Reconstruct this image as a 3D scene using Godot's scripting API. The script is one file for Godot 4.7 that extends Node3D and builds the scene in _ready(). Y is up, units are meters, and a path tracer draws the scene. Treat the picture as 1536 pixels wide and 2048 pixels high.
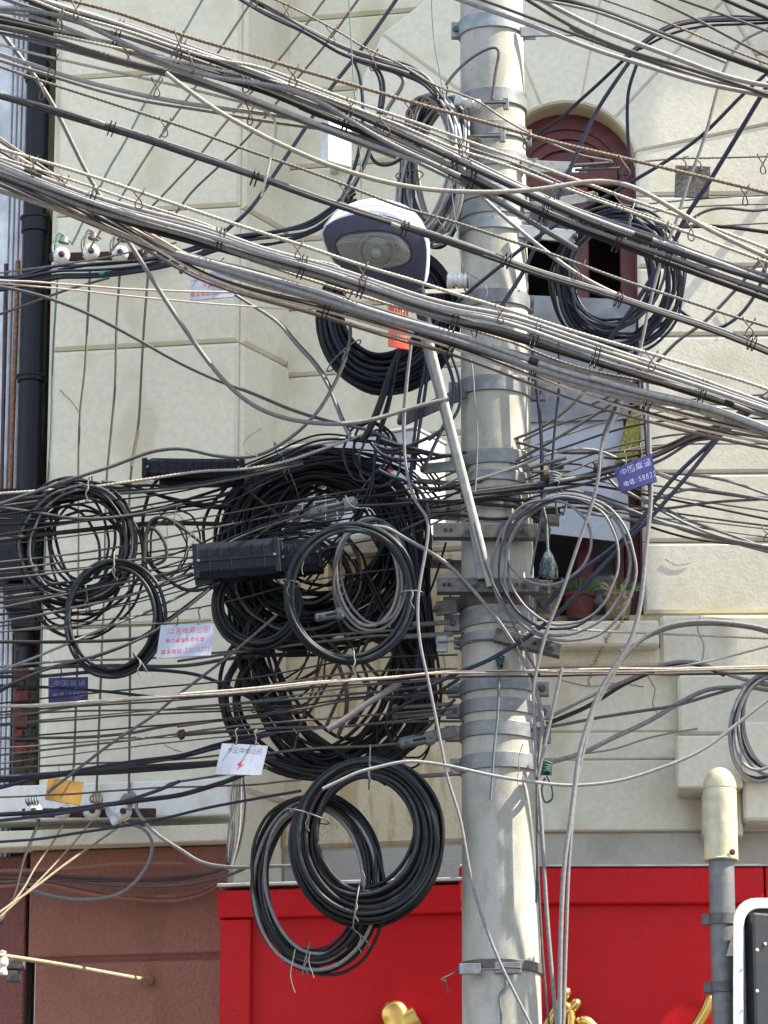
extends Node3D
# A concrete utility pole wrapped in cables before a cream corner building, seen from the street through a long lens.

const CAM := Vector3(0.0, 1.6, 16.0)
const PITCH := 15.5
const FOCAL := 8000.0          # focal length in photo pixels
const PX := 0.00205            # metres per photo pixel at the pole
var rng := RandomNumberGenerator.new()
var M := {}
var names := {}

# ---------------------------------------------------------------- measuring the place
func ray(px: float, py: float) -> Vector3:
	var a := (px - 768.0) / FOCAL
	var b := (1024.0 - py) / FOCAL
	var c := cos(deg_to_rad(PITCH))
	var s := sin(deg_to_rad(PITCH))
	return Vector3(a, b * c + s, b * s - c)

func at(px: float, py: float, z: float) -> Vector3:
	var d := ray(px, py)
	return CAM + d * ((z - CAM.z) / d.z)

class Plane2:                  # an upright plane of the facade: o, direction u along it, up, and its outward normal n
	var o: Vector3
	var u: Vector3
	var n: Vector3
	func p(a: Vector2, out := 0.0) -> Vector3:
		return o + u * a.x + Vector3.UP * a.y + n * out

func facade(xa: float, za: float, xb: float, zb: float, row := 1024.0) -> Plane2:
	var f := Plane2.new()
	var a := at(xa, row, za)
	var b := at(xb, row, zb)
	f.o = Vector3(a.x, 0, za)
	f.u = Vector3(b.x - a.x, 0, zb - za).normalized()
	f.n = Vector3(-f.u.z, 0, f.u.x)
	return f

func on(f: Plane2, px: float, py: float, out := 0.0) -> Vector2:
	var d := ray(px, py)
	var h := CAM + d * ((f.o + f.n * out - CAM).dot(f.n) / d.dot(f.n))
	return Vector2((h - f.o).dot(f.u), h.y)

# ---------------------------------------------------------------- mesh builder
class MB:
	var v := PackedVector3Array()
	var nn := PackedVector3Array()
	var uv := PackedVector2Array()
	var ix := PackedInt32Array()

	func tri(a: Vector3, b: Vector3, c: Vector3, n: Vector3) -> void:
		var k := v.size()
		v.append_array([a, b, c])
		nn.append_array([n, n, n])
		uv.append_array([Vector2(0, 0), Vector2(1, 0), Vector2(1, 1)])
		if (b - a).cross(c - a).dot(n) > 0.0:
			ix.append_array([k, k + 2, k + 1])
		else:
			ix.append_array([k, k + 1, k + 2])

	func quad(a: Vector3, b: Vector3, c: Vector3, d: Vector3, out: Vector3) -> void:   # a b c d in a ring, out: roughly outwards
		var n := (b - a).cross(c - a)
		if n.length() < 1e-12:
			n = (c - a).cross(d - a)
		n = n.normalized()
		if n.dot(out) < 0.0:
			n = -n
		var k := v.size()
		v.append_array([a, b, c, d])
		nn.append_array([n, n, n, n])
		uv.append_array([Vector2(0, 1), Vector2(1, 1), Vector2(1, 0), Vector2(0, 0)])
		if (b - a).cross(c - a).dot(n) > 0.0:
			ix.append_array([k, k + 2, k + 1, k, k + 3, k + 2])
		else:
			ix.append_array([k, k + 1, k + 2, k, k + 2, k + 3])

	func box(c: Vector3, x: Vector3, y: Vector3, z: Vector3, ch := 0.0) -> void:       # half axes; ch: chamfer in metres
		var ax := [x, y, z]
		var l := [x.length(), y.length(), z.length()]
		var k: float = minf(ch, minf(l[0], minf(l[1], l[2])) * 0.45)
		for i in 3:
			var p: Vector3 = ax[(i + 1) % 3]
			var q: Vector3 = ax[(i + 2) % 3]
			var pi_: Vector3 = p * (1.0 - k / l[(i + 1) % 3])
			var qi: Vector3 = q * (1.0 - k / l[(i + 2) % 3])
			for s in [-1.0, 1.0]:
				var w: Vector3 = ax[i] * s
				quad(c + w - pi_ - qi, c + w + pi_ - qi, c + w + pi_ + qi, c + w - pi_ + qi, w)
		if k <= 0.0:
			return
		for i in 3:                                                                    # edges along axis i
			var w: Vector3 = ax[i] * (1.0 - k / l[i])
			var p: Vector3 = ax[(i + 1) % 3]
			var q: Vector3 = ax[(i + 2) % 3]
			var pi2: Vector3 = p * (1.0 - k / l[(i + 1) % 3])
			var qi2: Vector3 = q * (1.0 - k / l[(i + 2) % 3])
			for s in [-1.0, 1.0]:
				for t in [-1.0, 1.0]:
					quad(c + p * s + qi2 * t - w, c + p * s + qi2 * t + w, c + pi2 * s + q * t + w, c + pi2 * s + q * t - w, p * s + q * t)
		for s in [-1.0, 1.0]:
			for t in [-1.0, 1.0]:
				for r in [-1.0, 1.0]:
					var a: Vector3 = c + x * s + y * t * (1 - k / l[1]) + z * r * (1 - k / l[2])
					var b: Vector3 = c + x * s * (1 - k / l[0]) + y * t + z * r * (1 - k / l[2])
					var d: Vector3 = c + x * s * (1 - k / l[0]) + y * t * (1 - k / l[1]) + z * r
					tri(a, b, d, (x * s / l[0] + y * t / l[1] + z * r / l[2]).normalized())

	func grid(rows: Array, closed: bool, flip := false) -> void:                       # rows of equal length, smooth shaded
		var m: int = rows[0].size()
		var k := v.size()
		var R := rows.size()
		for i in R:
			for j in m:
				var p: Vector3 = rows[i][j]
				var jn: int = (j + 1) % m if closed else mini(j + 1, m - 1)
				var jp: int = (j + m - 1) % m if closed else maxi(j - 1, 0)
				var tu: Vector3 = rows[i][jn] - rows[i][jp]
				var tv: Vector3 = rows[mini(i + 1, R - 1)][j] - rows[maxi(i - 1, 0)][j]
				var n := tu.cross(tv).normalized()
				if flip:
					n = -n
				v.append(p)
				nn.append(n)
				uv.append(Vector2(float(j) / maxi(m - 1, 1), float(i) / maxi(R - 1, 1)))
		for i in R - 1:
			for j in (m if closed else m - 1):
				var a := k + i * m + j
				var b := k + i * m + (j + 1) % m
				var c := k + (i + 1) * m + (j + 1) % m
				var d := k + (i + 1) * m + j
				if flip:
					ix.append_array([a, b, c, a, c, d])
				else:
					ix.append_array([a, c, b, a, d, c])

	func fan(ring: Array, n: Vector3) -> void:
		var c := Vector3.ZERO
		for p in ring:
			c += p
		c /= ring.size()
		for i in ring.size():
			tri(c, ring[i], ring[(i + 1) % ring.size()], n)

	func tube(pts: Array, r: float, sides := 8, closed := false, lobes := 0, twist := 0.0, r_end := -1.0) -> void:
		var n := pts.size()
		if n < 2:
			return
		var rows := []
		var t0: Vector3 = (pts[1] - pts[0]).normalized()
		var nx := t0.cross(Vector3(0.31, 0.2, 0.93))
		if nx.length() < 0.05:
			nx = t0.cross(Vector3.UP)
		nx = nx.normalized()
		var run := 0.0
		for i in n:
			var a: Vector3 = pts[(i - 1 + n) % n] if closed else pts[maxi(i - 1, 0)]
			var b: Vector3 = pts[(i + 1) % n] if closed else pts[mini(i + 1, n - 1)]
			var t := (b - a).normalized()
			nx = (nx - t * nx.dot(t)).normalized()
			var ny := t.cross(nx)
			if i > 0:
				run += (pts[i] - pts[i - 1]).length()
			var ring := []
			var rr := r if r_end < 0.0 else lerpf(r, r_end, float(i) / (n - 1))
			for j in sides:
				var w := TAU * j / sides
				var rad := rr
				if lobes > 0:
					rad *= 0.70 + 0.36 * absf(cos(w * lobes * 0.5))
					w += run * twist
				ring.append(pts[i] + (nx * cos(w) + ny * sin(w)) * rad)
			rows.append(ring)
		if closed:
			rows.append(rows[0])                                                       # a small twist at the seam is hidden by the roundness
		grid(rows, true)
		if not closed:
			fan(rows[0], -t0)
			fan(rows[n - 1], (pts[n - 1] - pts[n - 2]).normalized())

	func lathe(c: Vector3, axis: Vector3, prof: Array, sides := 24) -> void:           # prof: Vector2(radius, height along the axis)
		var ax := axis.normalized()
		var x := ax.cross(Vector3(0.3, 0.1, 0.9)).normalized()
		var y := ax.cross(x)
		var last := []
		for i in prof.size() - 1:
			var a: Vector2 = prof[i]
			var b: Vector2 = prof[i + 1]
			var r1 := []
			var r2 := []
			for j in sides:
				var w := TAU * j / sides
				var d := x * cos(w) + y * sin(w)
				r1.append(c + ax * a.y + d * maxf(a.x, 1e-5))
				r2.append(c + ax * b.y + d * maxf(b.x, 1e-5))
			ring_strip(r1, r2, x, y, ax, a, b)
			last = r2
		if prof[0].x > 1e-4:
			var r0 := []
			for j in sides:
				r0.append(c + ax * prof[0].y + (x * cos(TAU * j / sides) + y * sin(TAU * j / sides)) * prof[0].x)
			fan(r0, -ax if prof[-1].y >= prof[0].y else ax)
		if prof[-1].x > 1e-4:
			fan(last, ax if prof[-1].y >= prof[0].y else -ax)

	func ring_strip(r1: Array, r2: Array, x: Vector3, y: Vector3, ax: Vector3, a: Vector2, b: Vector2) -> void:
		var k := v.size()
		var m := r1.size()
		var along := Vector2(b.y - a.y, -(b.x - a.x)).normalized()                     # outward normal of the profile segment, for rising profiles
		for j in m:
			var w := TAU * j / m
			var n := ((x * cos(w) + y * sin(w)) * along.x + ax * along.y).normalized()
			v.append_array([r1[j], r2[j]])
			nn.append_array([n, n])
			uv.append_array([Vector2(float(j) / m, 0), Vector2(float(j) / m, 1)])
		for j in m:
			var p := k + j * 2
			var q := k + ((j + 1) % m) * 2
			ix.append_array([p, p + 1, q, q, p + 1, q + 1])

	func prism(poly: Array, f, depth: float, ch: float, back := 0.0) -> void:          # a polygon on the facade plane f, chamfered at the front
		var m := poly.size()
		var area := 0.0
		for i in m:
			area += poly[i].cross(poly[(i + 1) % m])
		var P := poly.duplicate()
		if area < 0.0:
			P.reverse()
		var inner := []
		for i in m:
			var e1: Vector2 = (P[i] - P[(i - 1 + m) % m]).normalized()
			var e2: Vector2 = (P[(i + 1) % m] - P[i]).normalized()
			var n1 := Vector2(-e1.y, e1.x)
			var n2 := Vector2(-e2.y, e2.x)
			var bis := n1 + n2
			inner.append(P[i] + bis * (ch / maxf(0.4, 1.0 + n1.dot(n2))))
		var tr := Geometry2D.triangulate_polygon(PackedVector2Array(inner))
		for i in range(0, tr.size(), 3):
			tri(f.p(inner[tr[i]], depth), f.p(inner[tr[i + 1]], depth), f.p(inner[tr[i + 2]], depth), f.n)
		for i in m:
			var j := (i + 1) % m
			var e: Vector2 = (P[j] - P[i]).normalized()
			var o: Vector3 = f.u * e.y - Vector3.UP * e.x
			quad(f.p(P[i], depth - ch), f.p(P[j], depth - ch), f.p(inner[j], depth), f.p(inner[i], depth), o + f.n)
			quad(f.p(P[i], back), f.p(P[j], back), f.p(P[j], depth - ch), f.p(P[i], depth - ch), o)

	func mesh(mat: Material) -> ArrayMesh:
		var a := []
		a.resize(Mesh.ARRAY_MAX)
		a[Mesh.ARRAY_VERTEX] = v
		a[Mesh.ARRAY_NORMAL] = nn
		a[Mesh.ARRAY_TEX_UV] = uv
		a[Mesh.ARRAY_INDEX] = ix
		var m := ArrayMesh.new()
		m.add_surface_from_arrays(Mesh.PRIMITIVE_TRIANGLES, a)
		m.surface_set_material(0, mat)
		return m

# ---------------------------------------------------------------- objects
func numbered(called: String) -> String:
	var n: int = names.get(called, 0)
	names[called] = n + 1
	return called if n == 0 else "%s_%03d" % [called, n]

func thing(called: String, label: String, category: String, where := Vector3.ZERO, group := "") -> Node3D:
	var o := Node3D.new()
	o.name = numbered(called)
	add_child(o)
	o.position = where
	return tag(o, label, category, group)

func tag(o: Node3D, label: String, category: String, group := "") -> Node3D:
	o.set_meta("label", label)
	o.set_meta("category", category)
	if group != "":
		o.set_meta("group", group)
	return o

func put(called: String, mb: MB, mat: Material, parent: Node3D = null) -> MeshInstance3D:     # vertices are in the world; the node is moved back by its parent's place
	var o := MeshInstance3D.new()
	var par: Node3D = self if parent == null else parent
	var off := Vector3.ZERO
	var q: Node3D = par
	while q != self:
		off += q.position
		q = q.get_parent()
	if off != Vector3.ZERO:
		for i in mb.v.size():
			mb.v[i] -= off
	o.mesh = mb.mesh(mat)
	if parent == null:
		o.name = numbered(called)
		add_child(o)
	else:
		o.name = called
		par.add_child(o, true)
	return o

func structure(o: Node3D) -> Node3D:
	o.set_meta("kind", "structure")
	return o

# ---------------------------------------------------------------- cables
func smooth(ctrl: Array, step := 0.02, closed := false) -> Array:
	var out := []
	var n := ctrl.size()
	for i in (n if closed else n - 1):
		var p1: Vector3 = ctrl[i]
		var p2: Vector3 = ctrl[(i + 1) % n]
		var p0: Vector3 = ctrl[(i - 1 + n) % n] if closed or i > 0 else p1 * 2.0 - p2
		var p3: Vector3 = ctrl[(i + 2) % n] if closed or i < n - 2 else p2 * 2.0 - p1
		var m := maxi(1, int(ceil((p2 - p1).length() / step)))
		# centripetal spacing keeps close control points from looping
		var d1 := maxf(sqrt((p1 - p0).length()), 1e-3)
		var d2 := maxf(sqrt((p2 - p1).length()), 1e-3)
		var d3 := maxf(sqrt((p3 - p2).length()), 1e-3)
		var m1 := ((p1 - p0) / d1 - (p2 - p0) / (d1 + d2) + (p2 - p1) / d2) * d2
		var m2 := ((p2 - p1) / d2 - (p3 - p1) / (d2 + d3) + (p3 - p2) / d3) * d2
		for k in m:
			var t := float(k) / m
			var t2 := t * t
			var t3 := t2 * t
			out.append(p1 * (2 * t3 - 3 * t2 + 1) + m1 * (t3 - 2 * t2 + t) + p2 * (-2 * t3 + 3 * t2) + m2 * (t3 - t2))
	if not closed:
		out.append(ctrl[n - 1])
	return out

func line(pts: Array, z0: float, z1: float, dy := 0.0, dz := 0.0) -> Array:      # control points of a run, from places measured on the pole's scale
	var c := []
	var total: float = maxf(1.0, absf(pts[pts.size() - 2] - pts[0]) + absf(pts[pts.size() - 1] - pts[1]))
	for i in range(0, pts.size(), 2):
		var t: float = (absf(pts[i] - pts[0]) + absf(pts[i + 1] - pts[1])) / total
		c.append(at(pts[i], pts[i + 1] + dy, lerpf(z0, z1, clampf(t, 0.0, 1.0)) + dz))
	return c

func extend(c: Array, a: float, b: float) -> Array:
	var o := c.duplicate()
	var n := c.size()
	if a > 0.0:
		o.push_front(c[0] + (c[0] - c[1]).normalized() * a)
	if b > 0.0:
		o.push_back(c[n - 1] + (c[n - 1] - c[n - 2]).normalized() * b)
	return o

func taut(p: Array, win: int) -> Array:             # a taut run: small bends average out
	var n := p.size()
	for pass_ in 2:
		var o := []
		for i in n:
			var w := mini(win, mini(i, n - 1 - i))
			var s := Vector3.ZERO
			for k in range(i - w, i + w + 1):
				s += p[k]
			o.append(s / (2 * w + 1))
		p = o
	return p

func roughen(p: Array, amp: float) -> Array:
	var f := rng.randf_range(2.0, 4.0)
	var a := rng.randf() * TAU
	var b := rng.randf() * TAU
	var s := 0.0
	for i in p.size():
		if i > 0:
			s += 0.02
		p[i] += Vector3(0, sin(s * f + a) + 0.5 * sin(s * f * 2.7 + b) + 0.25 * sin(s * f * 7.1 + a * 3.0), cos(s * f * 1.3 + b)) * amp
	return p

func cable(called: String, label: String, group: String, category: String, mat: String, r: float, z0: float, z1: float, pts: Array, a := 0.0, b := 0.0, parent: Node3D = null) -> MeshInstance3D:
	var c := extend(line(pts, z0, z1), a, b)
	var mb := MB.new()
	mb.tube(roughen(taut(smooth(c), 6 if z0 > 0.7 else 1), 0.0022 if z0 < 0.7 else 0.0012), r * PX, 8 if r > 2.6 else 6)
	var o := put(called, mb, M[mat], parent)
	if parent == null:
		tag(o, label, category, group)
	return o

func strand(label: String, mat: String, r: float, z0: float, z1: float, pts: Array, a := 0.0, b := 0.0) -> Array:
	var c := extend(line(pts, z0, z1), a, b)
	var s := taut(smooth(c, 0.0042), 22 if z0 > 0.7 else 2)
	var mb := MB.new()
	mb.tube(s, r * PX * 1.12, 9, false, 3, TAU / 0.052)
	tag(put("steel_strand", mb, M[mat]), label, "wire rope", "twisted steel strands carrying the cables")
	return s

const ORD := ["topmost", "second", "third", "fourth", "fifth", "sixth", "seventh", "eighth", "ninth", "tenth", "eleventh", "twelfth"]

func bundle(n: int, called: String, look: Array, where: String, group: String, mats: Array, radii: Array, gap: float, z0: float, z1: float, pts: Array, wander := 2.0, a := 0.8, b := 0.8, step := 0.02) -> void:
	for i in n:
		var c := line(pts, z0, z1)
		var wob := []
		for k in c.size():
			c[k] += Vector3(0, -gap * PX * (i - (n - 1) * 0.5) + rng.randf_range(-wander, wander) * PX, rng.randf_range(-0.012, 0.012) + 0.014 * (i % 3))
		c = extend(c, a, b)
		var mb := MB.new()
		var r: float = radii[i % radii.size()]
		var run := roughen(taut(smooth(c, step), 7 if z0 > 0.7 else 2), 0.0012)
		mb.tube(run, r * PX, 8 if r > 2.6 else 6)
		var o := put(called, mb, M[mats[i % mats.size()]])
		if r > 3.3 and run.size() > 60:                                  # a wrap of tape here and there
			var k := rng.randi_range(20, run.size() - 24)
			var tm := MB.new()
			tm.tube(run.slice(k, k + rng.randi_range(3, 6)), r * 1.22 * PX, 10)
			put("tape_wrap", tm, M.black_d if rng.randf() < 0.6 else M.dusty, o)
		var ord: String = ORD[i] if i < n - 1 or n == 1 else "lowest"
		tag(o, "%s %s, %s of the %d %s" % [look[i % look.size()], "wire" if called.contains("wire") else "cable", ord, n, where], "cable", group)

func hooks(path: Array, count: int, from: float, to: float, where: String, drop := 30.0, mat := "rust_wire") -> void:
	for i in count:
		var t := lerpf(from, to, (i + 0.5) / count) + rng.randf_range(-0.25, 0.25) * (to - from) / count
		var p: Vector3 = path[clampi(int(t * path.size()), 0, path.size() - 1)]
		var w := rng.randf_range(0.6, 1.3)
		var d := drop * rng.randf_range(0.8, 1.15)
		var s := 1.0 if rng.randf() < 0.5 else -1.0
		var zz := rng.randf_range(0.008, 0.016)
		var c := [
			p + Vector3(-9 * PX * w * s, 7 * PX, zz * 0.4), p + Vector3(-7 * PX * w * s, -2 * PX, zz), p + Vector3(-1 * PX * w * s, -d * 0.42 * PX, zz),
			p + Vector3(5 * PX * w * s, -d * 0.75 * PX, zz), p + Vector3(6 * PX * w * s, -d * 0.98 * PX, zz * 0.5), p + Vector3(0, -d * 1.1 * PX, -zz * 0.3),
			p + Vector3(-5 * PX * w * s, -d * 0.9 * PX, -zz), p + Vector3(-1 * PX * w * s, -d * 0.45 * PX, -zz), p + Vector3(8 * PX * w * s, 0, -zz), p + Vector3(11 * PX * w * s, 7 * PX, -zz * 0.3)]
		var mb := MB.new()
		mb.tube(smooth(c, 0.006), rng.randf_range(1.1, 1.5) * PX, 5)
		var lab := "wire cable hanger, %s from left on %s" % [["first", "second", "third", "fourth", "fifth", "sixth", "seventh", "eighth", "ninth", "tenth"][i], where]
		tag(put("cable_hanger", mb, M[mat]), lab, "cable hanger", "wire hangers clipped on the strands")

func ringpath(cx: float, cy: float, rx: float, ry: float, z: float, za: float, rot: float, ph: float, wob: float, from := 0.0, sweep := TAU) -> Array:
	var out := []
	var n := int(maxf(24.0, 56.0 * sweep / TAU))
	var k1 := rng.randf() * TAU
	var k2 := rng.randf() * TAU
	for i in (n if sweep >= TAU - 0.01 else n + 1):
		var t := from + sweep * i / n
		var w := 1.0 + wob * (0.6 * sin(2 * t + k1) + 0.4 * sin(3 * t + k2) + 0.18 * sin(7 * t + k1 * 2.0) + 0.10 * sin(12 * t + k2 * 3.0))
		var x := rx * w * cos(t)
		var y := ry * w * sin(t)
		out.append(at(cx + x * cos(rot) - y * sin(rot), cy + x * sin(rot) + y * cos(rot), z + za * cos(t + ph)))
	return out

func coil(label: String, cx: float, cy: float, rx: float, ry: float, z: float, n: int, r: float, band: float, mats: Array, o := {}) -> Node3D:
	# a tied coil of spare cable: each turn of it is a part, and so is each wire that ties it
	var t := thing("cable_coil", label, "cable coil", at(cx, cy + ry, z), "coils of spare cable")
	var off: float = o.get("shift", 4.0)
	var za: float = o.get("za", 0.0)
	var rot: float = o.get("rot", 0.0)
	for i in n:
		var b := band * clampf(2.0 * (i + rng.randf()) / n - 1.0 + rng.randf_range(-0.12, 0.12), -1.0, 1.0)
		var path := ringpath(cx + rng.randf_range(-off, off) + o.get("lean", 0.0) * b, cy + rng.randf_range(-off, off) + o.get("hang", 0.35) * b, rx + b, ry + b, z + rng.randf_range(-1, 1) * o.get("thick", 0.03), za + rng.randf_range(-0.03, 0.03), rot + rng.randf_range(-0.25, 0.25), o.get("ph", 0.0), o.get("wob", 0.018), 0.0, TAU)
		var mb := MB.new()
		mb.tube(path, r * PX * rng.randf_range(0.9, 1.08), 8, true)
		put("cable_turn", mb, M[mats[i % mats.size()]], t)
	for w in o.get("ties", []):
		var c := at(cx + rx * cos(w) * cos(rot) - ry * sin(w) * sin(rot), cy + rx * cos(w) * sin(rot) + ry * sin(w) * cos(rot), z + za * cos(w))
		var rad := Vector3(cos(w + rot), -sin(w + rot), 0)
		var ring := []
		var half := (band + r * 2.0 + 5.0) * PX
		var dep: float = o.get("thick", 0.03) + r * 2.0 * PX + 0.01
		for k in 20:
			ring.append(c + rad * cos(TAU * k / 20) * half * 1.1 + Vector3(0, 0, 1) * sin(TAU * k / 20) * dep)
		var mb2 := MB.new()
		mb2.tube(ring, 1.5 * PX, 5, true)
		var e := [c + Vector3(0, 0, dep), c + Vector3(0.004, -0.02, dep + 0.006), c + Vector3(-0.006, -0.045, dep + 0.01), c + Vector3(0.008, -0.075, dep)]
		mb2.tube(smooth(e, 0.008), 1.1 * PX, 5)
		put("tie_wire", mb2, M["tie"], t)
	return t

func ties(where: String, half: float, z: float, spots: Array) -> void:      # pairs of thin black ties round a run of cables
	for i in range(0, spots.size(), 2):
		var c := at(spots[i], spots[i + 1], z + 0.012)
		var mb := MB.new()
		for k in 2:
			var ring := []
			for j in 20:
				var w := TAU * j / 20
				ring.append(c + Vector3(cos(w) * 0.006 + k * 0.016 + sin(w) * half * PX * 0.28, sin(w) * half * PX + k * -0.006, cos(w) * 0.032))
			mb.tube(ring, 1.3 * PX, 5, true)
		tag(put("cable_tie", mb, M.black), "pair of thin black ties, %s from the left round the %s" % [["first", "second", "third", "fourth", "fifth", "sixth", "seventh", "eighth"][i / 2], where], "cable tie", "black ties round the runs")

# ---------------------------------------------------------------- materials
var T := {}

func lin(r: float, g: float, b: float) -> Color:
	return Color(r, g, b).linear_to_srgb()

func noise_tex(freq: float, oct: int, low: float, high: float, size := 512, normal := false, strength := 4.0, kind := FastNoiseLite.TYPE_SIMPLEX_SMOOTH, sd := 1) -> NoiseTexture2D:
	var n := FastNoiseLite.new()
	n.noise_type = kind
	n.frequency = freq
	n.fractal_octaves = oct
	n.seed = sd
	var t := NoiseTexture2D.new()
	t.width = size
	t.height = size
	t.seamless = true
	t.noise = n
	if normal:
		t.as_normal_map = true
		t.bump_strength = strength
	else:
		var g := Gradient.new()
		g.set_color(0, Color(low, low, low))
		g.set_color(1, Color(high, high, high))
		t.color_ramp = g
	return t

func stain_tex(sd: int, streak: float, low: Color, high: Color, cut: float, size := 512) -> ImageTexture:      # patches and runs of dirt with a grain and outlines
	var n := FastNoiseLite.new()
	n.seed = sd
	n.frequency = 0.012
	n.fractal_octaves = 5
	var m := FastNoiseLite.new()
	m.seed = sd + 7
	m.frequency = 0.09
	m.fractal_octaves = 3
	var im := Image.create(size, size, false, Image.FORMAT_RGB8)
	for y in size:
		for x in size:
			var u := TAU * x / size
			var w := TAU * y / size
			var a := n.get_noise_3d(cos(u) * 80.0 * streak, sin(u) * 80.0 * streak, cos(w) * 80.0) * 0.5 + n.get_noise_3d(sin(w) * 80.0, cos(u) * 80.0 * streak + 300.0, sin(u) * 80 * streak) * 0.5
			var b := m.get_noise_2d(x, y)
			var k := clampf((a + b * 0.12 - cut) * 5.0, 0.0, 1.0)
			im.set_pixel(x, y, low.lerp(high, 1.0 - k) * (0.97 + b * 0.05))
	return ImageTexture.create_from_image(im)

func mk(c: Color, rough: float, tex: Texture2D = null, scale := 1.0, normal: Texture2D = null, bump := 0.5, metal := 0.0) -> StandardMaterial3D:
	var m := StandardMaterial3D.new()
	m.albedo_color = c
	m.roughness = rough
	m.metallic = metal
	m.uv1_triplanar = true
	m.uv1_world_triplanar = true
	m.uv1_scale = Vector3(scale, scale, scale)
	if tex:
		m.albedo_texture = tex
	if normal:
		m.normal_enabled = true
		m.normal_texture = normal
		m.normal_scale = bump
	return m

func make_materials() -> void:
	T.grime = noise_tex(0.012, 5, 0.72, 1.0)
	T.mottle = noise_tex(0.03, 5, 0.45, 1.0, 512, false, 1, FastNoiseLite.TYPE_SIMPLEX_SMOOTH, 5)
	T.dust = noise_tex(0.02, 4, 0.74, 1.0, 512, false, 1, FastNoiseLite.TYPE_SIMPLEX_SMOOTH, 9)
	T.plaster = noise_tex(0.10, 4, 0, 1, 1024, true, 2.6, FastNoiseLite.TYPE_SIMPLEX_SMOOTH, 3)
	T.grain = noise_tex(0.12, 3, 0, 1, 512, true, 4.0, FastNoiseLite.TYPE_SIMPLEX_SMOOTH, 4)
	T.wall = stain_tex(11, 1.0, Color(0.93, 0.92, 0.88), Color(1, 1, 1), 0.12)
	T.runs = stain_tex(23, 4.0, Color(0.87, 0.82, 0.73), Color(1, 1, 1), 0.04)
	T.conc = stain_tex(31, 1.6, Color(0.90, 0.90, 0.86), Color(1, 1, 1), 0.02)
	T.rust = stain_tex(41, 1.0, Color(0.55, 0.33, 0.20), Color(1, 1, 1), 0.18)
	M.wall = mk(lin(0.655, 0.61, 0.465), 0.9, T.wall, 0.55, T.plaster, 0.09)
	M.wall_r = mk(lin(0.655, 0.62, 0.49), 0.85, T.wall, 0.5, T.plaster, 0.09)
	M.wall_stained = mk(lin(0.62, 0.54, 0.36), 0.9, T.runs, 0.6, T.plaster, 0.4)
	M.wall_grey = mk(lin(0.42, 0.41, 0.35), 0.9, T.wall, 0.7, T.plaster, 0.2)
	M.sill = mk(lin(0.66, 0.61, 0.48), 0.9, T.wall, 0.9, T.plaster, 0.7)
	M.bluewall = mk(lin(0.74, 0.76, 0.79), 0.8, T.grime, 0.7, T.grain, 0.2)
	M.ledge = mk(lin(0.70, 0.69, 0.64), 0.9, T.wall, 0.8, T.plaster, 0.4)
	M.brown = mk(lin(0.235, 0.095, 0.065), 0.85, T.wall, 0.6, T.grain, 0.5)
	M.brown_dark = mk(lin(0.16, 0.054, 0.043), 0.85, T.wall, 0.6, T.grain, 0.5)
	M.brick = mk(lin(0.24, 0.05, 0.04), 0.9, T.mottle, 1.5, T.grain, 0.6)
	M.brick_dark = mk(lin(0.07, 0.06, 0.035), 0.95, T.mottle, 1.7, T.grain, 0.6)
	M.mortar = mk(lin(0.10, 0.09, 0.075), 0.95, T.grime, 1.0)
	M.red = mk(lin(0.48, 0.010, 0.014), 0.42, T.wall, 0.5)
	M.red.metallic_specular = 0.22
	M.red.roughness_texture = T.grime
	M.red_paint = mk(lin(0.50, 0.02, 0.035), 0.6)
	M.flashing = mk(lin(0.6, 0.6, 0.58), 0.5, T.grime, 1.2)
	M.gold = mk(lin(0.58, 0.38, 0.11), 0.34, null, 1.0, T.grain, 0.05, 1.0)
	M.frame = mk(lin(0.13, 0.014, 0.018), 0.5, T.grime, 1.5)
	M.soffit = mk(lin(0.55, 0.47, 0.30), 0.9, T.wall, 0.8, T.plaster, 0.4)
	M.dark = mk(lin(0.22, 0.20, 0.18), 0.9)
	M.cloth = mk(lin(0.28, 0.285, 0.29), 0.7, T.grime, 0.9, T.plaster, 0.35)
	M.cloth_print = mk(lin(0.24, 0.25, 0.26), 0.8)
	M.cloth2 = mk(lin(0.36, 0.385, 0.42), 0.6, T.wall, 0.9, T.plaster, 0.3)
	M.yellow = mk(lin(0.42, 0.37, 0.07), 0.8, T.mottle, 3.0, T.grain, 0.6)
	M.pot_red = mk(lin(0.16, 0.035, 0.025), 0.8, T.mottle, 3.0, T.grain, 0.3)
	M.pot_tan = mk(lin(0.38, 0.27, 0.13), 0.8, T.mottle, 3.0, T.grain, 0.3)
	M.leaf = mk(lin(0.05, 0.125, 0.035), 0.5)
	M.leaf.backlight_enabled = true
	M.leaf.backlight = Color(0.2, 0.3, 0.05)
	M.leaf2 = mk(lin(0.07, 0.11, 0.035), 0.6)
	M.dry = mk(lin(0.30, 0.25, 0.12), 0.8)
	M.concrete = mk(lin(0.36, 0.35, 0.315), 0.85, T.conc, 1.3, T.plaster, 0.35)
	M.galv = mk(lin(0.23, 0.24, 0.245), 0.5, T.dust, 2.0, T.grain, 0.15, 0.35)
	M.galv_blue = mk(lin(0.28, 0.325, 0.34), 0.6, T.grime, 2.0, T.grain, 0.15, 0.15)
	M.galv_dark = mk(lin(0.11, 0.105, 0.10), 0.6, T.dust, 2.5, T.grain, 0.25, 0.3)
	M.hole = mk(lin(0.01, 0.01, 0.01), 0.9)
	M.pipe_grey = mk(lin(0.40, 0.40, 0.37), 0.6, T.dust, 2.0, T.grain, 0.2)
	M.pipe_black = mk(lin(0.010, 0.011, 0.016), 0.35, T.dust, 1.5)
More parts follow.
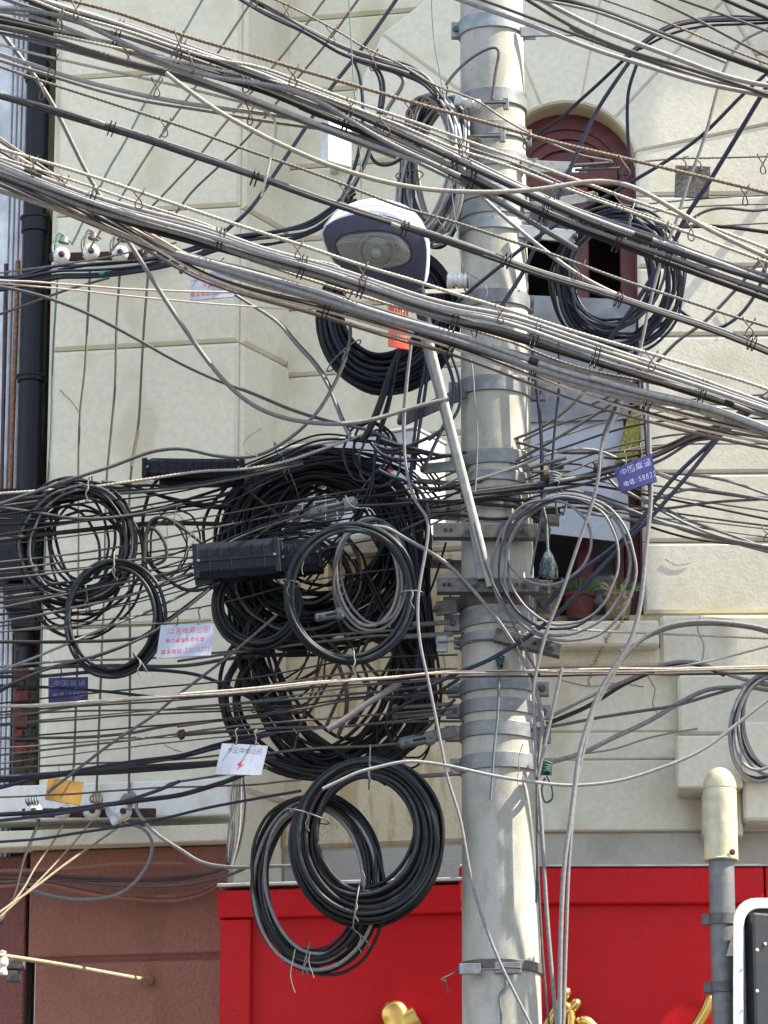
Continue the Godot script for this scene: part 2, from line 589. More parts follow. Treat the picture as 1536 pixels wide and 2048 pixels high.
	M.pipe_rust = mk(lin(0.40, 0.19, 0.095), 0.7, T.mottle, 2.5, T.grain, 0.3)
	M.black = mk(lin(0.011, 0.013, 0.016), 0.42, T.dust, 3.0)
	M.black_b = mk(lin(0.017, 0.020, 0.023), 0.40, T.dust, 3.0)
	M.black_d = mk(lin(0.035, 0.033, 0.030), 0.6, T.dust, 3.0)
	M.teal = mk(lin(0.034, 0.042, 0.045), 0.42, T.dust, 3.0)
	M.darkgrey = mk(lin(0.105, 0.100, 0.100), 0.5, T.dust, 4.0)
	M.navy = mk(lin(0.030, 0.034, 0.060), 0.45, T.dust, 4.0)
	M.grey = mk(lin(0.19, 0.184, 0.182), 0.55, T.dust, 4.0)
	M.lightgrey = mk(lin(0.31, 0.30, 0.295), 0.6, T.dust, 4.0)
	M.dusty = mk(lin(0.30, 0.275, 0.225), 0.75, T.dust, 4.0)
	M.cream = mk(lin(0.60, 0.51, 0.41), 0.7, T.dust, 4.0)
	M.tan = mk(lin(0.30, 0.245, 0.165), 0.75, T.dust, 4.0)
	M.brownwire = mk(lin(0.115, 0.085, 0.070), 0.65, T.dust, 4.0)
	M.maroon = mk(lin(0.075, 0.040, 0.038), 0.7, T.dust, 4.0)
	M.greenwire = mk(lin(0.085, 0.15, 0.14), 0.6, T.dust, 4.0)
	M.rope_green = mk(lin(0.03, 0.14, 0.11), 0.8, T.mottle, 8.0)
	M.rope_blue = mk(lin(0.19, 0.255, 0.27), 0.8, T.mottle, 8.0)
	M.steel = mk(lin(0.44, 0.415, 0.34), 0.6, T.dust, 5.0, null, 0, 0.1)
	M.steel_dark = mk(lin(0.20, 0.19, 0.175), 0.55, T.dust, 5.0, null, 0, 0.3)
	M.rusty = mk(lin(0.28, 0.205, 0.14), 0.75, T.mottle, 4.0)
	M.rust_wire = mk(lin(0.13, 0.085, 0.06), 0.7, T.mottle, 6.0)
	M.rust_box = mk(lin(0.10, 0.04, 0.03), 0.85, T.mottle, 5.0)
	M.tie = mk(lin(0.15, 0.145, 0.13), 0.6)
	M.porcelain = mk(lin(0.74, 0.73, 0.68), 0.18, T.grime, 6.0)
	M.porcelain.clearcoat_enabled = true
	M.clear_bag = mk(lin(0.55, 0.57, 0.58), 0.3)
	M.white = mk(lin(0.78, 0.79, 0.78), 0.4, T.grime, 1.5)
	M.white_shell = mk(lin(0.70, 0.75, 0.80), 0.3, T.grime, 2.5)
	M.bezel = mk(lin(0.045, 0.047, 0.085), 0.5, T.grime, 2.0)
	M.shell_grey = mk(lin(0.30, 0.34, 0.40), 0.35, T.grime, 3.0)
	M.lens = mk(lin(0.80, 0.84, 0.76), 0.12)
	M.lens.transparency = BaseMaterial3D.TRANSPARENCY_ALPHA
	M.lens.albedo_color.a = 0.10
	M.reflector = mk(lin(0.34, 0.35, 0.31), 0.4, T.grime, 4.0, null, 0, 0.3)
	M.reflector_dark = mk(lin(0.20, 0.21, 0.19), 0.4, null, 1, null, 0, 0.5)
	M.ac = mk(lin(0.62, 0.63, 0.64), 0.5, T.grime, 1.0)
	M.clamp = mk(lin(0.11, 0.135, 0.135), 0.55, T.dust, 3.0)
	M.closure = mk(lin(0.009, 0.012, 0.018), 0.45, T.dust, 3.0)
	M.wood = mk(lin(0.30, 0.20, 0.07), 0.8, T.runs, 1.5, T.grain, 0.4)
	M.cap = mk(lin(0.55, 0.50, 0.33), 0.35, T.grime, 2.0)
	M.post = mk(lin(0.14, 0.145, 0.15), 0.5, T.dust, 2.0)
	M.signal = mk(lin(0.017, 0.017, 0.019), 0.35, T.grime, 2.0)
	M.plate_steel = mk(lin(0.19, 0.175, 0.15), 0.6, T.mottle, 3.0, null, 0, 0.4)
	for k in ['black', 'black_b', 'black_d', 'teal', 'navy', 'darkgrey', 'pipe_black', 'closure']:
		M[k].metallic_specular = 0.3
	M.asphalt = mk(lin(0.06, 0.06, 0.06), 0.9, T.dust, 0.4)
	M.paving = mk(lin(0.28, 0.27, 0.25), 0.9, T.grime, 0.8)
	M.green_clip = mk(lin(0.01, 0.30, 0.18), 0.5)
	M.orange = mk(lin(0.72, 0.13, 0.05), 0.5)

# ---------------------------------------------------------------- lettering: strokes on a ten by ten grid
const GLYPH := {
	"上": "50 59,54 94,09 99", "海": "11 22,04 15,09 26,40 33,41 91,43 93 89 49,43 39,36 96", "市": "50 51,02 92,28 24 84 88,52 59",
	"专": "12 92,05 95,50 35 86 59", "用": "20 90 99,20 26 19,23 93,26 96,50 59", "光": "50 54,21 33,81 73,04 94,44 37 19,64 69 99 97",
	"缆": "20 03 34 07,09 48,50 52,70 72,90 82,53 93 97,53 57,74 77 59,77 79 99", "联": "01 51,11 18,41 49,13 43,15 45,08 57,60 62,90 82,53 93,56 96,73 76 59,76 99",
	"系": "80 21,51 23 74 26 86,56 59,37 19,77 99", "电": "12 92 97 17 12,14 94,50 59 99 98", "话": "10 21,03 23 29 37,90 41,33 93,71 76,46 96 99 49 46",
	"华": "30 03,12 15,90 63,60 64 94,07 97,55 59", "东": "01 91,40 15 95,53 59,36 19,86 99", "网": "19 10 90 99,22 48,42 28,52 78,72 58",
	"公": "40 05,60 95,54 29 89,77 99", "司": "10 90 99,13 63,15 65 69 19 15", "力": "13 93 89 69,50 45 19",
	"通": "10 21,04 24 28 09,28 49 99,40 90 72,43 49,43 93 99,45 95,47 97,63 69", "信": "30 04,13 19,60 71,32 92,43 93,45 95,47 97 99 49 47", "区": "90 00 09 99,82 28,22 88",
	"供": "30 04,13 19,51 56,81 86,32 92,36 96,57 49,87 99", "中": "12 92 96 16 12,50 59", "国": "00 90 99 09 00,22 72,24 74,27 77,42 47,65 76",
	"0": "30 60 82 87 69 39 17 12 30", "1": "22 50 59", "2": "12 30 60 82 84 19 89", "3": "11 30 60 82 64 85 87 69 39 18", "4": "69 60 06 96", "5": "80 20 14 64 86 87 69 29 18",
	"6": "80 40 14 17 39 69 87 85 64 24", "7": "10 90 39", "8": "30 60 82 64 34 12 30,34 16 17 39 69 87 86 64", ":": "43 44,47 48"}

func write(im: Image, text: String, x: float, y: float, size: float, gap: float, col: Color, thick := 1.0, fade := 0.0) -> void:
	for ch in text:
		for stroke in (GLYPH.get(ch, "") as String).split(",", false):
			var last := Vector2(-1, -1)
			for p in stroke.split(" ", false):
				var q := Vector2(x + (p.unicode_at(0) - 48) * size * (0.55 if ch in "0123456789:" else 1.0) / 9.5, y + (p.unicode_at(1) - 48) * size / 9.5)
				if last.x >= 0:
					var n := int(maxf(2.0, (q - last).length() * 2))
					for i in n + 1:
						var c := last.lerp(q, float(i) / n)
						for dx in range(-int(thick), int(thick) + 1):
							for dy in range(-int(thick), int(thick) + 1):
								if Vector2(dx, dy).length() <= thick and (fade <= 0.0 or rng.randf() > fade):
									var a := int(c.x) + dx
									var b := int(c.y) + dy
									if a >= 0 and b >= 0 and a < im.get_width() and b < im.get_height():
										im.set_pixel(a, b, col)
				last = q
		x += gap * (0.62 if ch in "0123456789:" else 1.0)

func board_image(w: int, h: int, c: Color) -> Image:
	var im := Image.create(w, h, false, Image.FORMAT_RGB8)
	var n := FastNoiseLite.new()
	n.seed = w + h
	n.frequency = 0.03
	n.fractal_octaves = 4
	for y in h:
		for x in w:
			var d := clampf((n.get_noise_2d(x, y * 0.6) - 0.12) * 3.0, 0.0, 1.0)      # weathered patches
			im.set_pixel(x, y, (c * (0.95 + rng.randf() * 0.05)).lerp(Color(c.r * 0.72, c.g * 0.70, c.b * 0.64), d * 0.22))
	return im

func sign_board(called: String, label: String, im: Image, corners: Array, z: float, edge: String, rough := 0.5) -> Node3D:       # four corners: top left, top right, bottom right, bottom left
	var c := []
	for i in range(0, 8, 2):
		c.append(at(corners[i], corners[i + 1], z))
	var n: Vector3 = (c[1] - c[0]).cross(c[0] - c[3]).normalized()
	if n.z < 0:
		n = -n
	var t := thing(called, label, "sign", c[0], "small boards hung on the cables")
	var back := MB.new()
	back.quad(c[0] - n * 0.006, c[1] - n * 0.006, c[2] - n * 0.006, c[3] - n * 0.006, -n)
	for i in 4:
		back.quad(c[i] - n * 0.006, c[(i + 1) % 4] - n * 0.006, c[(i + 1) % 4], c[i], (c[i] + c[(i + 1) % 4] - c[(i + 2) % 4] - c[(i + 3) % 4]))
	put("board", back, M[edge], t)
	var f := MB.new()
	var rows := []
	for i in 6:
		var row := []
		for j in 9:
			var s := j / 8.0
			var q := i / 5.0
			row.append((c[0] as Vector3).lerp(c[1], s).lerp((c[3] as Vector3).lerp(c[2], s), q) + n * (0.0025 + 0.006 * sin(PI * s) * q + 0.003 * sin(5.0 * s + 3.0 * q)))
		rows.append(row)
	f.grid(rows, false, true)
	var m := StandardMaterial3D.new()
	m.albedo_texture = ImageTexture.create_from_image(im)
	m.roughness = rough
	put("printed_face", f, m, t)
	for k in 2:
		var p: Vector3 = c[0].lerp(c[1], 0.3 + 0.42 * k) - Vector3(0, 0.006, 0)
		var w := MB.new()
		w.tube(smooth([p + n * 0.012, p + n * 0.004 + Vector3(0.004, 0.03, 0), p - n * 0.004 + Vector3(-0.003, 0.06, 0), p - n * 0.02 + Vector3(0.006, 0.075, 0)], 0.008), 1.4 * PX, 5)
		put("wire_hook", w, M.rust_wire, t)
	return t

func _ready() -> void:
	rng.seed = 20240611
	# camera
	var cam := Camera3D.new()
	cam.name = "camera"
	cam.position = CAM
	cam.rotation_degrees = Vector3(PITCH, 0, 0)
	cam.keep_aspect = Camera3D.KEEP_HEIGHT
	cam.fov = rad_to_deg(2.0 * atan(1024.0 / FOCAL))
	cam.near = 0.1
	cam.far = 400.0
	add_child(cam)
	cam.current = true
	# sky, exposure
	var sky_mat := ProceduralSkyMaterial.new()
	sky_mat.sky_top_color = Color(0.60, 0.68, 0.80)
	sky_mat.sky_horizon_color = Color(0.90, 0.90, 0.88)
	sky_mat.sky_curve = 0.20
	sky_mat.ground_bottom_color = Color(0.34, 0.32, 0.28)
	sky_mat.ground_horizon_color = Color(0.62, 0.63, 0.62)
	sky_mat.sun_angle_max = 0.0
	var sky := Sky.new()
	sky.sky_material = sky_mat
	var env := Environment.new()
	env.background_mode = Environment.BG_SKY
	env.sky = sky
	env.background_energy_multiplier = 1.0
	env.tonemap_mode = Environment.TONE_MAPPER_LINEAR
	env.tonemap_exposure = 3.7
	env.sdfgi_enabled = true
	env.ssao_enabled = true
	env.ssil_enabled = true
	var we := WorldEnvironment.new()
	we.name = "world_environment"
	we.environment = env
	add_child(we)
	# the sun: high on the right, almost along the wall
	var sun := DirectionalLight3D.new()
	sun.name = "sun"
	sun.light_energy = 1.6
	sun.light_color = Color(1.0, 0.955, 0.88)
	sun.light_angular_distance = 0.5
	sun.shadow_enabled = true
	var to_sun := Vector3(0.62, 0.76, 0.09).normalized()
	sun.look_at_from_position(to_sun * 20.0, Vector3.ZERO, Vector3.UP)
	add_child(sun)
	make_materials()
	build_setting()
	build_things()
	coils()
	pole_cables()
	street_cables()

# ---------------------------------------------------------------- the buildings
func slab(f: Plane2, px0: float, py0: float, px1: float, py1: float, out0: float, out1: float, ch := 0.004) -> MB:     # a block between two corners seen on the facade
	var a := on(f, px0, py1, out1)
	var b := on(f, px1, py0, out1)
	var m := MB.new()
	var c := (a + b) * 0.5
	m.box(f.p(c, (out0 + out1) * 0.5), f.u * (b.x - a.x) * 0.5, Vector3.UP * (b.y - a.y) * 0.5, f.n * (out1 - out0) * 0.5, ch)
	return m

func rect(a: float, b: float, c: float, d: float) -> Array:
	return [Vector2(a, b), Vector2(c, b), Vector2(c, d), Vector2(a, d)]

func courses(root: Node3D, f: Plane2, u0: float, u1: float, refx: float, rows: Array, mat: Material, d := 0.028) -> void:
	for i in rows.size() - 1:
		var a := on(f, refx, rows[i + 1]).y
		var b := on(f, refx, rows[i]).y
		var m := MB.new()
		m.prism(rect(u0, a + 0.003, u1, b - 0.003), f, d, 0.016)
		put("course_block", m, mat, root)

func build_setting() -> void:
	var g := MB.new()
	g.box(Vector3(0, -0.05, 0), Vector3(120, 0, 0), Vector3(0, 0.05, 0), Vector3(0, 0, 120))
	structure(put("ground", g, M.asphalt))
	var pv := MB.new()
	pv.box(Vector3(0, 0.069, -0.2), Vector3(14, 0, 0), Vector3(0, 0.065, 0), Vector3(0, 0, 1.3), 0.01)
	structure(put("pavement", pv, M.paving))

	var FL := facade(100, -1.65, 475, -1.50)
	var FR := facade(475, -1.50, 570, -1.86)
	var FM := facade(570, -1.86, 992, -1.65)
	var FW := facade(992, -1.65, 1600, -1.61)
	var cl := (at(475, 1024, -1.5) - at(100, 1024, -1.65)) * Vector3(1, 0, 1)
	var LL := cl.length()
	var LR := ((at(570, 1024, -1.86) - at(475, 1024, -1.5)) * Vector3(1, 0, 1)).length()
	var LM := ((at(992, 1024, -1.65) - at(570, 1024, -1.86)) * Vector3(1, 0, 1)).length()
	var b := thing("corner_building", "cream plastered corner building with grooved courses and an arched window", "building", Vector3(0, 0, -1.8))
	# backing walls
	var bw := MB.new()
	bw.prism(rect(-0.02, 0, LL, 11), FL, 0.0, 0.001, -0.3)
	bw.prism(rect(0.0, 0, LR + 0.02, 11), FR, 0.0, 0.001, -0.12)
	bw.prism(rect(-0.02, 0, LM + 0.01, 11), FM, 0.0, 0.001, -0.3)
	put("backing_wall", bw, M.wall, b)
	# the right-hand wall has the window in it
	var s0 := on(FW, 1006, 1232)
	var s1 := on(FW, 1287, 1232)
	var sp := on(FW, 1287, 332).y
	var cx := (s0.x + s1.x) * 0.5
	var rad := (s1.x - s0.x) * 0.5
	var rise := on(FW, 1140, 210).y - sp
	var arch := []
	for i in 19:
		var w := PI * i / 18.0
		arch.append(Vector2(cx + cos(w) * rad, sp + sin(w) * rise))
	var bw2 := MB.new()
	bw2.prism(rect(-0.01, 0, s0.x, 11), FW, 0.0, 0.001, -0.16)
	bw2.prism(rect(s1.x, 0, 6.0, 11), FW, 0.0, 0.001, -0.16)
	bw2.prism(rect(s0.x, 0, s1.x, s0.y), FW, 0.0, 0.001, -0.16)
	for i in 18:                                                              # above the arch, strip by strip
		bw2.prism([arch[i], Vector2(arch[i].x, 11), Vector2(arch[i + 1].x, 11), arch[i + 1]], FW, 0.0, 0.001, -0.16)
	put("backing_wall", bw2, M.soffit, b)
	var rf := MB.new()
	rf.box(Vector3(0.5, 11.1, -4.5), Vector3(7, 0, 0), Vector3(0, 0.1, 0), Vector3(0, 0, 3.2))
	put("roof", rf, M.wall_grey, b)
	var bk := MB.new()
	bk.box(Vector3(0.5, 5.5, -7.6), Vector3(7, 0, 0), Vector3(0, 5.5, 0), Vector3(0, 0, 0.1))
	bk.box(Vector3(7.4, 5.5, -4.6), Vector3(0.1, 0, 0), Vector3(0, 5.5, 0), Vector3(0, 0, 3.0))
	bk.box(Vector3(-6.4, 5.5, -4.6), Vector3(0.1, 0, 0), Vector3(0, 5.5, 0), Vector3(0, 0, 3.0))
	put("rear_wall", bk, M.wall, b)

	courses(b, FL, 0.0, LL, 475, [-420, -135, 140, 415, 686, 965, 1245, 1580], M.wall)
	courses(b, FR, 0.0, LR, 475, [-420, -135, 140, 415, 686, 965, 1245, 1580], M.wall, 0.024)
	courses(b, FM, 0.0, LM, 600, [-380, -235, -95, 45, 190, 340, 485, 622, 755, 890], M.wall)
	courses(b, FM, 0.0, LM, 600, [890, 1120], M.wall)
	courses(b, FM, 0.0, LM, 600, [1120, 1700], M.wall_stained)
	courses(b, FM, 0.0, LM, 600, [1700, 1900], M.wall_grey, 0.016)

	# voussoirs round the arch, then the courses cut to meet them
	var R2 := 1.08
	var cuts := [11.0, 46.0, 78.0, 112.0, 144.0, 169.0]
	var circle := PackedVector2Array([Vector2(cx, sp)])
	for c in cuts:
		circle.append(Vector2(cx + cos(deg_to_rad(c)) * R2, sp + sin(deg_to_rad(c)) * R2 * 1.05))
	for k in cuts.size() - 1:
		var poly := []
		for i in 6:
			var w := deg_to_rad(lerpf(cuts[k], cuts[k + 1], i / 5.0))
			poly.append(Vector2(cx + cos(w) * (rad + 0.002), sp + sin(w) * (rise + 0.002)))
		for i in 2:
			var w := deg_to_rad(lerpf(cuts[k + 1], cuts[k], i / 1.0))
			poly.append(Vector2(cx + cos(w) * (R2 - 0.004), sp + sin(w) * (R2 * 1.05 - 0.004)))
		var m := MB.new()
		m.prism(poly, FW, 0.034 + 0.004 * (k % 2), 0.010)
		put("arch_stone", m, M.wall_r, b)
	var rows := [-440, -300, -160, -24, 115, 255, 395, 538, 675, 812, 950, 1087, 1230]
	for i in rows.size() - 1:
		var lo := on(FW, 1290, rows[i + 1]).y + 0.003
		var hi := on(FW, 1290, rows[i]).y - 0.003
		var spans := [[s1.x + 0.001, 2.6], [0.0, s0.x - 0.001]]
		if lo > sp + rise:
			spans = [[0.0, 2.6]]
		for q in spans:
			var ps := [PackedVector2Array(rect(q[0], lo, q[1], hi))]
			if hi > sp:
				ps = Geometry2D.clip_polygons(ps[0], circle)
			for p in ps:
				if p.size() > 2:
					var m := MB.new()
					m.prism(Array(p), FW, 0.030, 0.014)
					put("course_block", m, M.wall_r, b)
	# below the window
	var d0 := on(FW, 1290, 1338).y
	var d1 := on(FW, 1290, 1464).y
	var d2 := on(FW, 1290, 1520).y
	var d3 := on(FW, 1290, 1664).y
	var d4 := on(FW, 1290, 1760).y
	var u13 := on(FW, 1358, 1400).x
	for r in [[0.0, d1, 2.6, d0, 0.012], [0.0, d2, 2.6, d1 - 0.004, 0.020], [0.0, d3, 2.6, d2 - 0.004, 0.026]]:
		var m := MB.new()
		m.prism(rect(r[0], r[1], r[2], r[3]), FW, r[4], 0.008)
		put("course_block", m, M.wall_r, b)
	var m3 := MB.new()
	m3.prism(rect(0, d4 - 0.3, 2.6, d3 - 0.004), FW, 0.006, 0.004)
	put("course_block", m3, M.wall_grey, b)
	# sill under the window, its broken string course and the stepped bracket stones at the right
	put("window_sill", slab(FW, 1000, 1240, 1318, 1292, 0.0, 0.15, 0.01), M.sill, b)
	put("string_course", slab(FW, 1322, 1226, 1900, 1345, 0.0, 0.07, 0.016), M.wall_r, b)
	put("string_course", slab(FW, 1000, 1293, 1340, 1332, 0.0, 0.05, 0.02), M.sill, b)
	put("bracket_stone", slab(FW, 1358, 1346, 1900, 1468, 0.02, 0.10, 0.012), M.wall_r, b)
	put("bracket_stone", slab(FW, 1356, 1470, 1484, 1576, 0.02, 0.26, 0.008), M.wall_r, b)
	put("bracket_stone", slab(FW, 1406, 1578, 1484, 1672, 0.02, 0.16, 0.008), M.wall_r, b)
	put("bracket_stone", slab(FW, 1486, 1440, 1900, 1556, 0.02, 0.33, 0.012), M.wall_r, b)
	put("bracket_stone", slab(FW, 1488, 1558, 1900, 1640, 0.02, 0.24, 0.012), M.wall_r, b)

	# the window: reveal, frame, mullions, panes and the dark room behind
	var win := Node3D.new()
	win.name = "arched_window"
	b.add_child(win)
	var fr := MB.new()
	var depth := -0.12
	var bar := 0.075
	var ring_o := []
	var ring_i := []
	for i in 19:
		var w := PI * i / 18.0
		ring_o.append(Vector2(cx + cos(w) * (rad + 0.02), sp + sin(w) * (rise + 0.02)))
		ring_i.append(Vector2(cx + cos(w) * (rad - bar), sp + sin(w) * (rise - bar)))
	for i in 18:
		fr.prism([ring_o[i], ring_o[i + 1], ring_i[i + 1], ring_i[i]], FW, depth, 0.0005, depth - 0.07)
	fr.prism(rect(s0.x - 0.02, s0.y, s0.x + bar, sp), FW, depth, 0.006, depth - 0.07)
	fr.prism(rect(s1.x - bar, s0.y, s1.x + 0.02, sp), FW, depth, 0.006, depth - 0.07)
	fr.prism(rect(s1.x - 0.010, s0.y, s1.x - 0.001, sp), FW, -0.004, 0.002, depth)
	put("frame", fr, M.frame, win)
	# maroon boards closing the head of the arch, stepped inwards
	for k in 3:
		var hd := MB.new()
		var inset := bar + 0.05 * k
		var pts := []
		for i in 15:
			var w := PI * i / 14.0
			pts.append(Vector2(cx + cos(w) * (rad - inset), sp + 0.05 + sin(w) * (rise - inset - 0.04)))
		if k == 2:
			pts.append_array([Vector2(cx - rad + inset, sp + 0.045), Vector2(cx + rad - inset, sp + 0.045)])
			hd.prism(pts.slice(0, 15), FW, depth - 0.045, 0.001, depth - 0.06)
		else:
			var pin := []
			for i in 15:
				var w := PI * i / 14.0
				pin.append(Vector2(cx + cos(w) * (rad - inset - 0.055), sp + 0.05 + sin(w) * (rise - inset - 0.095)))
			for i in 14:
				hd.prism([pts[i], pts[i + 1], pin[i + 1], pin[i]], FW, depth - 0.012 - 0.014 * k, 0.0005, depth - 0.06)
		put("arch_board", hd, M.frame, win)
	for r in [[s0.x + bar, sp - 0.05, s1.x - bar, sp + 0.04], [cx + 0.02, s0.y, cx + 0.10, sp - 0.05], [cx + 0.1, s0.y + 1.32, s1.x - bar, s0.y + 1.40], [s1.x - bar - 0.05, s0.y, s1.x - bar, s0.y + 1.32]]:
		var m := MB.new()
		m.prism(rect(r[0], r[1], r[2], r[3]), FW, depth - 0.012, 0.006, depth - 0.06)
		put("mullion", m, M.frame, win)
	var gl := StandardMaterial3D.new()
	gl.albedo_color = Color(0.5, 0.55, 0.55, 0.12)
	gl.transparency = BaseMaterial3D.TRANSPARENCY_ALPHA
	gl.roughness = 0.05
	for r in [[cx + 0.1, s0.y, s1.x - bar, s0.y + 1.32], [s0.x + bar, sp - 0.30, cx + 0.02, sp - 0.055]]:
		var m := MB.new()
		m.prism(rect(r[0], r[1], r[2], r[3]), FW, depth - 0.030, 0.0005, depth - 0.034)
		put("pane", m, gl, win)
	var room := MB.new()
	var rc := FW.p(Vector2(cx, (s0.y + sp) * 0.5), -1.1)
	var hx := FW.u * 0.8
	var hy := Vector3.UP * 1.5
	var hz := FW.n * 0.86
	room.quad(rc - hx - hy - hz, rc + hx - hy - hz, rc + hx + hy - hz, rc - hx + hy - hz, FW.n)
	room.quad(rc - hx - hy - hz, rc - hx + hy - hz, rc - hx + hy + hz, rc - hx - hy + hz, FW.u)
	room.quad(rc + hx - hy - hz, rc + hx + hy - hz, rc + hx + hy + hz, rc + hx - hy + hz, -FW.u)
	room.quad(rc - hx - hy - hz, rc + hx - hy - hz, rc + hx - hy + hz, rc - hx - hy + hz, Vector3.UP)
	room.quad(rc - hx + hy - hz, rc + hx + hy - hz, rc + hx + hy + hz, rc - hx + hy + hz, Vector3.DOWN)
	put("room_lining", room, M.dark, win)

	# upright shop sign on the wall just right of the picture: it keeps the sun off the recessed wall's corner
	var bl := thing("blade_sign", "tall narrow dark sign projecting from the wall beyond the right edge", "shop sign", Vector3(2.2, 5.4, -1.2))
	var bp := MB.new()
	bp.box(Vector3(2.2, 9.2, -1.2), Vector3(0.07, 0, 0), Vector3(0, 3.8, 0), Vector3(0, 0, 0.25), 0.01)
	put("panel", bp, M.brown_dark, bl)
	for yy in [6.0, 8.5, 11.0]:
		var bb := MB.new()
		bb.box(Vector3(2.2, yy, -1.52), Vector3(0.015, 0, 0), Vector3(0, 0.015, 0), Vector3(0, 0, 0.09))
		put("bracket", bb, M.galv_dark, bl)

	# hairline cracks and chipped paint on the plaster
	for q in [[FW, 0.016, [1296, 1352, 1310, 1380, 1306, 1410, 1322, 1436]], [FW, 0.075, [1400, 1232, 1396, 1262, 1408, 1290, 1402, 1330]], [FW, 0.034, [1330, 1118, 1356, 1130, 1380, 1126]], [FW, 0.034, [1440, 620, 1452, 640, 1448, 664]], [FW, 0.016, [1120, 1360, 1180, 1372, 1240, 1366, 1288, 1374]],
			[FL, 0.030, [300, 1010, 330, 1030, 352, 1028, 372, 1044]], [FL, 0.030, [120, 780, 140, 800, 160, 826]], [FL, 0.030, [330, 1490, 350, 1500, 364, 1504]], [FM, 0.030, [880, 1290, 890, 1330, 886, 1366, 900, 1400]], [FM, 0.030, [566, 60, 574, 90, 570, 130]]]:
		var cm := MB.new()
		var cp := []
		for i in range(0, q[2].size(), 2):
			cp.append(q[0].p(on(q[0], q[2][i], q[2][i + 1], q[1]), q[1] - 0.0006))
		var cs := smooth(cp, 0.008)
		for i in cs.size():
			cs[i] += Vector3(rng.randf_range(-1, 1), rng.randf_range(-1, 1), 0) * 0.0022
		cm.tube(cs, 0.0013, 5)
		put("crack", cm, M.mortar, b)
	build_hangings(FW)
	build_left(FL, FR, b)
	build_sign(FL)

func cloth_sheet(called: String, label: String, f: Plane2, quad_px: Array, out_top: float, out_bot: float, mat: Material, ripple: float) -> Node3D:
	var rows := []
	var rows2 := []
	for i in 15:
		var t := i / 14.0
		var r := []
		var r2 := []
		for j in 19:
			var s := j / 18.0
			var px := lerpf(lerpf(quad_px[0], quad_px[2], s), lerpf(quad_px[6], quad_px[4], s), t)
			var py := lerpf(lerpf(quad_px[1], quad_px[3], s), lerpf(quad_px[7], quad_px[5], s), t)
			var o := lerpf(out_top, out_bot, t) + ripple * (sin(s * 9.0 + t * 2.0) * t + 0.5 * sin(t * 7.0 + s * 4.0))
			var c := f.p(on(f, px, py, o), o)
			r.append(c)
			r2.append(c - f.n * 0.004)
		rows.append(r)
		rows2.append(r2)
	var m := MB.new()
	m.grid(rows, false, true)
	m.grid(rows2, false)
	return tag(put(called, m, mat), label, "fabric sheet") as Node3D

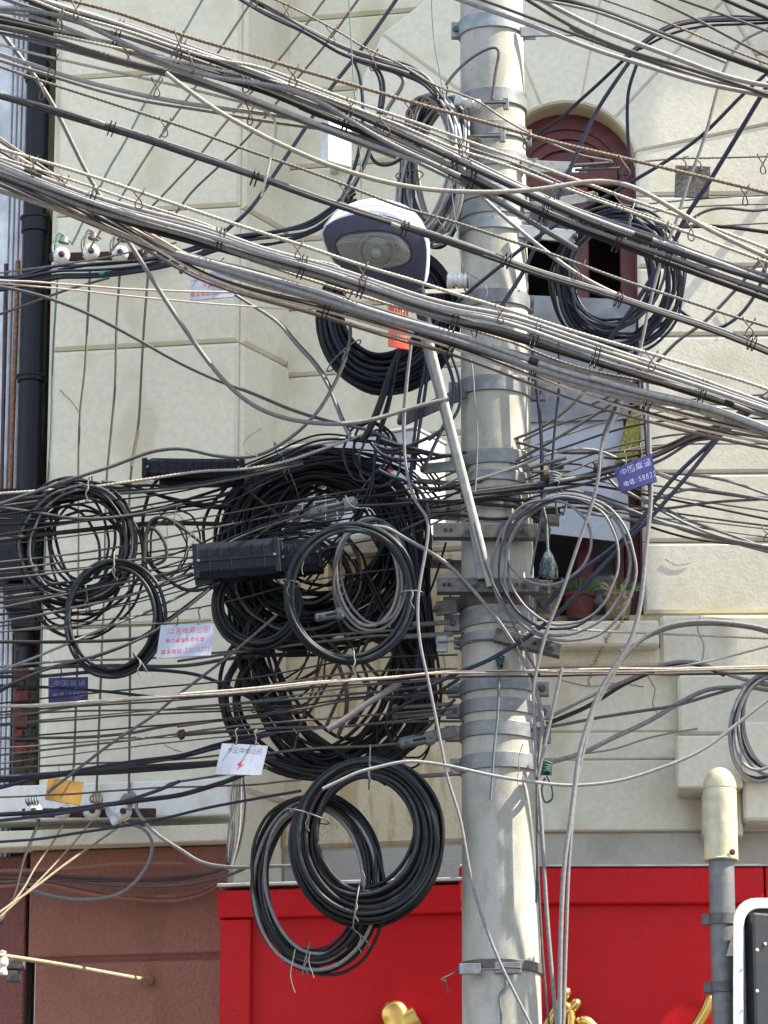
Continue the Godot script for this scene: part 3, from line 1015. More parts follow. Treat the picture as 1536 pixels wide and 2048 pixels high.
func build_hangings(FW: Plane2) -> void:
	var up := cloth_sheet("fabric_sheet", "pale grey sheet with faint flower print hung across the arched window", FW, [1000, 588, 1276, 600, 1256, 838, 1000, 846], 0.012, 0.07, M.cloth, 0.006)
	for k in [[1102, 800, 22], [1150, 760, 14], [1210, 640, 16], [1130, 700, 12]]:       # the faint rose outlines printed on it
		var m := MB.new()
		for q in 3:
			var ring := []
			for i in 18:
				var w := TAU * i / 18
				var rr: float = k[2] * (0.38 + 0.31 * q) * (1.0 + 0.16 * sin(w * (3 + q) + q))
				var py: float = k[1] + sin(w) * rr
				var o: float = lerpf(0.012, 0.07, (py - 594.0) / 248.0) + 0.011
				ring.append(FW.p(on(FW, k[0] + cos(w) * rr, py, o), o))
			m.tube(ring, 0.0016, 4, true)
		put("flower_print", m, M.cloth_print, up)
	cloth_sheet("fabric_sheet", "bluish white lower sheet hung below the flower print sheet in the window", FW, [1000, 848, 1246, 836, 1262, 1086, 1000, 1056], 0.05, 0.10, M.cloth2, 0.005)
	# yellow mesh bag drooping at the sheet's right edge
	var rows := []
	for i in 12:
		var t := i / 11.0
		var ring := []
		var c := FW.p(on(FW, lerpf(1272, 1250, t), lerpf(822, 926, t), 0.10), 0.10)
		for j in 18:
			var w := TAU * j / 18
			var rr := lerpf(0.016, 0.046, sqrt(t)) * (1.0 + 0.18 * sin(w * 5 + 2 * t))
			ring.append(c + Vector3(cos(w) * rr, 0, sin(w) * rr * 0.45))
		rows.append(ring)
	var yb := MB.new()
	yb.grid(rows, true, true)
	yb.fan(rows[11], Vector3.DOWN)
	tag(put("mesh_bag", yb, M.yellow), "yellow mesh bag hanging at the right edge of the window", "bag")
	# pots and plants on the sill
	var sill_y := on(FW, 1150, 1240, 0.08).y
	var spots := [[1158, 0.072, 0.125, "pot_red", "dull red plastic flowerpot with green plant, beside the tan pot"], [1236, 0.066, 0.125, "pot_tan", "tan flowerpot with dry trailing plant at the window's right corner"], [1090, 0.06, 0.10, "pot_tan", "tan flowerpot half hidden behind the pole's lower crossarm"]]
	for s in spots:
		var base := FW.p(Vector2(on(FW, s[0], 1230, 0.06).x, sill_y + 0.002), 0.06)
		var t := thing("flowerpot", s[4], "flowerpot", base, "flowerpots on the window sill")
		var m := MB.new()
		var r: float = s[1]
		var h: float = s[2]
		m.lathe(base, Vector3.UP, [Vector2(r * 0.74, 0), Vector2(r * 0.97, h * 0.84), Vector2(r * 1.08, h * 0.85), Vector2(r * 1.1, h), Vector2(r * 0.98, h), Vector2(r * 0.95, h * 1.0001)], 24)
		put("pot", m, M[s[3]], t)
		var n := 60 if s[3] == "pot_red" else 26
		for kind in 2:
			var lm := MB.new()
			for k in n:
				var w := rng.randf() * TAU
				var len := rng.randf_range(0.04, 0.13)
				var dir := Vector3(cos(w) * 0.8, rng.randf_range(0.2, 1.2), absf(sin(w)) * 0.5 - 0.1).normalized()
				var p0 := base + Vector3(cos(w) * r * 0.5, h * 0.95, sin(w) * r * 0.4)
				var side := dir.cross(Vector3(rng.randf() - 0.5, rng.randf() - 0.5, 1)).normalized() * rng.randf_range(0.0025, 0.0075)
				var p := [p0, p0 + dir * len * 0.5, p0 + dir * len * 0.85 + Vector3(0, -len * 0.12, 0), p0 + dir * len * 1.1 + Vector3(0, -len * 0.45, 0)]
				lm.quad(p[0] - side * 0.3, p[0] + side * 0.3, p[1] + side, p[1] - side, Vector3(0, 0, 1))
				lm.quad(p[1] - side, p[1] + side, p[2] + side * 0.8, p[2] - side * 0.8, Vector3(0, 0, 1))
				lm.tri(p[2] - side * 0.8, p[2] + side * 0.8, p[3], Vector3(0, 0, 1))
			var lo := put("leaves", lm, (M.leaf if kind == 0 else M.leaf2) if s[3] == "pot_red" else (M.leaf2 if kind == 0 else M.dry), t)
			lo.set_meta("kind", "stuff")
	# dry vine trailing from the tan pot
	var vm := MB.new()
	var vine := smooth([FW.p(on(FW, 1244, 1170, 0.15), 0.15), FW.p(on(FW, 1252, 1205, 0.17), 0.17), FW.p(on(FW, 1245, 1240, 0.17), 0.17), FW.p(on(FW, 1215, 1275, 0.16), 0.16), FW.p(on(FW, 1196, 1312, 0.10), 0.10), FW.p(on(FW, 1182, 1340, 0.07), 0.07), FW.p(on(FW, 1176, 1372, 0.06), 0.06)], 0.012)
	vm.tube(vine, 0.0025, 5)
	for p in vine:
		for k in 2:
			var dd := Vector3(rng.randf_range(-1, 1), rng.randf_range(-1, 0.4), rng.randf_range(0, 0.6)).normalized() * rng.randf_range(0.008, 0.02)
			var sd := dd.cross(Vector3(0, 0, 1)).normalized() * 0.005
			vm.quad(p, p + dd * 0.5 + sd, p + dd, p + dd * 0.5 - sd, Vector3(0, 0, 1))
	tag(put("dry_vine", vm, M.dry), "dry yellowed vine trailing down from the window sill", "plant")

func build_left(FL: Plane2, FR: Plane2, b: Node3D) -> void:
	# neighbouring white wall at the far left
	var nb := thing("white_house", "bluish white neighbouring house at the far left edge", "house", at(0, 1024, -1.9))
	var m := MB.new()
	m.box(at(-420, 1024, -1.95) * Vector3(1, 0, 1) + Vector3(0.05, 5.5, 0), Vector3(1.0, 0, 0), Vector3(0, 5.5, 0), Vector3(0, 0, 0.12))
	put("wall", m, M.bluewall, nb)
	var x0 := at(-2, 1024, -1.83).x
	for k in 4:                                                                # corrugated sheet: upright ribs
		var rm := MB.new()
		rm.box(Vector3(x0 + 0.004 + k * 0.023, 5.5, -1.82), Vector3(0.008, 0, 0), Vector3(0, 5.5, 0), Vector3(0, 0, 0.012), 0.004)
		put("cladding_rib", rm, M.bluewall, nb)
	# brick pier behind the downpipe
	var pier := thing("brick_pier", "old red and mossy brick pier below the black downpipe", "pier", at(52, 1500, -1.80))
	var core := MB.new()
	var pb := at(52, 1450, -1.82)
	core.box(Vector3(pb.x, 4.0, -1.86), Vector3(0.055, 0, 0), Vector3(0, 4.0, 0), Vector3(0, 0, 0.08))
	put("mortar", core, M.mortar, pier)
	var y := at(52, 1640, -1.78).y
	for k in 30:
		var off := 0.0 if k % 2 == 0 else 0.022
		for q in [[-0.052, -0.006 + off], [0.0 + off, 0.052]]:
			var bm := MB.new()
			bm.box(Vector3(pb.x + (q[0] + q[1]) * 0.5, y + 0.028, -1.775), Vector3((q[1] - q[0]) * 0.5 - 0.002, 0, 0), Vector3(0, 0.025, 0), Vector3(0, 0, 0.012 + rng.randf() * 0.004), 0.004)
			put("brick", bm, M.brick if (q[0] < -0.01 and rng.randf() < 0.75) or rng.randf() < 0.25 else M.brick_dark, pier)
		y += 0.060
	# black downpipe with hopper
	var dp := thing("black_downpipe", "thick black downpipe with collar and hopper at the left wall corner", "downpipe", at(60, 1300, -1.72))
	var c := at(76, 200, -1.68)
	var yt := at(80, -300, -1.68).y
	var yb := at(60, 985, -1.68).y
	var pm := MB.new()
	pm.lathe(Vector3(c.x, yb, -1.68), Vector3.UP, [Vector2(0.054, 0), Vector2(0.054, yt - yb)], 28)
	put("pipe", pm, M.pipe_black, dp)
	for yy in [452, 160, 760]:
		var cm := MB.new()
		var h := 0.036 if yy == 452 else 0.014
		cm.lathe(Vector3(c.x, at(76, yy, -1.68).y - h, -1.68), Vector3.UP, [Vector2(0.056, 0), Vector2(0.064, 0.004), Vector2(0.064, h * 2 - 0.006), Vector2(0.070, h * 2 - 0.004), Vector2(0.070, h * 2 + 0.006), Vector2(0.054, h * 2 + 0.008)], 28)
		put("collar", cm, M.pipe_black, dp)
	for q in [[-8, 985, 76, 1168, 0.10], [12, 1170, 80, 1228, 0.085], [22, 1228, 76, 1262, 0.06]]:
		var hm := MB.new()
		var a := at(q[0], q[3], -1.68)
		var e := at(q[2], q[1], -1.68)
		hm.box((a + e) * 0.5 * Vector3(1, 1, 0) + Vector3(0, 0, -1.70), Vector3((e.x - a.x) * 0.5, 0, 0), Vector3(0, (e.y - a.y) * 0.5, 0), Vector3(0, 0, q[4]), 0.012)
		put("hopper", hm, M.pipe_black, dp)
	var low := MB.new()
	low.lathe(at(50, 1330, -1.72), Vector3.UP, [Vector2(0.034, 0), Vector2(0.034, 0.08), Vector2(0.048, 0.09), Vector2(0.048, 0.16)], 24)
	put("spigot", low, M.pipe_black, dp)
	# two rust-brown pipes on the white wall
	for q in [[12, 528, 3, 985, "narrow rust brown pipe on the white wall, the left one"], [36, 522, 20, 985, "orange brown pipe on the white wall, next to the black downpipe"]]:
		var t := MB.new()
		t.tube([at(q[0], q[1], -1.74), at((q[0] + q[2]) * 0.5, 760, -1.74), at(q[2], q[3], -1.74)], (4.6 if q[0] < 20 else 6.0) * PX, 12)
		tag(put("rusty_pipe", t, M.pipe_rust if q[0] > 20 else M.maroon), q[4], "pipe", "pipes on the white wall")

	# ledge under the pilaster, brown wall below it
	put("ledge_fascia", slab(FL, -60, 1556, 458, 1646, -0.02, 0.13, 0.006), M.ledge, b)
	put("ledge_moulding", slab(FL, -60, 1647, 455, 1697, -0.02, 0.125, 0.004), M.sill, b)
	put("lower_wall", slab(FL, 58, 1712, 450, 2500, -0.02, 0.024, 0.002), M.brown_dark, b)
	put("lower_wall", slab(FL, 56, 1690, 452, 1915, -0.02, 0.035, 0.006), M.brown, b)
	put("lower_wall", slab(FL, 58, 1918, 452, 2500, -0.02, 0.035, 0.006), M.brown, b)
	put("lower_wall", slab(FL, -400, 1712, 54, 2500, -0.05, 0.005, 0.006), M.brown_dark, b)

func build_sign(FL: Plane2) -> void:
	var SL := facade(432, -1.40, 930, -1.24, 1800)
	var SR := facade(930, -1.24, 1700, -1.22, 1800)
	var t := thing("shop_sign", "large red shop sign board with raised gold characters behind the pole", "shop sign", at(930, 2048, -1.3))
	put("board", slab(SL, 434, 1768, 940, 2500, -0.30, 0.0, 0.002), M.red, t)
	put("board", slab(SR, 925, 1738, 1750, 2500, -0.30, 0.0, 0.002), M.red, t)
	put("border", slab(SL, 434, 1768, 925, 1836, 0.0, 0.05, 0.006), M.red, t)
	put("border", slab(SL, 434, 1838, 500, 2500, 0.0, 0.05, 0.006), M.red, t)
	put("border", slab(SR, 918, 1734, 1527, 1806, 0.0, 0.05, 0.006), M.red, t)
	put("border", slab(SR, 1532, 1733, 1750, 1806, 0.0, 0.05, 0.006), M.red, t)
	put("flashing", slab(SL, 434, 1760, 928, 1767, -0.20, 0.056, 0.002), M.flashing, t)
	put("flashing", slab(SR, 920, 1727, 1750, 1733, -0.20, 0.056, 0.002), M.flashing, t)
	for q in [[SL, 448, 1782], [SL, 560, 1776], [SL, 860, 1752], [SL, 470, 1900], [SL, 468, 2020], [SR, 1120, 1745], [SR, 1260, 1744], [SR, 1400, 1744], [SR, 1515, 1744]]:
		var sm := MB.new()
		sm.lathe(q[0].p(on(q[0], q[1], q[2] + 8, 0.05), 0.05), q[0].n, [Vector2(0.006, 0), Vector2(0.005, 0.003), Vector2(0.0001, 0.004)], 10)
		put("screw", sm, M.galv_dark, t)
	# the tops of the raised gold characters: rounded strokes standing off the board
	var strokes := [[SL, [[774, 2006, 796, 2046, 792, 2140]], 30], [SL, [[796, 2062, 818, 2046, 836, 2036]], 27], [SL, [[790, 2060, 800, 2100, 800, 2160]], 24],
		[SR, [[1138, 1976, 1118, 2010, 1090, 2060]], 12], [SR, [[1160, 2000, 1136, 2024, 1108, 2040]], 13], [SR, [[1150, 2052, 1170, 2046, 1186, 2060]], 16], [SR, [[1122, 2010, 1138, 2020, 1140, 2090]], 11], [SR, [[1424, 1990, 1410, 2024, 1385, 2064]], 13]]
	for s in strokes:
		var f: Plane2 = s[0]
		for q in s[1]:
			var c := []
			for i in range(0, q.size(), 2):
				c.append(f.p(on(f, q[i], q[i + 1], 0.07), 0.07))
			var sm := smooth(c, 0.012)
			var m := MB.new()
			var rows := []
			var r: float = s[2] * PX
			for i in sm.size():
				var tg: Vector3 = (sm[mini(i + 1, sm.size() - 1)] - sm[maxi(i - 1, 0)]).normalized()
				var sd := tg.cross(f.n).normalized()
				var k := 1.0
				var dist: float = minf((sm[i] - sm[0]).length(), r)
				k = sqrt(maxf(0.0, 1.0 - pow(1.0 - dist / r, 2.0)))
				var ring := []
				for j in 20:
					var w := TAU * j / 20
					ring.append(sm[i] + sd * cos(w) * r * k + f.n * signf(sin(w)) * pow(absf(sin(w)), 0.7) * 0.045 * sqrt(k))
				rows.append(ring)
			m.grid(rows, true, false)
			put("gold_stroke", m, M.gold, t)
	for q in [[SL, 815, 2080], [SR, 1135, 2090]]:
		var m := MB.new()
		m.box(q[0].p(on(q[0], q[1], q[2], 0.03), 0.03), q[0].u * 0.06, Vector3(0, 0.06, 0), q[0].n * 0.03, 0.01)
		put("letter_mount", m, M.gold, t)

# ---------------------------------------------------------------- pole, lamp, fittings
func pole_r(y: float) -> float:
	return 0.1605 - 0.0059 * (y - 3.9)

func pole_c(y: float) -> Vector3:
	return Vector3(lerpf(0.4735, 0.4625, (y - 3.9) / 4.4), y, 0)

func row_y(py: float) -> float:
	return at(985, py, 0.0).y

func band(t: Node3D, py: float, h_px: float, mat: String, lug_l: float, lug_r: float, tilt := 0.0) -> void:
	# half-bands of flat steel bolted through lugs on both sides
	var y := row_y(py)
	var c := pole_c(y)
	var r := pole_r(y)
	var h := h_px * PX
	var ax := Vector3(sin(tilt), cos(tilt), 0)
	var m := MB.new()
	m.lathe(c - ax * h * 0.5, ax, [Vector2(r + 0.001, 0), Vector2(r + 0.009, 0.001), Vector2(r + 0.010, 0.003), Vector2(r + 0.010, h - 0.003), Vector2(r + 0.009, h - 0.001), Vector2(r + 0.001, h)], 48)
	for s in [-1.0, 1.0]:
		var l: float = (lug_l if s < 0 else lug_r) * PX
		if l <= 0.0:
			continue
		for q in [-1.0, 1.0]:
			m.box(c + Vector3(s * (r + l * 0.5), s * sin(-tilt) * r, q * 0.014), Vector3(l * 0.5 + 0.006, 0, 0), Vector3(0, h * 0.5, 0), Vector3(0, 0, 0.004), 0.002)
	var o := put("pole_band", m, M[mat], t)
	for s in [-1.0, 1.0]:
		var l: float = (lug_l if s < 0 else lug_r) * PX
		if l <= 0.0:
			continue
		var bm := MB.new()
		var bc := c + Vector3(s * (r + l * 0.55), s * sin(-tilt) * r, 0)
		bm.lathe(bc + Vector3(0, 0, -0.035), Vector3(0, 0, 1), [Vector2(0.006, 0), Vector2(0.006, 0.06), Vector2(0.014, 0.0601), Vector2(0.014, 0.0605)], 10)
		bm.lathe(bc + Vector3(0, 0, 0.018), Vector3(0, 0, 1), [Vector2(0.0135, 0), Vector2(0.0135, 0.010), Vector2(0.012, 0.012)], 6)
		put("bolt", bm, M.galv_dark, o)

func arm(t: Node3D, x0: float, y0: float, x1: float, y1: float, z: float, hgt: float, mat: String, holes: Array) -> void:
	# channel steel crossarm: web with two flanges, dark punched holes
	var a := at(x0, y0, z)
	var e := at(x1, y1, z)
	var u := (e - a).normalized()
	var up := Vector3(-u.y, u.x, 0)
	var c := (a + e) * 0.5
	var hl := (e - a).length() * 0.5
	var h := hgt * PX * 0.5
	var m := MB.new()
	m.box(c, u * hl, up * h, Vector3(0, 0, 0.004), 0.002)
	m.box(c + up * (h - 0.003) - Vector3(0, 0, 0.029), u * hl, up * 0.0028, Vector3(0, 0, 0.0245))
	m.box(c - up * (h - 0.003) - Vector3(0, 0, 0.029), u * hl, up * 0.0028, Vector3(0, 0, 0.0245))
	var o := put("crossarm", m, M[mat], t)
	for q in holes:
		var hm := MB.new()
		var p: Vector3 = a.lerp(e, q)
		hm.lathe(p + Vector3(0, 0, 0.0035), Vector3(0, 0, 1), [Vector2(0.0085, 0), Vector2(0.0085, 0.0012), Vector2(0.0001, 0.0012)], 14)
		put("bolt_hole", hm, M.hole, o)
	for q in [0.36, 0.86]:
		var bm := MB.new()
		bm.lathe(a.lerp(e, q) + Vector3(0, 0, 0.0045), Vector3(0, 0, 1), [Vector2(0.017, 0), Vector2(0.017, 0.003), Vector2(0.012, 0.0031), Vector2(0.012, 0.014), Vector2(0.007, 0.0141), Vector2(0.007, 0.026), Vector2(0.0001, 0.027)], 8)
		put("bolt", bm, M.galv_dark, o)

func bar_part(t: Node3D, called: String, a: Vector3, e: Vector3, w: float, d: float, mat: String, ch := 0.003) -> void:
	var u := (e - a)
	var n := Vector3(0, 0, 1)
	var v := u.cross(n).normalized()
	n = v.cross(u).normalized()
	var m := MB.new()
	m.box((a + e) * 0.5, u * 0.5, v * w * 0.5, n * d * 0.5, ch)
	put(called, m, M[mat], t)

func build_pole() -> void:
	var t := thing("utility_pole", "thick round concrete utility pole clamped with many steel bands", "utility pole", Vector3(0.475, 0.13, 0))
	var m := MB.new()
	var rows := []
	for i in 45:
		var y := 0.13 + i * 0.24
		var ring := []
		for j in 56:
			var w := TAU * j / 56
			ring.append(pole_c(y) + Vector3(cos(w), 0, -sin(w)) * pole_r(y))
		rows.append(ring)
	m.grid(rows, true)
	m.fan(rows[44], Vector3.UP)
	put("shaft", m, M.concrete, t)
	# row, height, finish, left lug, right lug
	for q in [[62, 34, "galv_blue", 16, 24], [212, 34, "galv", 14, 0], [278, 32, "galv", 0, 10], [336, 34, "galv", 0, 22], [402, 26, "galv_blue", 0, 0], [432, 30, "galv_blue", 0, 0], [466, 24, "galv_blue", 0, 0],
			[612, 32, "galv", 0, 8], [784, 34, "galv", 22, 30], [930, 30, "galv", 20, 24], [968, 22, "galv", 0, 0], [1210, 30, "galv_dark", 34, 30], [1246, 34, "galv", 32, 0], [1288, 22, "galv", 12, 18],
			[1380, 28, "galv", 24, 24], [1424, 28, "galv", 28, 26], [1470, 30, "galv", 30, 26], [1534, 32, "galv", 20, 26], [1940, 20, "galv_dark", 4, 4]]:
		band(t, q[0], q[1], q[2], q[3], q[4], rng.randf_range(-0.03, 0.03))
	# crossarms in front and behind, seen between the cables
	arm(t, 866, 1060, 1076, 1062, 0.20, 30, "galv_dark", [0.12, 0.17, 0.78, 0.84])
	arm(t, 874, 1170, 1078, 1170, 0.21, 29, "galv_dark", [0.07, 0.12, 0.78, 0.84])
	arm(t, 1056, 1062, 1100, 1062, 0.17, 28, "galv_dark", [0.7])
	arm(t, 1062, 1174, 1098, 1174, 0.17, 28, "galv_dark", [0.6])
	arm(t, 842, 1014, 1120, 1030, -0.19, 36, "galv_dark", [0.2, 0.8])
	arm(t, 846, 1124, 990, 1128, -0.16, 12, "galv_dark", [])
	arm(t, 990, 1268, 1122, 1300, 0.19, 26, "galv_dark", [0.3, 0.6])
	# tension clevises and straps reaching out to the cables
	for q in [[1042, 332, 1145, 336, 26, "galv"], [1140, 338, 1170, 338, 20, "galv"], [1036, 462, 1150, 474, 28, "galv_blue"], [1046, 418, 1190, 392, 22, "galv"], [1040, 64, 1156, 62, 22, "galv"],
			[930, 930, 846, 938, 22, "galv"], [930, 784, 800, 842, 26, "galv_dark"], [1040, 928, 1122, 934, 26, "galv"], [915, 1212, 872, 1218, 30, "galv_dark"], [912, 1462, 800, 1488, 24, "galv_dark"],
			[906, 1382, 812, 1392, 8, "galv_dark"], [906, 1408, 790, 1416, 8, "galv_dark"], [906, 1424, 790, 1434, 8, "galv_dark"], [900, 1244, 830, 1250, 9, "galv_dark"], [906, 1268, 800, 1274, 10, "galv_dark"], [906, 1548, 780, 1556, 8, "galv_dark"],
			[912, 1006, 850, 1002, 7, "galv_dark"], [912, 968, 838, 962, 10, "galv_dark"]]:
		bar_part(t, "strain_link", at(q[0], q[1], 0.10), at(q[2], q[3], 0.06), q[4] * PX, 0.012, q[5])
		var bm := MB.new()
		bm.lathe(at(q[2], q[3], 0.06) + Vector3(0, 0, -0.02), Vector3(0, 0, 1), [Vector2(0.013, 0), Vector2(0.013, 0.036), Vector2(0.008, 0.038), Vector2(0.008, 0.05)], 8)
		put("bolt", bm, M.galv_dark, t)
	# long threaded bolts
	for q in [[876, 1284, 990, 1278, 4], [1004, 1934, 1042, 1936, 3], [962, 1939, 1000, 1938, 3], [1142, 332, 1226, 326, 8], [1150, 340, 1240, 336, 6], [962, 206, 1012, 205, 6], [920, 274, 1000, 272, 7], [1060, 936, 1132, 916, 8], [1064, 944, 1140, 942, 6]]:
		var bm := MB.new()
		bm.tube([at(q[0], q[1], 0.175), at(q[2], q[3], 0.175)], q[4] * PX * 0.5, 10)
		put("threaded_rod", bm, M.galv_dark, t)
	for q in [[1012, 208, 12, 26], [1005, 272, 12, 28], [884, 1288, 22, 34], [1016, 1936, 52, 22], [940, 1938, 42, 22]]:
		var bm := MB.new()
		var p := at(q[0], q[1], 0.165)
		bm.box(p, Vector3(q[2] * PX * 0.5, 0, 0), Vector3(0, q[3] * PX * 0.5, 0), Vector3(0, 0, 0.008), 0.003)
		put("end_plate", bm, M.galv, t)

	# white insulator spools on the pole's left side
	for q in [[935, 205, 54, 22, 12.0, "white porcelain strain insulator at the pole, above the rusty rod"], [916, 562, 46, 34, 0.0, "white plastic fitting beside the street lamp, with a green ring"]]:
		var k := thing("insulator", q[5], "insulator", at(q[0], q[1], 0.16))
		var dir := Vector3(cos(deg_to_rad(q[4])), -sin(deg_to_rad(q[4])), 0)
		var L: float = q[2] * PX
		var R: float = q[3] * PX * 0.5
		var bm := MB.new()
		bm.lathe(at(q[0], q[1], 0.16) - dir * L * 0.5, dir, [Vector2(R * 0.7, 0), Vector2(R, L * 0.06), Vector2(R, L * 0.22), Vector2(R * 0.72, L * 0.3), Vector2(R * 0.72, L * 0.45), Vector2(R, L * 0.5), Vector2(R, L * 0.66), Vector2(R * 0.75, L * 0.74), Vector2(R, L * 0.82), Vector2(R, L * 0.96), Vector2(R * 0.6, L)], 20)
		put("body", bm, M.porcelain, k)
		if q[4] == 0.0:
			var gm := MB.new()
			gm.lathe(at(q[0], q[1], 0.16) + dir * L * 0.38, dir, [Vector2(R * 1.05, 0), Vector2(R * 1.12, 0.002), Vector2(R * 1.12, 0.007), Vector2(R * 1.05, 0.009)], 20)
			put("ring", gm, M.greenwire, k)
	var rr := MB.new()
	rr.lathe(at(924, 278, 0.17), Vector3(1, -0.04, 0), [Vector2(0.010, 0), Vector2(0.013, 0.004), Vector2(0.013, 0.076), Vector2(0.009, 0.08)], 14)
	tag(put("rusty_sleeve", rr, M.rusty), "rusty tube sleeve pointing at the pole below the white insulator", "sleeve")

func outline(px: Array, n: int, z: float, tilt: float) -> Array:     # n points round an outline, by direction from its middle
	var c := Vector2(755, 498)
	var v := []
	for i in range(0, px.size(), 2):
		v.append(Vector3(px[i], px[i + 1], 0))
	var sm := smooth(v, 2.0, true)
	var out := []
	for i in n:
		var w := TAU * i / n
		var best := 9.0
		var hit := Vector3.ZERO
		for q in sm:
			var d := absf(wrapf(Vector2(q.x - c.x, q.y - c.y).angle() - w, -PI, PI))
			if d < best:
				best = d
				hit = q
		out.append(at(hit.x, hit.y, z - (hit.y - 500.0) * tilt))
	return out

func build_lamp() -> void:
	var t := thing("street_lamp", "white topped street lamp head with dark underside and oval glass", "street lamp", at(960, 1150, 0.3))
	# outlines measured on the lamp: the glass rim, the bezel's edge, and the shell's crest behind it
	var nseg := 44
	var tilt := 0.00085
	var gl := [671, 485, 684, 472, 722, 464, 757, 462, 786, 466, 806, 476, 819, 493, 823, 513, 815, 525, 792, 533, 757, 538, 729, 536, 702, 526, 682, 513, 673, 499]
	var bz := [646, 462, 660, 446, 698, 431, 745, 427, 786, 434, 815, 445, 841, 462, 851, 489, 853, 517, 849, 556, 843, 576, 825, 583, 786, 574, 737, 558, 690, 540, 667, 521, 653, 493]
	var cr := [650, 456, 671, 424, 698, 408, 729, 399, 757, 397, 796, 405, 825, 420, 846, 446, 857, 476, 858, 520, 853, 560, 836, 572, 786, 562, 737, 548, 690, 532, 668, 515, 654, 490]
	var glass := outline(gl, nseg, 0.70, tilt)
	var bez := outline(bz, nseg, 0.685, tilt)
	var wide := outline(bz, nseg, 0.64, tilt)
	var crest := outline(cr, nseg, 0.52, 0.0004)
	var ctr := at(760, 470, 0.46)
	var lip := []
	for i in nseg:
		lip.append(glass[i].lerp(bez[i], 0.06) + Vector3(0, -0.004, 0.012))
	var bm := MB.new()
	var inner := []
	for i in nseg:
		inner.append(glass[i] + Vector3(0, 0.006, -0.02))
	bm.grid([inner, glass, lip, bez], true, true)
	put("bezel", bm, M.bezel, t)
	var seam := MB.new()
	var edge2 := []
	for i in nseg:
		edge2.append(bez[i].lerp(wide[i], 0.45) + (bez[i] - ctr).normalized() * 0.006)
	seam.grid([bez, edge2, wide], true, true)
	put("seam_band", seam, M.shell_grey, t)
	var sh := MB.new()
	var rows := [wide]
	for k in range(1, 5):
		var ring := []
		for i in nseg:
			var q := wide[i].lerp(crest[i], k / 4.0) as Vector3
			ring.append(q + (q - ctr).normalized() * 0.010 * sin(PI * k / 4.0))
		rows.append(ring)
	for k in range(1, 8):
		var a := k / 7.0 * PI * 0.5
		var ring := []
		for i in nseg:
			ring.append(at(762, 482, 0.50) + (crest[i] - at(762, 482, 0.50)) * cos(a) + Vector3(0, 0.02, -0.13) * sin(a))
		rows.append(ring)
	sh.grid(rows, true, true)
	put("shell", sh, M.white_shell, t)
	# glass bowl bulging out of the rim, bright reflector and lamp behind it
	var gc := Vector3.ZERO
	for p in glass:
		gc += p
	gc /= nseg
	var gm := MB.new()
	var gr := []
	for k in range(0, 7):
		var a := k / 6.0 * PI * 0.5
		var ring := []
		for i in nseg:
			ring.append(gc + (glass[i] - gc) * cos(a) + Vector3(0, -0.022, 0.032) * sin(a))
		gr.append(ring)
	gm.grid(gr, true, false)
	put("glass", gm, M.lens, t)
	var rm := MB.new()
	var r2 := []
	for k in range(0, 7):
		var a := k / 6.0 * PI * 0.5
		var ring := []
		for i in nseg:
			ring.append(gc + (glass[i] - gc) * 0.99 * cos(a) + Vector3(0, 0.03, -0.10) * sin(a) + Vector3(0, 0.002, -0.004))
		r2.append(ring)
	rm.grid(r2, true, true)
	put("reflector", rm, M.reflector, t)
	var lm := MB.new()
	var ld := Vector3(0, -0.45, 0.9).normalized()
	lm.lathe(gc + Vector3(0, 0.018, -0.075), ld, [Vector2(0.058, 0), Vector2(0.055, 0.012), Vector2(0.042, 0.018), Vector2(0.030, 0.02), Vector2(0.028, 0.045), Vector2(0.020, 0.058), Vector2(0.0001, 0.062)], 24)
	put("bulb_socket", lm, M.reflector_dark, t)
	for k in 2:
		var rg := MB.new()
		var ringp := []
		var sx := ld.cross(Vector3.UP).normalized()
		var sy := sx.cross(ld)
		for i in 30:
			var w := TAU * i / 30
			ringp.append(gc + Vector3(0, 0.016, -0.05 - 0.012 * k) + (sx * cos(w) + sy * sin(w)) * (0.046 + 0.026 * k))
		rg.tube(ringp, 0.0035, 6, true)
		put("lens_ring", rg, M.reflector, t)
	var latch := MB.new()
	latch.tube([at(706, 412, 0.61), at(735, 411, 0.61), at(731, 425, 0.66)], 0.0022, 5)
	put("latch", latch, M.bezel, t)
	# neck and the two-armed bracket that comes back to the pole
	var nk := MB.new()
	nk.tube(smooth([at(828, 560, 0.58), at(838, 590, 0.54), at(846, 630, 0.46), at(856, 668, 0.43)], 0.02), 0.030, 16, false, 0, 0, 0.026)
	put("neck", nk, M.bezel, t)
	var arm1 := MB.new()
	arm1.tube([at(850, 650, 0.44), at(900, 850, 0.36), at(982, 1172, 0.235)], 8.6 * PX, 16)
	put("arm_tube", arm1, M.pipe_grey, t)
	var u := (at(964, 1150, 0.24) - at(846, 640, 0.44))
	bar_part(t, "arm_channel", at(838, 640, 0.43), at(952, 1060, 0.26), 0.030, 0.028, "galv", 0.003)
	bar_part(t, "arm_channel", at(949, 1050, 0.255), at(966, 1158, 0.23), 0.046, 0.03, "galv", 0.003)
	bar_part(t, "arm_bracket", at(840, 584, 0.5), at(940, 582, 0.18), 0.022, 0.01, "galv_dark", 0.002)

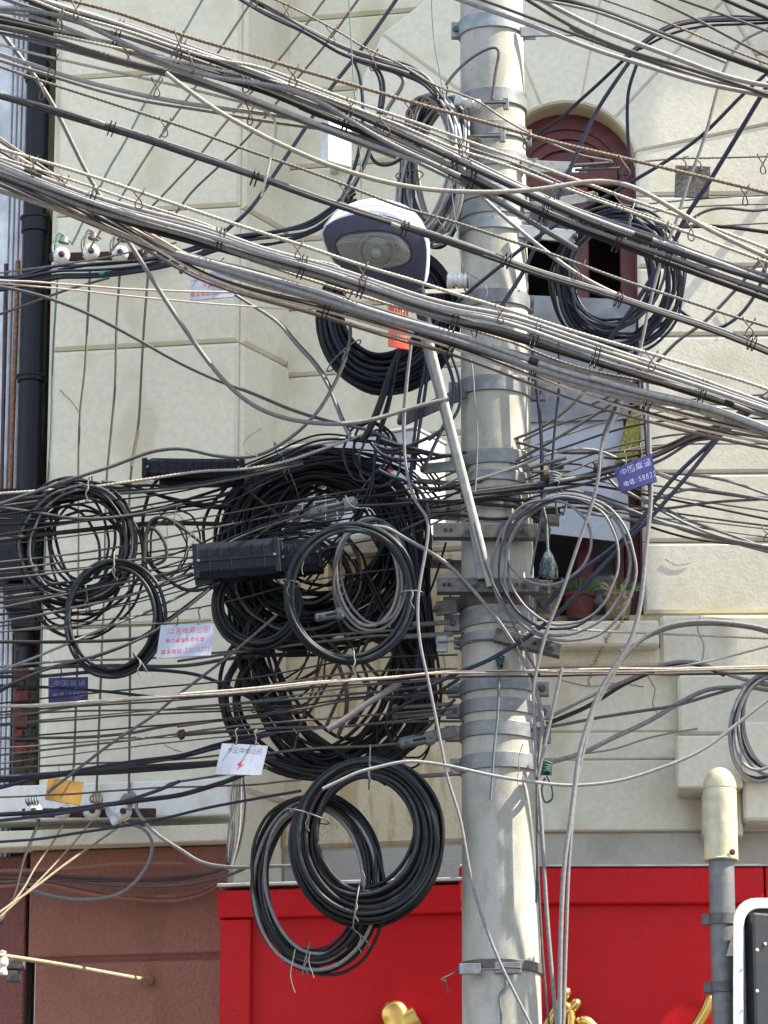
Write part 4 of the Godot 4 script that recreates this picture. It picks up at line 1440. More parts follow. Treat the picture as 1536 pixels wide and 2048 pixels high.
func spool(c: Vector3, r: float, t: Node3D) -> void:
	# a porcelain spool, axis towards the street, round face with a dark bolt
	var m := MB.new()
	var ax := Vector3(0.08, -0.12, 1).normalized()
	m.lathe(c - ax * 0.045, ax, [Vector2(r * 0.7, 0), Vector2(r, 0.010), Vector2(r, 0.024), Vector2(r * 0.66, 0.034), Vector2(r * 0.66, 0.048), Vector2(r * 0.98, 0.058), Vector2(r, 0.066), Vector2(r * 0.93, 0.080), Vector2(r * 0.72, 0.091), Vector2(r * 0.40, 0.096), Vector2(r * 0.30, 0.090)], 28)
	put("porcelain_spool", m, M.porcelain, t)
	var b := MB.new()
	b.lathe(c + ax * 0.03, ax, [Vector2(r * 0.30, 0), Vector2(r * 0.30, 0.022), Vector2(r * 0.2, 0.026), Vector2(r * 0.2, 0.034), Vector2(0.0001, 0.036)], 10)
	put("bolt", b, M.rust_box, t)
	var w := MB.new()
	var ring := []
	for i in 22:
		var a := TAU * i / 22
		ring.append(c - ax * 0.005 + Vector3(cos(a), sin(a), 0) * r * 0.72)
	w.tube(ring, 0.0045, 6, true)
	put("binding_wire", w, M.rust_wire, t)

func insulators() -> void:
	for q in [[[123, 513], [182, 506], [240, 509], [302, 505]], [[68, 1624], [124, 1622], [184, 1622], [246, 1624]]]:
		var low: bool = q[0][1] > 1000
		var z := -1.36 if low else -1.42
		var t := thing("insulator_rack", "rusty bar with four white porcelain insulators on the white ledge" if low else "rusty bar with white porcelain insulators beside the black downpipe", "insulator rack", at(q[0][0], q[0][1], z), "insulator racks on the wall")
		bar_part(t, "rack_bar", at(q[0][0] - 24, q[0][1] + 2, z - 0.03), at(q[3][0] + (66 if low else 30), q[3][1] + (2 if low else 4), z - 0.03), 0.040, 0.02, "rust_box")
		for s in q:
			if not low and s[0] > 280:
				spool(at(s[0], s[1], z), 0.026, t)
			else:
				spool(at(s[0], s[1], z), 0.040, t)
			if low:
				continue
			var m := MB.new()                                            # clamp of twisted wire above each spool
			for k in 3:
				m.tube(smooth([at(s[0] - 16, s[1] + 4, z + 0.03), at(s[0] - 18 + k * 2, s[1] - 24, z + 0.02 - k * 0.01), at(s[0] - 4, s[1] - 40 - k * 3, z), at(s[0] + 14 + 3 * k, s[1] - 36 + k * 4, z - 0.03)], 0.012), 0.005, 6)
			m.lathe(at(s[0] + 4, s[1] - 26, z), Vector3(0.2, 1, 0.1), [Vector2(0.024, 0), Vector2(0.028, 0.004), Vector2(0.02, 0.02), Vector2(0.012, 0.034)], 12)
			put("clamp", m, M.greenwire if s[0] < 140 else M.galv_dark, t)
		if low:
			for s in [[194, 1592, "tan"], [256, 1594, "dusty"], [66, 1596, "greenwire"]]:
				var m := MB.new()
				for k in 5:
					var p: Array = smooth([at(s[0] - 6 + k * 3, s[1] - 6, z + 0.03), at(s[0] - 14 + k * 6, s[1] + 6, z + 0.05), at(s[0] - 8 + k * 4, s[1] + 16, z + 0.04), at(s[0] + rng.randf_range(-8, 8), s[1] + 26, z + 0.05)], 0.01)
					m.tube(p, 0.005, 6)
				put("tail_wires", m, M[s[2]], t)
			var bag := MB.new()
			var rows := []
			for i in 9:
				var a := i / 8.0
				var ring := []
				for j in 18:
					var w := TAU * j / 18
					var rr := 0.030 * sin(PI * (0.12 + a * 0.8)) * (1.0 + 0.2 * sin(w * 4 + a * 6))
					ring.append(at(214 + a * 34, 1618 + 18 * sin(a * 3.0), z + 0.02) + Vector3(cos(w) * rr * 0.6, sin(w) * rr * 1.1, sin(w * 2.0) * rr * 0.4))
				rows.append(ring)
			bag.grid(rows, true)
			put("plastic_wrap", bag, M.clear_bag, t)

func closure(label: String, x0: float, y0: float, x1: float, y1: float, h: float, z: float, ribs: int, taper: bool) -> void:
	# fibre splice closure: two half shells with ribs, end caps and clips
	var a := at(x0, y0, z)
	var e := at(x1, y1, z)
	var u := (e - a).normalized()
	var up := Vector3(-u.y, u.x, 0)
	var L := (e - a).length()
	var hh := h * PX * 0.5
	var t := thing("splice_closure", label, "splice closure", (a + e) * 0.5, "black splice closures strung on the cables")
	var sect := [Vector2(-0.7, -1), Vector2(0.7, -1), Vector2(1, -0.6), Vector2(1, -0.08), Vector2(1.1, -0.08), Vector2(1.1, 0.08), Vector2(1, 0.08), Vector2(1, 0.6), Vector2(0.7, 1), Vector2(-0.7, 1), Vector2(-1, 0.6), Vector2(-1, -0.6)]
	var m := MB.new()
	var st := [[0.0, 0.55], [0.10 if taper else 0.01, 1.0], [0.90 if taper else 0.99, 1.0], [1.0, 0.55 if taper else 0.9]]
	for i in st.size() - 1:
		for k in sect.size():
			var k2 := (k + 1) % sect.size()
			var q := []
			for s in [[i, k], [i, k2], [i + 1, k2], [i + 1, k]]:
				var w: Vector2 = sect[s[1]]
				q.append(a + u * L * st[s[0]][0] + up * hh * w.y * st[s[0]][1] + Vector3(0, 0, hh * 0.8 * w.x * st[s[0]][1]))
			m.quad(q[0], q[1], q[2], q[3], up * (sect[k].y + sect[k2].y) + Vector3(0, 0, sect[k].x + sect[k2].x))
	for s in [0, 3]:
		var ring := []
		for w in sect:
			ring.append(a + u * L * st[s][0] + up * hh * w.y * st[s][1] + Vector3(0, 0, hh * 0.8 * w.x * st[s][1]))
		m.fan(ring, -u if s == 0 else u)
	put("shell", m, M.closure, t)
	for i in ribs:
		var rm := MB.new()
		var c := a + u * L * (0.12 + 0.76 * (i + 0.5) / ribs)
		for v in [-1, 1]:
			rm.box(c + Vector3(0, 0, hh * 0.83) + up * hh * 0.40 * v, u * 0.003, up * hh * 0.30, Vector3(0, 0, 0.006), 0.001)
		put("rib", rm, M.closure, t)
	for q in [0.03, 0.97]:
		var cm := MB.new()
		cm.box(a + u * L * q, u * 0.012, up * hh * 0.98, Vector3(0, 0, hh * 0.84), 0.004)
		put("end_cap", cm, M.closure, t)
		var bm := MB.new()
		bm.lathe(a + u * L * lerpf(q, 0.5, 0.06) + Vector3(0, 0, hh * 0.84), Vector3(0, 0, 1), [Vector2(0.006, 0), Vector2(0.006, 0.004), Vector2(0.0001, 0.005)], 8)
		put("screw", bm, M.galv, t)

func build_things() -> void:
	build_pole()
	build_lamp()
	insulators()
	closure("ribbed black splice closure hung high, right of the left coil", 284, 938, 490, 940, 40, 0.02, 9, true)
	closure("flat lower tray of black splice closure under the ribbed one", 320, 958, 486, 956, 34, -0.03, 6, true)
	closure("large smooth black splice closure left of the big coil", 388, 1130, 560, 1116, 74, 0.14, 6, false)
	closure("short grey black splice closure behind the teal ring of cable", 562, 1122, 640, 1110, 68, 0.02, 4, false)
	# grey dead-end clamps on the cables
	for q in [[620, 1026, 716, 1004, 26, "grey green dead-end clamp above the teal ring of cable"], [630, 1236, 690, 1226, 24, "grey dead-end clamp inside the teal ring of cable"], [800, 1488, 872, 1474, 26, "grey dead-end clamp above the lowest front coil"]]:
		var t := thing("strain_clamp", q[5], "cable clamp", at(q[0], q[1], 0.12), "dead-end clamps beside the pole")
		var m := MB.new()
		var a := at(q[0], q[1], 0.12)
		var e := at(q[2], q[3], 0.12)
		var u := (e - a) * 0.5
		var v: Vector3 = Vector3(-u.y, u.x, 0).normalized() * q[4] * PX * 0.5
		m.box((a + e) * 0.5, u, v * 0.62, Vector3(0, 0, 0.016), 0.006)
		m.box(a.lerp(e, 0.82), u * 0.28, v, Vector3(0, 0, 0.020), 0.008)
		put("body", m, M.clamp, t)
		var s := MB.new()
		s.box(a.lerp(e, 0.55) + Vector3(0, 0, 0.016), u * 0.38, v * 0.22, Vector3(0, 0, 0.0025), 0.001)
		put("slot", s, M.hole, t)
		for k in 2:
			var bm := MB.new()
			bm.lathe(a.lerp(e, 0.2 + 0.65 * k) + Vector3(0, 0, 0.016), Vector3(0, 0, 1), [Vector2(0.009, 0), Vector2(0.009, 0.010), Vector2(0.0001, 0.012)], 6)
			put("bolt", bm, M.galv_dark, t)
	build_ac()
	build_traffic()
	build_signs()
	build_small()

func build_ac() -> void:
	var f := facade(545, -1.34, 830, -0.98, 960)
	var t := thing("air_conditioner", "white outdoor air conditioner unit behind the big black coil", "air conditioner", at(690, 1110, -1.15))
	var a := on(f, 548, 1100)
	var e := on(f, 830, 856)
	var c := (a + e) * 0.5
	var hx := f.u * (e.x - a.x) * 0.5
	var hy := Vector3.UP * (e.y - a.y) * 0.5
	var m := MB.new()
	m.box(f.p(c, -0.15), hx, hy, f.n * 0.15, 0.012)
	put("case", m, M.ac, t)
	var lid := MB.new()
	lid.box(f.p(c, -0.15) + hy + Vector3(0, 0.004, 0), hx * 1.01, Vector3(0, 0.006, 0), f.n * 0.156, 0.003)
	put("lid", lid, M.white, t)
	var fc := f.p(Vector2(on(f, 632, 1000).x, on(f, 632, 1000).y), 0.002)
	var dk := MB.new()
	dk.lathe(fc, f.n, [Vector2(0.165, 0), Vector2(0.165, 0.002), Vector2(0.0001, 0.002)], 40)
	put("fan_opening", dk, M.galv_dark, t)
	for k in 12:
		var g := MB.new()
		var yy := -0.15 + 0.3 * k / 11.0
		var hl := sqrt(maxf(0.001, 0.165 * 0.165 - yy * yy))
		g.tube([fc + Vector3(0, yy, 0) - f.u * hl + f.n * 0.012, fc + Vector3(0, yy, 0) + f.u * hl + f.n * 0.012], 0.0022, 6)
		put("grille_wire", g, M.white, t)
	for k in 5:
		var g := MB.new()
		var xx := -0.12 + 0.06 * k
		var hl := sqrt(maxf(0.001, 0.165 * 0.165 - xx * xx))
		g.tube([fc + f.u * xx - Vector3(0, hl, 0) + f.n * 0.015, fc + f.u * xx + Vector3(0, hl, 0) + f.n * 0.015], 0.0022, 6)
		put("grille_wire", g, M.white, t)
	# red lettering, mostly hidden
	var lt := MB.new()
	for q in [[764, 912, 768, 924], [770, 910, 766, 926], [776, 910, 782, 926], [784, 908, 774, 926], [772, 932, 772, 942], [778, 932, 778, 942], [784, 931, 784, 941], [772, 932, 785, 931], [772, 937, 785, 936], [772, 942, 785, 941]]:
		lt.tube([f.p(on(f, q[0], q[1], 0.002), 0.002), f.p(on(f, q[2], q[3], 0.002), 0.002)], 0.0036, 6)
	put("lettering", lt, M.red_paint, t)
	for s in [0.25, 0.8]:
		var br := MB.new()
		var p := f.p(Vector2(lerpf(a.x, e.x, s), a.y - 0.014), -0.36)
		br.box(p, f.u * 0.016, Vector3(0, 0.012, 0), f.n * 0.40, 0.002)
		put("bracket", br, M.galv_dark, t)
	var w := MB.new()
	w.box(at(745, 1182, -1.40), Vector3(0.20, 0, 0.05), Vector3(0, 0.15, 0), Vector3(0, 0, 0.03), 0.004)
	tag(put("wooden_board", w, M.wood), "ochre stained board below the air conditioner", "board")
	# white box that catches the sun
	var bx := thing("white_box", "small bright white box on the recessed wall, sunlit", "junction box", at(672, 290, -1.18))
	var bm := MB.new()
	var r := Basis(Vector3.UP, deg_to_rad(38))
	bm.box(at(672, 292, -1.18), r * Vector3(0.068, 0, 0), Vector3(0, 0.098, 0), r * Vector3(0, 0, 0.03), 0.004)
	put("case", bm, M.white, bx)
	var ld := MB.new()
	ld.box(at(672, 242, -1.18) + Vector3(0, 0.012, 0), r * Vector3(0.072, 0, 0), Vector3(0, 0.008, 0), r * Vector3(0, 0, 0.034), 0.003)
	put("lid", ld, M.white, bx)
	var bk := MB.new()
	bk.box(at(668, 300, -1.52), Vector3(0.02, 0, 0), Vector3(0, 0.02, 0), Vector3(0, 0, 0.32), 0.003)
	put("bracket", bk, M.white, bx)

func build_traffic() -> void:
	var z := 0.34
	var p := at(1450, 2048, z)
	var t := thing("signal_post", "grey steel post with cream domed cap at the lower right", "signal post", Vector3(p.x, 0.13, z))
	var top := at(1450, 1722, z).y
	var m := MB.new()
	m.lathe(Vector3(p.x, 0.13, z), Vector3.UP, [Vector2(0.0505, 0), Vector2(0.0505, top - 0.13)], 32)
	put("tube", m, M.post, t)
	var y0 := at(1450, 1722, z).y
	var y1 := at(1450, 1580, z).y
	var y2 := at(1450, 1537, z).y
	var prof := [Vector2(0.069, 0), Vector2(0.071, 0.004), Vector2(0.0675, 0.008), Vector2(0.0675, y1 - y0 - 0.004), Vector2(0.0655, y1 - y0 - 0.002), Vector2(0.0655, y1 - y0 + 0.002), Vector2(0.0675, y1 - y0 + 0.004)]
	for i in 11:
		var a := i / 10.0 * PI * 0.5
		prof.append(Vector2(0.0675 * cos(a) + 0.0001, y1 - y0 + 0.004 + (y2 - y1) * sin(a)))
	var cap := MB.new()
	cap.lathe(Vector3(p.x + 0.0, y0, z), Vector3.UP, prof, 40)
	put("domed_cap", cap, M.cap, t)
	var rs := MB.new()
	rs.lathe(at(1465, 1704, z + 0.064), Vector3(0.25, 0, 1), [Vector2(0.013, 0), Vector2(0.011, 0.003), Vector2(0.004, 0.004), Vector2(0.004, 0.008), Vector2(0.0001, 0.008)], 14)
	put("rusty_screw", rs, M.rust_box, t)
	for py in [1840, 1976]:
		var c := Vector3(p.x, at(1450, py, z).y, z)
		var bm := MB.new()
		bm.lathe(c - Vector3(0, 0.022, 0), Vector3.UP, [Vector2(0.051, 0), Vector2(0.056, 0.001), Vector2(0.056, 0.043), Vector2(0.051, 0.044)], 32)
		bm.box(c + Vector3(-0.066, 0, 0.0), Vector3(0.016, 0, 0), Vector3(0, 0.022, 0), Vector3(0, 0, 0.02), 0.003)
		if py < 1900:
			bm.box(c + Vector3(0.085, 0, 0.01), Vector3(0.04, 0, 0), Vector3(0, 0.022, 0), Vector3(0, 0, 0.02), 0.003)
		put("clamp", bm, M.galv_dark, t)
	var fl := MB.new()
	fl.tri(at(1470, 1852, z + 0.06), at(1472, 1912, z + 0.06), at(1452, 1912, z + 0.06), Vector3(0, 0, 1))
	fl.tri(at(1470, 1852, z + 0.058), at(1472, 1912, z + 0.058), at(1452, 1912, z + 0.058), Vector3(0, 0, -1))
	put("loose_tag", fl, M.cap, t)
	# the signal head, seen from the back
	var h := thing("traffic_signal", "back of traffic signal with white rounded border and black housing", "traffic signal", at(1580, 2048, z + 0.12))
	var zc := z + 0.12
	var out := []
	var inn := []
	var rr := [1466.0, 1796.0, 1760.0, 2420.0]
	for q in [[0, 1, 180.0], [2, 1, 270.0], [2, 3, 0.0], [0, 3, 90.0]]:
		for i in 7:
			var w := deg_to_rad(q[2] + 90.0 * i / 6.0)
			for k in 2:
				var ro := 46.0 if k == 0 else 30.0
				var ins := 0.0 if k == 0 else 22.0
				var cx: float = rr[q[0]] + (ro + ins if q[0] == 0 else -ro - ins)
				var cy: float = rr[q[1]] + (ro + ins if q[1] == 1 else -ro - ins)
				(out if k == 0 else inn).append(Vector2(cx + cos(w) * ro, cy + sin(w) * ro))
	var bo := MB.new()
	var rows := []
	for s in [[out, 0.0, 0.0], [out, 0.06, 1.0], [out, 0.07, 3.0], [inn, 0.07, -3.0], [inn, 0.06, 0.0], [inn, 0.02, 0.0]]:
		var ring := []
		for q in s[0]:
			var c := Vector2((rr[0] + rr[2]) * 0.5, (rr[1] + rr[3]) * 0.5)
			var v: Vector2 = q + (c - q).normalized() * s[2]
			ring.append(at(v.x, v.y, zc + s[1] - (v.x - 1466.0) * PX * 0.45))
		rows.append(ring)
	bo.grid(rows, true, true)
	put("white_border", bo, M.white, h)
	var pl := MB.new()
	var ring2 := []
	for q in inn:
		ring2.append(at(q.x, q.y, zc + 0.022 - (q.x - 1466.0) * PX * 0.45))
	pl.fan(ring2, Vector3(0, 0, 1))
	var ring3 := []
	for q in out:
		ring3.append(at(q.x, q.y, zc + 0.001 - (q.x - 1466.0) * PX * 0.45))
	pl.fan(ring3, Vector3(0, 0, -1))
	put("back_plate", pl, M.post, h)
	var hs := MB.new()
	hs.box((at(1506, 2420, zc) + at(1760, 1846, zc)) * 0.5 + Vector3(0, 0, 0.055 - 167.0 * PX * 0.45), Vector3((1760 - 1506) * PX * 0.5, 0, -127.0 * PX * 0.45), Vector3(0, (2420 - 1846) * PX * 0.5, 0), Vector3(0.41, 0, 0.91) * 0.05, 0.008)
	put("housing", hs, M.signal, h)
	for q in [[1527, 1840], [1514, 1900], [1498, 1942], [1514, 1982], [1530, 1888]]:
		var sm := MB.new()
		sm.lathe(at(q[0], q[1], zc + (0.108 if q[0] > 1509 and q[1] > 1850 else 0.022) - (q[0] - 1466.0) * PX * 0.45), Vector3(0.41, 0, 0.91), [Vector2(0.007, 0), Vector2(0.006, 0.004), Vector2(0.0001, 0.006)], 10)
		put("screw", sm, M.porcelain, h)

func build_signs() -> void:
	var red := Color(0.62, 0.16, 0.20)
	var im := board_image(256, 150, Color(0.62, 0.64, 0.69))
	write(im, "上海市", 8, 6, 38, 46, red, 1.5)
	write(im, "专用光缆", 74, 62, 24, 30, red, 1.0)
	write(im, "联系电话:64870680", 8, 108, 24, 28, red, 1.0)
	sign_board("cable_notice", "white notice with red characters on the pilaster, half under a cable", im, [379, 548, 470, 540, 470, 594, 379, 602], -1.20, "white")
	im = board_image(320, 190, Color(0.62, 0.64, 0.69))
	write(im, "华东电网公司", 54, 22, 34, 42, red, 1.3)
	write(im, "电力通信专用光缆", 42, 80, 24, 29, red, 1.0)
	write(im, "联系电话:23015777", 26, 142, 26, 30, red, 1.0)
	sign_board("cable_notice", "white notice with three lines of red characters beside small coil", im, [322, 1251, 427, 1245, 422, 1311, 312, 1318], 0.30, "white")
	im = board_image(300, 180, Color(0.62, 0.64, 0.69))
	write(im, "市区供电公司", 46, 22, 32, 38, Color(0.25, 0.25, 0.30), 1.0)
	for y in range(92, 158):
		for x in range(110, 190):
			var v := Vector2(x, y)
			if Geometry2D.is_point_in_polygon(v, PackedVector2Array([Vector2(160, 92), Vector2(124, 122), Vector2(144, 126), Vector2(132, 156), Vector2(174, 120), Vector2(152, 116)])):
				im.set_pixel(x, y, Color(0.66, 0.20, 0.20))
	sign_board("power_notice", "white board with a red lightning bolt above the lowest coils", im, [444, 1487, 536, 1491, 522, 1551, 430, 1549], 0.32, "white")
	im = board_image(260, 180, Color(0.18, 0.17, 0.42))
	write(im, "中国联通", 30, 24, 44, 56, Color(0.62, 0.66, 0.78), 1.6, 0.1)
	write(im, "电话:58822384", 30, 112, 34, 42, Color(0.66, 0.72, 0.80), 1.2)
	sign_board("blue_notice", "blue board with white characters hung right of the pole", im, [1228, 938, 1303, 907, 1314, 963, 1243, 986], 0.42, "navy")
	im = board_image(260, 180, Color(0.15, 0.15, 0.36))
	write(im, "中国联通", 34, 22, 44, 54, Color(0.50, 0.53, 0.62), 1.6, 0.15)
	write(im, "电话:58822384", 26, 112, 34, 42, Color(0.50, 0.56, 0.62), 1.2)
	sign_board("blue_notice", "blue board with white characters behind cables at the brick pier", im, [97, 1356, 176, 1354, 176, 1399, 97, 1407], -0.10, "navy")
	im = board_image(240, 160, Color(0.66, 0.50, 0.20))
	for k in 900:                                                      # worn flecks of the old print
		var x := 30 + rng.randi() % 180
		var y := 26 + (k % 3) * 42 + rng.randi() % 16
		im.set_pixel(x, y, Color(0.76, 0.68, 0.46))
	sign_board("yellow_notice", "faded ochre board with worn print above the lower insulators", im, [97, 1555, 168, 1565, 160, 1611, 90, 1599], -0.9, "tan")
	im = board_image(120, 270, Color(0.92, 0.36, 0.24))
	for row in 2:
		for k in 5:
			var x := 38 + k * 16
			var y := 20 if row == 0 else 196
			for i in (62 if row == 0 else 40):
				for w in 5:
					if (i / 6 + k) % 3 != 0 or w < 2:
						im.set_pixel(x + w, y + i, Color(1.0, 0.93, 0.90))
	sign_board("orange_tag", "orange red plastic tag with white print under the street lamp", im, [776, 602, 816, 606, 818, 700, 776, 692], 0.5, "orange")
	# perforated steel plate hooked on the line at right
	var t := thing("steel_plate", "brown weathered steel plate hooked on the wire, right wall", "steel plate", at(1385, 330, 0.1))
	var m := MB.new()
	m.box(at(1385, 364, 0.1), Vector3(0.074, -0.003, 0), Vector3(0.004, 0.072, 0), Vector3(0, 0, 0.005), 0.003)
	put("plate", m, M.plate_steel, t)
	for q in [[1371, 336], [1401, 338]]:
		var b := MB.new()
		b.lathe(at(q[0], q[1], 0.105), Vector3(0, 0, 1), [Vector2(0.008, 0), Vector2(0.008, 0.006), Vector2(0.0001, 0.008)], 8)
		put("bolt", b, M.galv, t)
		var w := MB.new()
		w.tube(smooth([at(q[0], q[1], 0.12), at(q[0] + 1, q[1] - 10, 0.13), at(q[0] - 7, q[1] - 20, 0.11), at(q[0] + 6, q[1] - 24, 0.09)], 0.006), 0.003, 5)
		put("wire_hook", w, M.rust_wire, t)

func build_small() -> void:
	# green and blue cords tied to the pole
	for q in [["rope_blue", 2.6, 0.19, [998, 1318, 996, 1420, 988, 1500, 984, 1560, 981, 1600], "thin blue grey cord hanging down the front of the pole"],
			["rope_blue", 3.4, 0.22, [1090, 985, 1086, 1010, 1092, 1040, 1094, 1075, 1096, 1110], "frayed blue rope hanging beside the pole's right crossarm"],
			["rope_green", 3.2, 0.17, [1082, 1528, 1076, 1570, 1074, 1640, 1075, 1720, 1073, 1806], "long green cord down the right side of the pole"],
			["rope_green", 2.6, 0.19, [1090, 1556, 1084, 1580, 1092, 1604, 1104, 1598, 1104, 1574, 1094, 1552], "small green cord loop on the pole's lower band"],
			["rope_blue", 2.6, 0.18, [1008, 1944, 1012, 1970, 1000, 1990, 1002, 2030, 1003, 2080], "blue cord tied below the lowest pole clamp"],
			["rope_blue", 2.4, 0.24, [1086, 1006, 1078, 1060, 1068, 1110, 1062, 1150], "slanting blue cord beside the frayed rope"],
			["rope_blue", 2.4, 0.25, [1114, 982, 1112, 1010, 1116, 1030, 1128, 1024, 1132, 1000, 1122, 978], "pale blue rope loop under the blue board's cable"]]:
		var mb := MB.new()
		mb.tube(smooth(line(q[3], q[2], q[2]), 0.004), q[1] * PX, 8, false, 3, TAU / 0.03)
		tag(put("cord", mb, M[q[0]]), q[4], "cord")
	var fr := MB.new()
	for k in 110:                                                       # frayed end of the rope
		var a := at(1096 + rng.randf_range(-3, 3), 1100, 0.22)
		var w := rng.randf() * TAU
		fr.tube(smooth([a, a + Vector3(cos(w) * 0.018, -0.03, sin(w) * 0.014), a + Vector3(cos(w) * rng.randf_range(0.004, 0.038), -rng.randf_range(0.05, 0.11), sin(w) * 0.03), a + Vector3(cos(w + 0.6) * rng.randf_range(0.01, 0.045), -rng.randf_range(0.08, 0.12), sin(w) * 0.03)], 0.02), 0.0009, 4)
	var frn := put("frayed_fibres", fr, M.rope_blue, get_node("cord_001"))
	frn.set_meta("kind", "stuff")
	for q in [[1090, 1536, 0.16, "rope_green", 26, "green cord knot wound on the pole's lower right lug"], [1108, 958, 0.22, "rope_blue", 26, "pale blue rope knot beside the blue board's cable"], [1000, 1322, 0.18, "rope_green", 14, "dark green cord knot at the pole's front bolt"]]:
		var mb := MB.new()
		var c := at(q[0], q[1], q[2])
		for k in 5:
			var ring := []
			for i in 14:
				var w := TAU * i / 14
				ring.append(c + Vector3(cos(w) * q[4] * PX * 0.5 * (0.7 + 0.1 * k), (k - 2) * 0.009 + sin(w * 2 + k) * 0.004, sin(w) * 0.028))
			mb.tube(ring, 0.0052, 6, true)
		tag(put("knot", mb, M[q[3]]), q[5], "knot")
	# rust-red lumps of corroded wrap
	for q in [[363, 1469, 0.15, 0.016, "small rusty lump on a straight wire, left of the coils"], [1094, 952, 0.22, 0.020, "rusty clamp near the pale blue rope knot"], [1196, 936, 0.2, 0.018, "rusty clamp left of the blue board"], [752, 1080, 0.2, 0.012, "rusty brown clip on top of the teal ring"]]:
		var mb := MB.new()
		var rows := []
		for i in 9:
			var a := PI * (i + 0.02) / 8.04
			var ring := []
			for j in 12:
				var w := TAU * j / 12
				var k := 1.0 + 0.22 * sin(j * 2.1 + i * 1.3) + 0.12 * sin(j * 5.0 + i)
				ring.append(at(q[0], q[1], q[2]) + Vector3(cos(w) * sin(a), cos(a) * 1.2, sin(w) * sin(a)) * q[3] * k)
			rows.append(ring)
		mb.grid(rows, true)
		tag(put("rusty_clamp", mb, M.rust_box), q[4], "clamp")
	# iron stay rod on the brown wall and the fitting it reaches
	var t := thing("stay_rod", "painted iron rod fixed to the brown wall by a round plate", "rod", at(298, 1958, -1.3))
	var mb := MB.new()
	mb.tube(smooth([at(-20, 1908, -0.85), at(100, 1926, -1.02), at(240, 1951, -1.25), at(292, 1960, -1.46)], 0.03), 5.2 * PX, 10)
	put("rod", mb, M.tan, t)
	var pm := MB.new()
	pm.lathe(at(297, 1961, -1.515), Vector3(-0.2, 0, 1), [Vector2(0.026, 0), Vector2(0.025, 0.012), Vector2(0.012, 0.020), Vector2(0.0001, 0.024)], 18)
	put("wall_plate", pm, M.brown, t)
	for q in [[84, 1923], [120, 1929], [140, 1933]]:
		var bm := MB.new()
		bm.lathe(at(q[0], q[1], lerpf(-0.85, -1.25, (q[0] + 20.0) / 260.0)) - Vector3(0.004, 0, 0), Vector3(1, -0.2, -0.6), [Vector2(0.0115, 0), Vector2(0.012, 0.002), Vector2(0.012, 0.012), Vector2(0.0115, 0.014)], 10)
		put("black_tape", bm, M.black, t)
	var k := thing("rod_fitting", "white and grey insulator fitting at the lower left edge", "insulator", at(8, 1930, -0.9))
	var km := MB.new()
	km.lathe(at(4, 1950, -0.9), Vector3.UP, [Vector2(0.022, 0), Vector2(0.024, 0.01), Vector2(0.018, 0.03), Vector2(0.026, 0.045), Vector2(0.026, 0.07), Vector2(0.014, 0.09), Vector2(0.018, 0.10), Vector2(0.0001, 0.108)], 18)
	put("porcelain_spool", km, M.porcelain, k)
	var kb := MB.new()
	kb.box(at(24, 1930, -1.0), Vector3(0.055, 0, 0), Vector3(0, 0.022, 0), Vector3(0, 0, 0.03), 0.006)
	kb.box(at(26, 1953, -1.0), Vector3(0.03, 0, 0), Vector3(0, 0.024, 0), Vector3(0, 0, 0.03), 0.006)
	put("bracket", kb, M.galv_dark, k)
	# bent wire scrap at the pole's left, in front of the red sign
	var sc := MB.new()
	sc.tube(smooth([at(922, 1938, 0.12), at(900, 1950, 0.14), at(882, 1960, 0.15), at(890, 1962, 0.15), at(897, 1986, 0.15)], 0.01), 0.004, 6)
	tag(put("wire_scrap", sc, M.rust_wire), "bent rusty wire scrap sticking out left of the lowest pole clamp", "wire scrap")
	var gcl := MB.new()
	gcl.lathe(at(198, 546, -0.3), Vector3(1, 0.06, 0), [Vector2(0.007, 0), Vector2(0.0085, 0.002), Vector2(0.0085, 0.020), Vector2(0.007, 0.022)], 12)
	tag(put("green_clip", gcl, M.green_clip), "small bright green clip on the dark cables below the insulators", "clip")

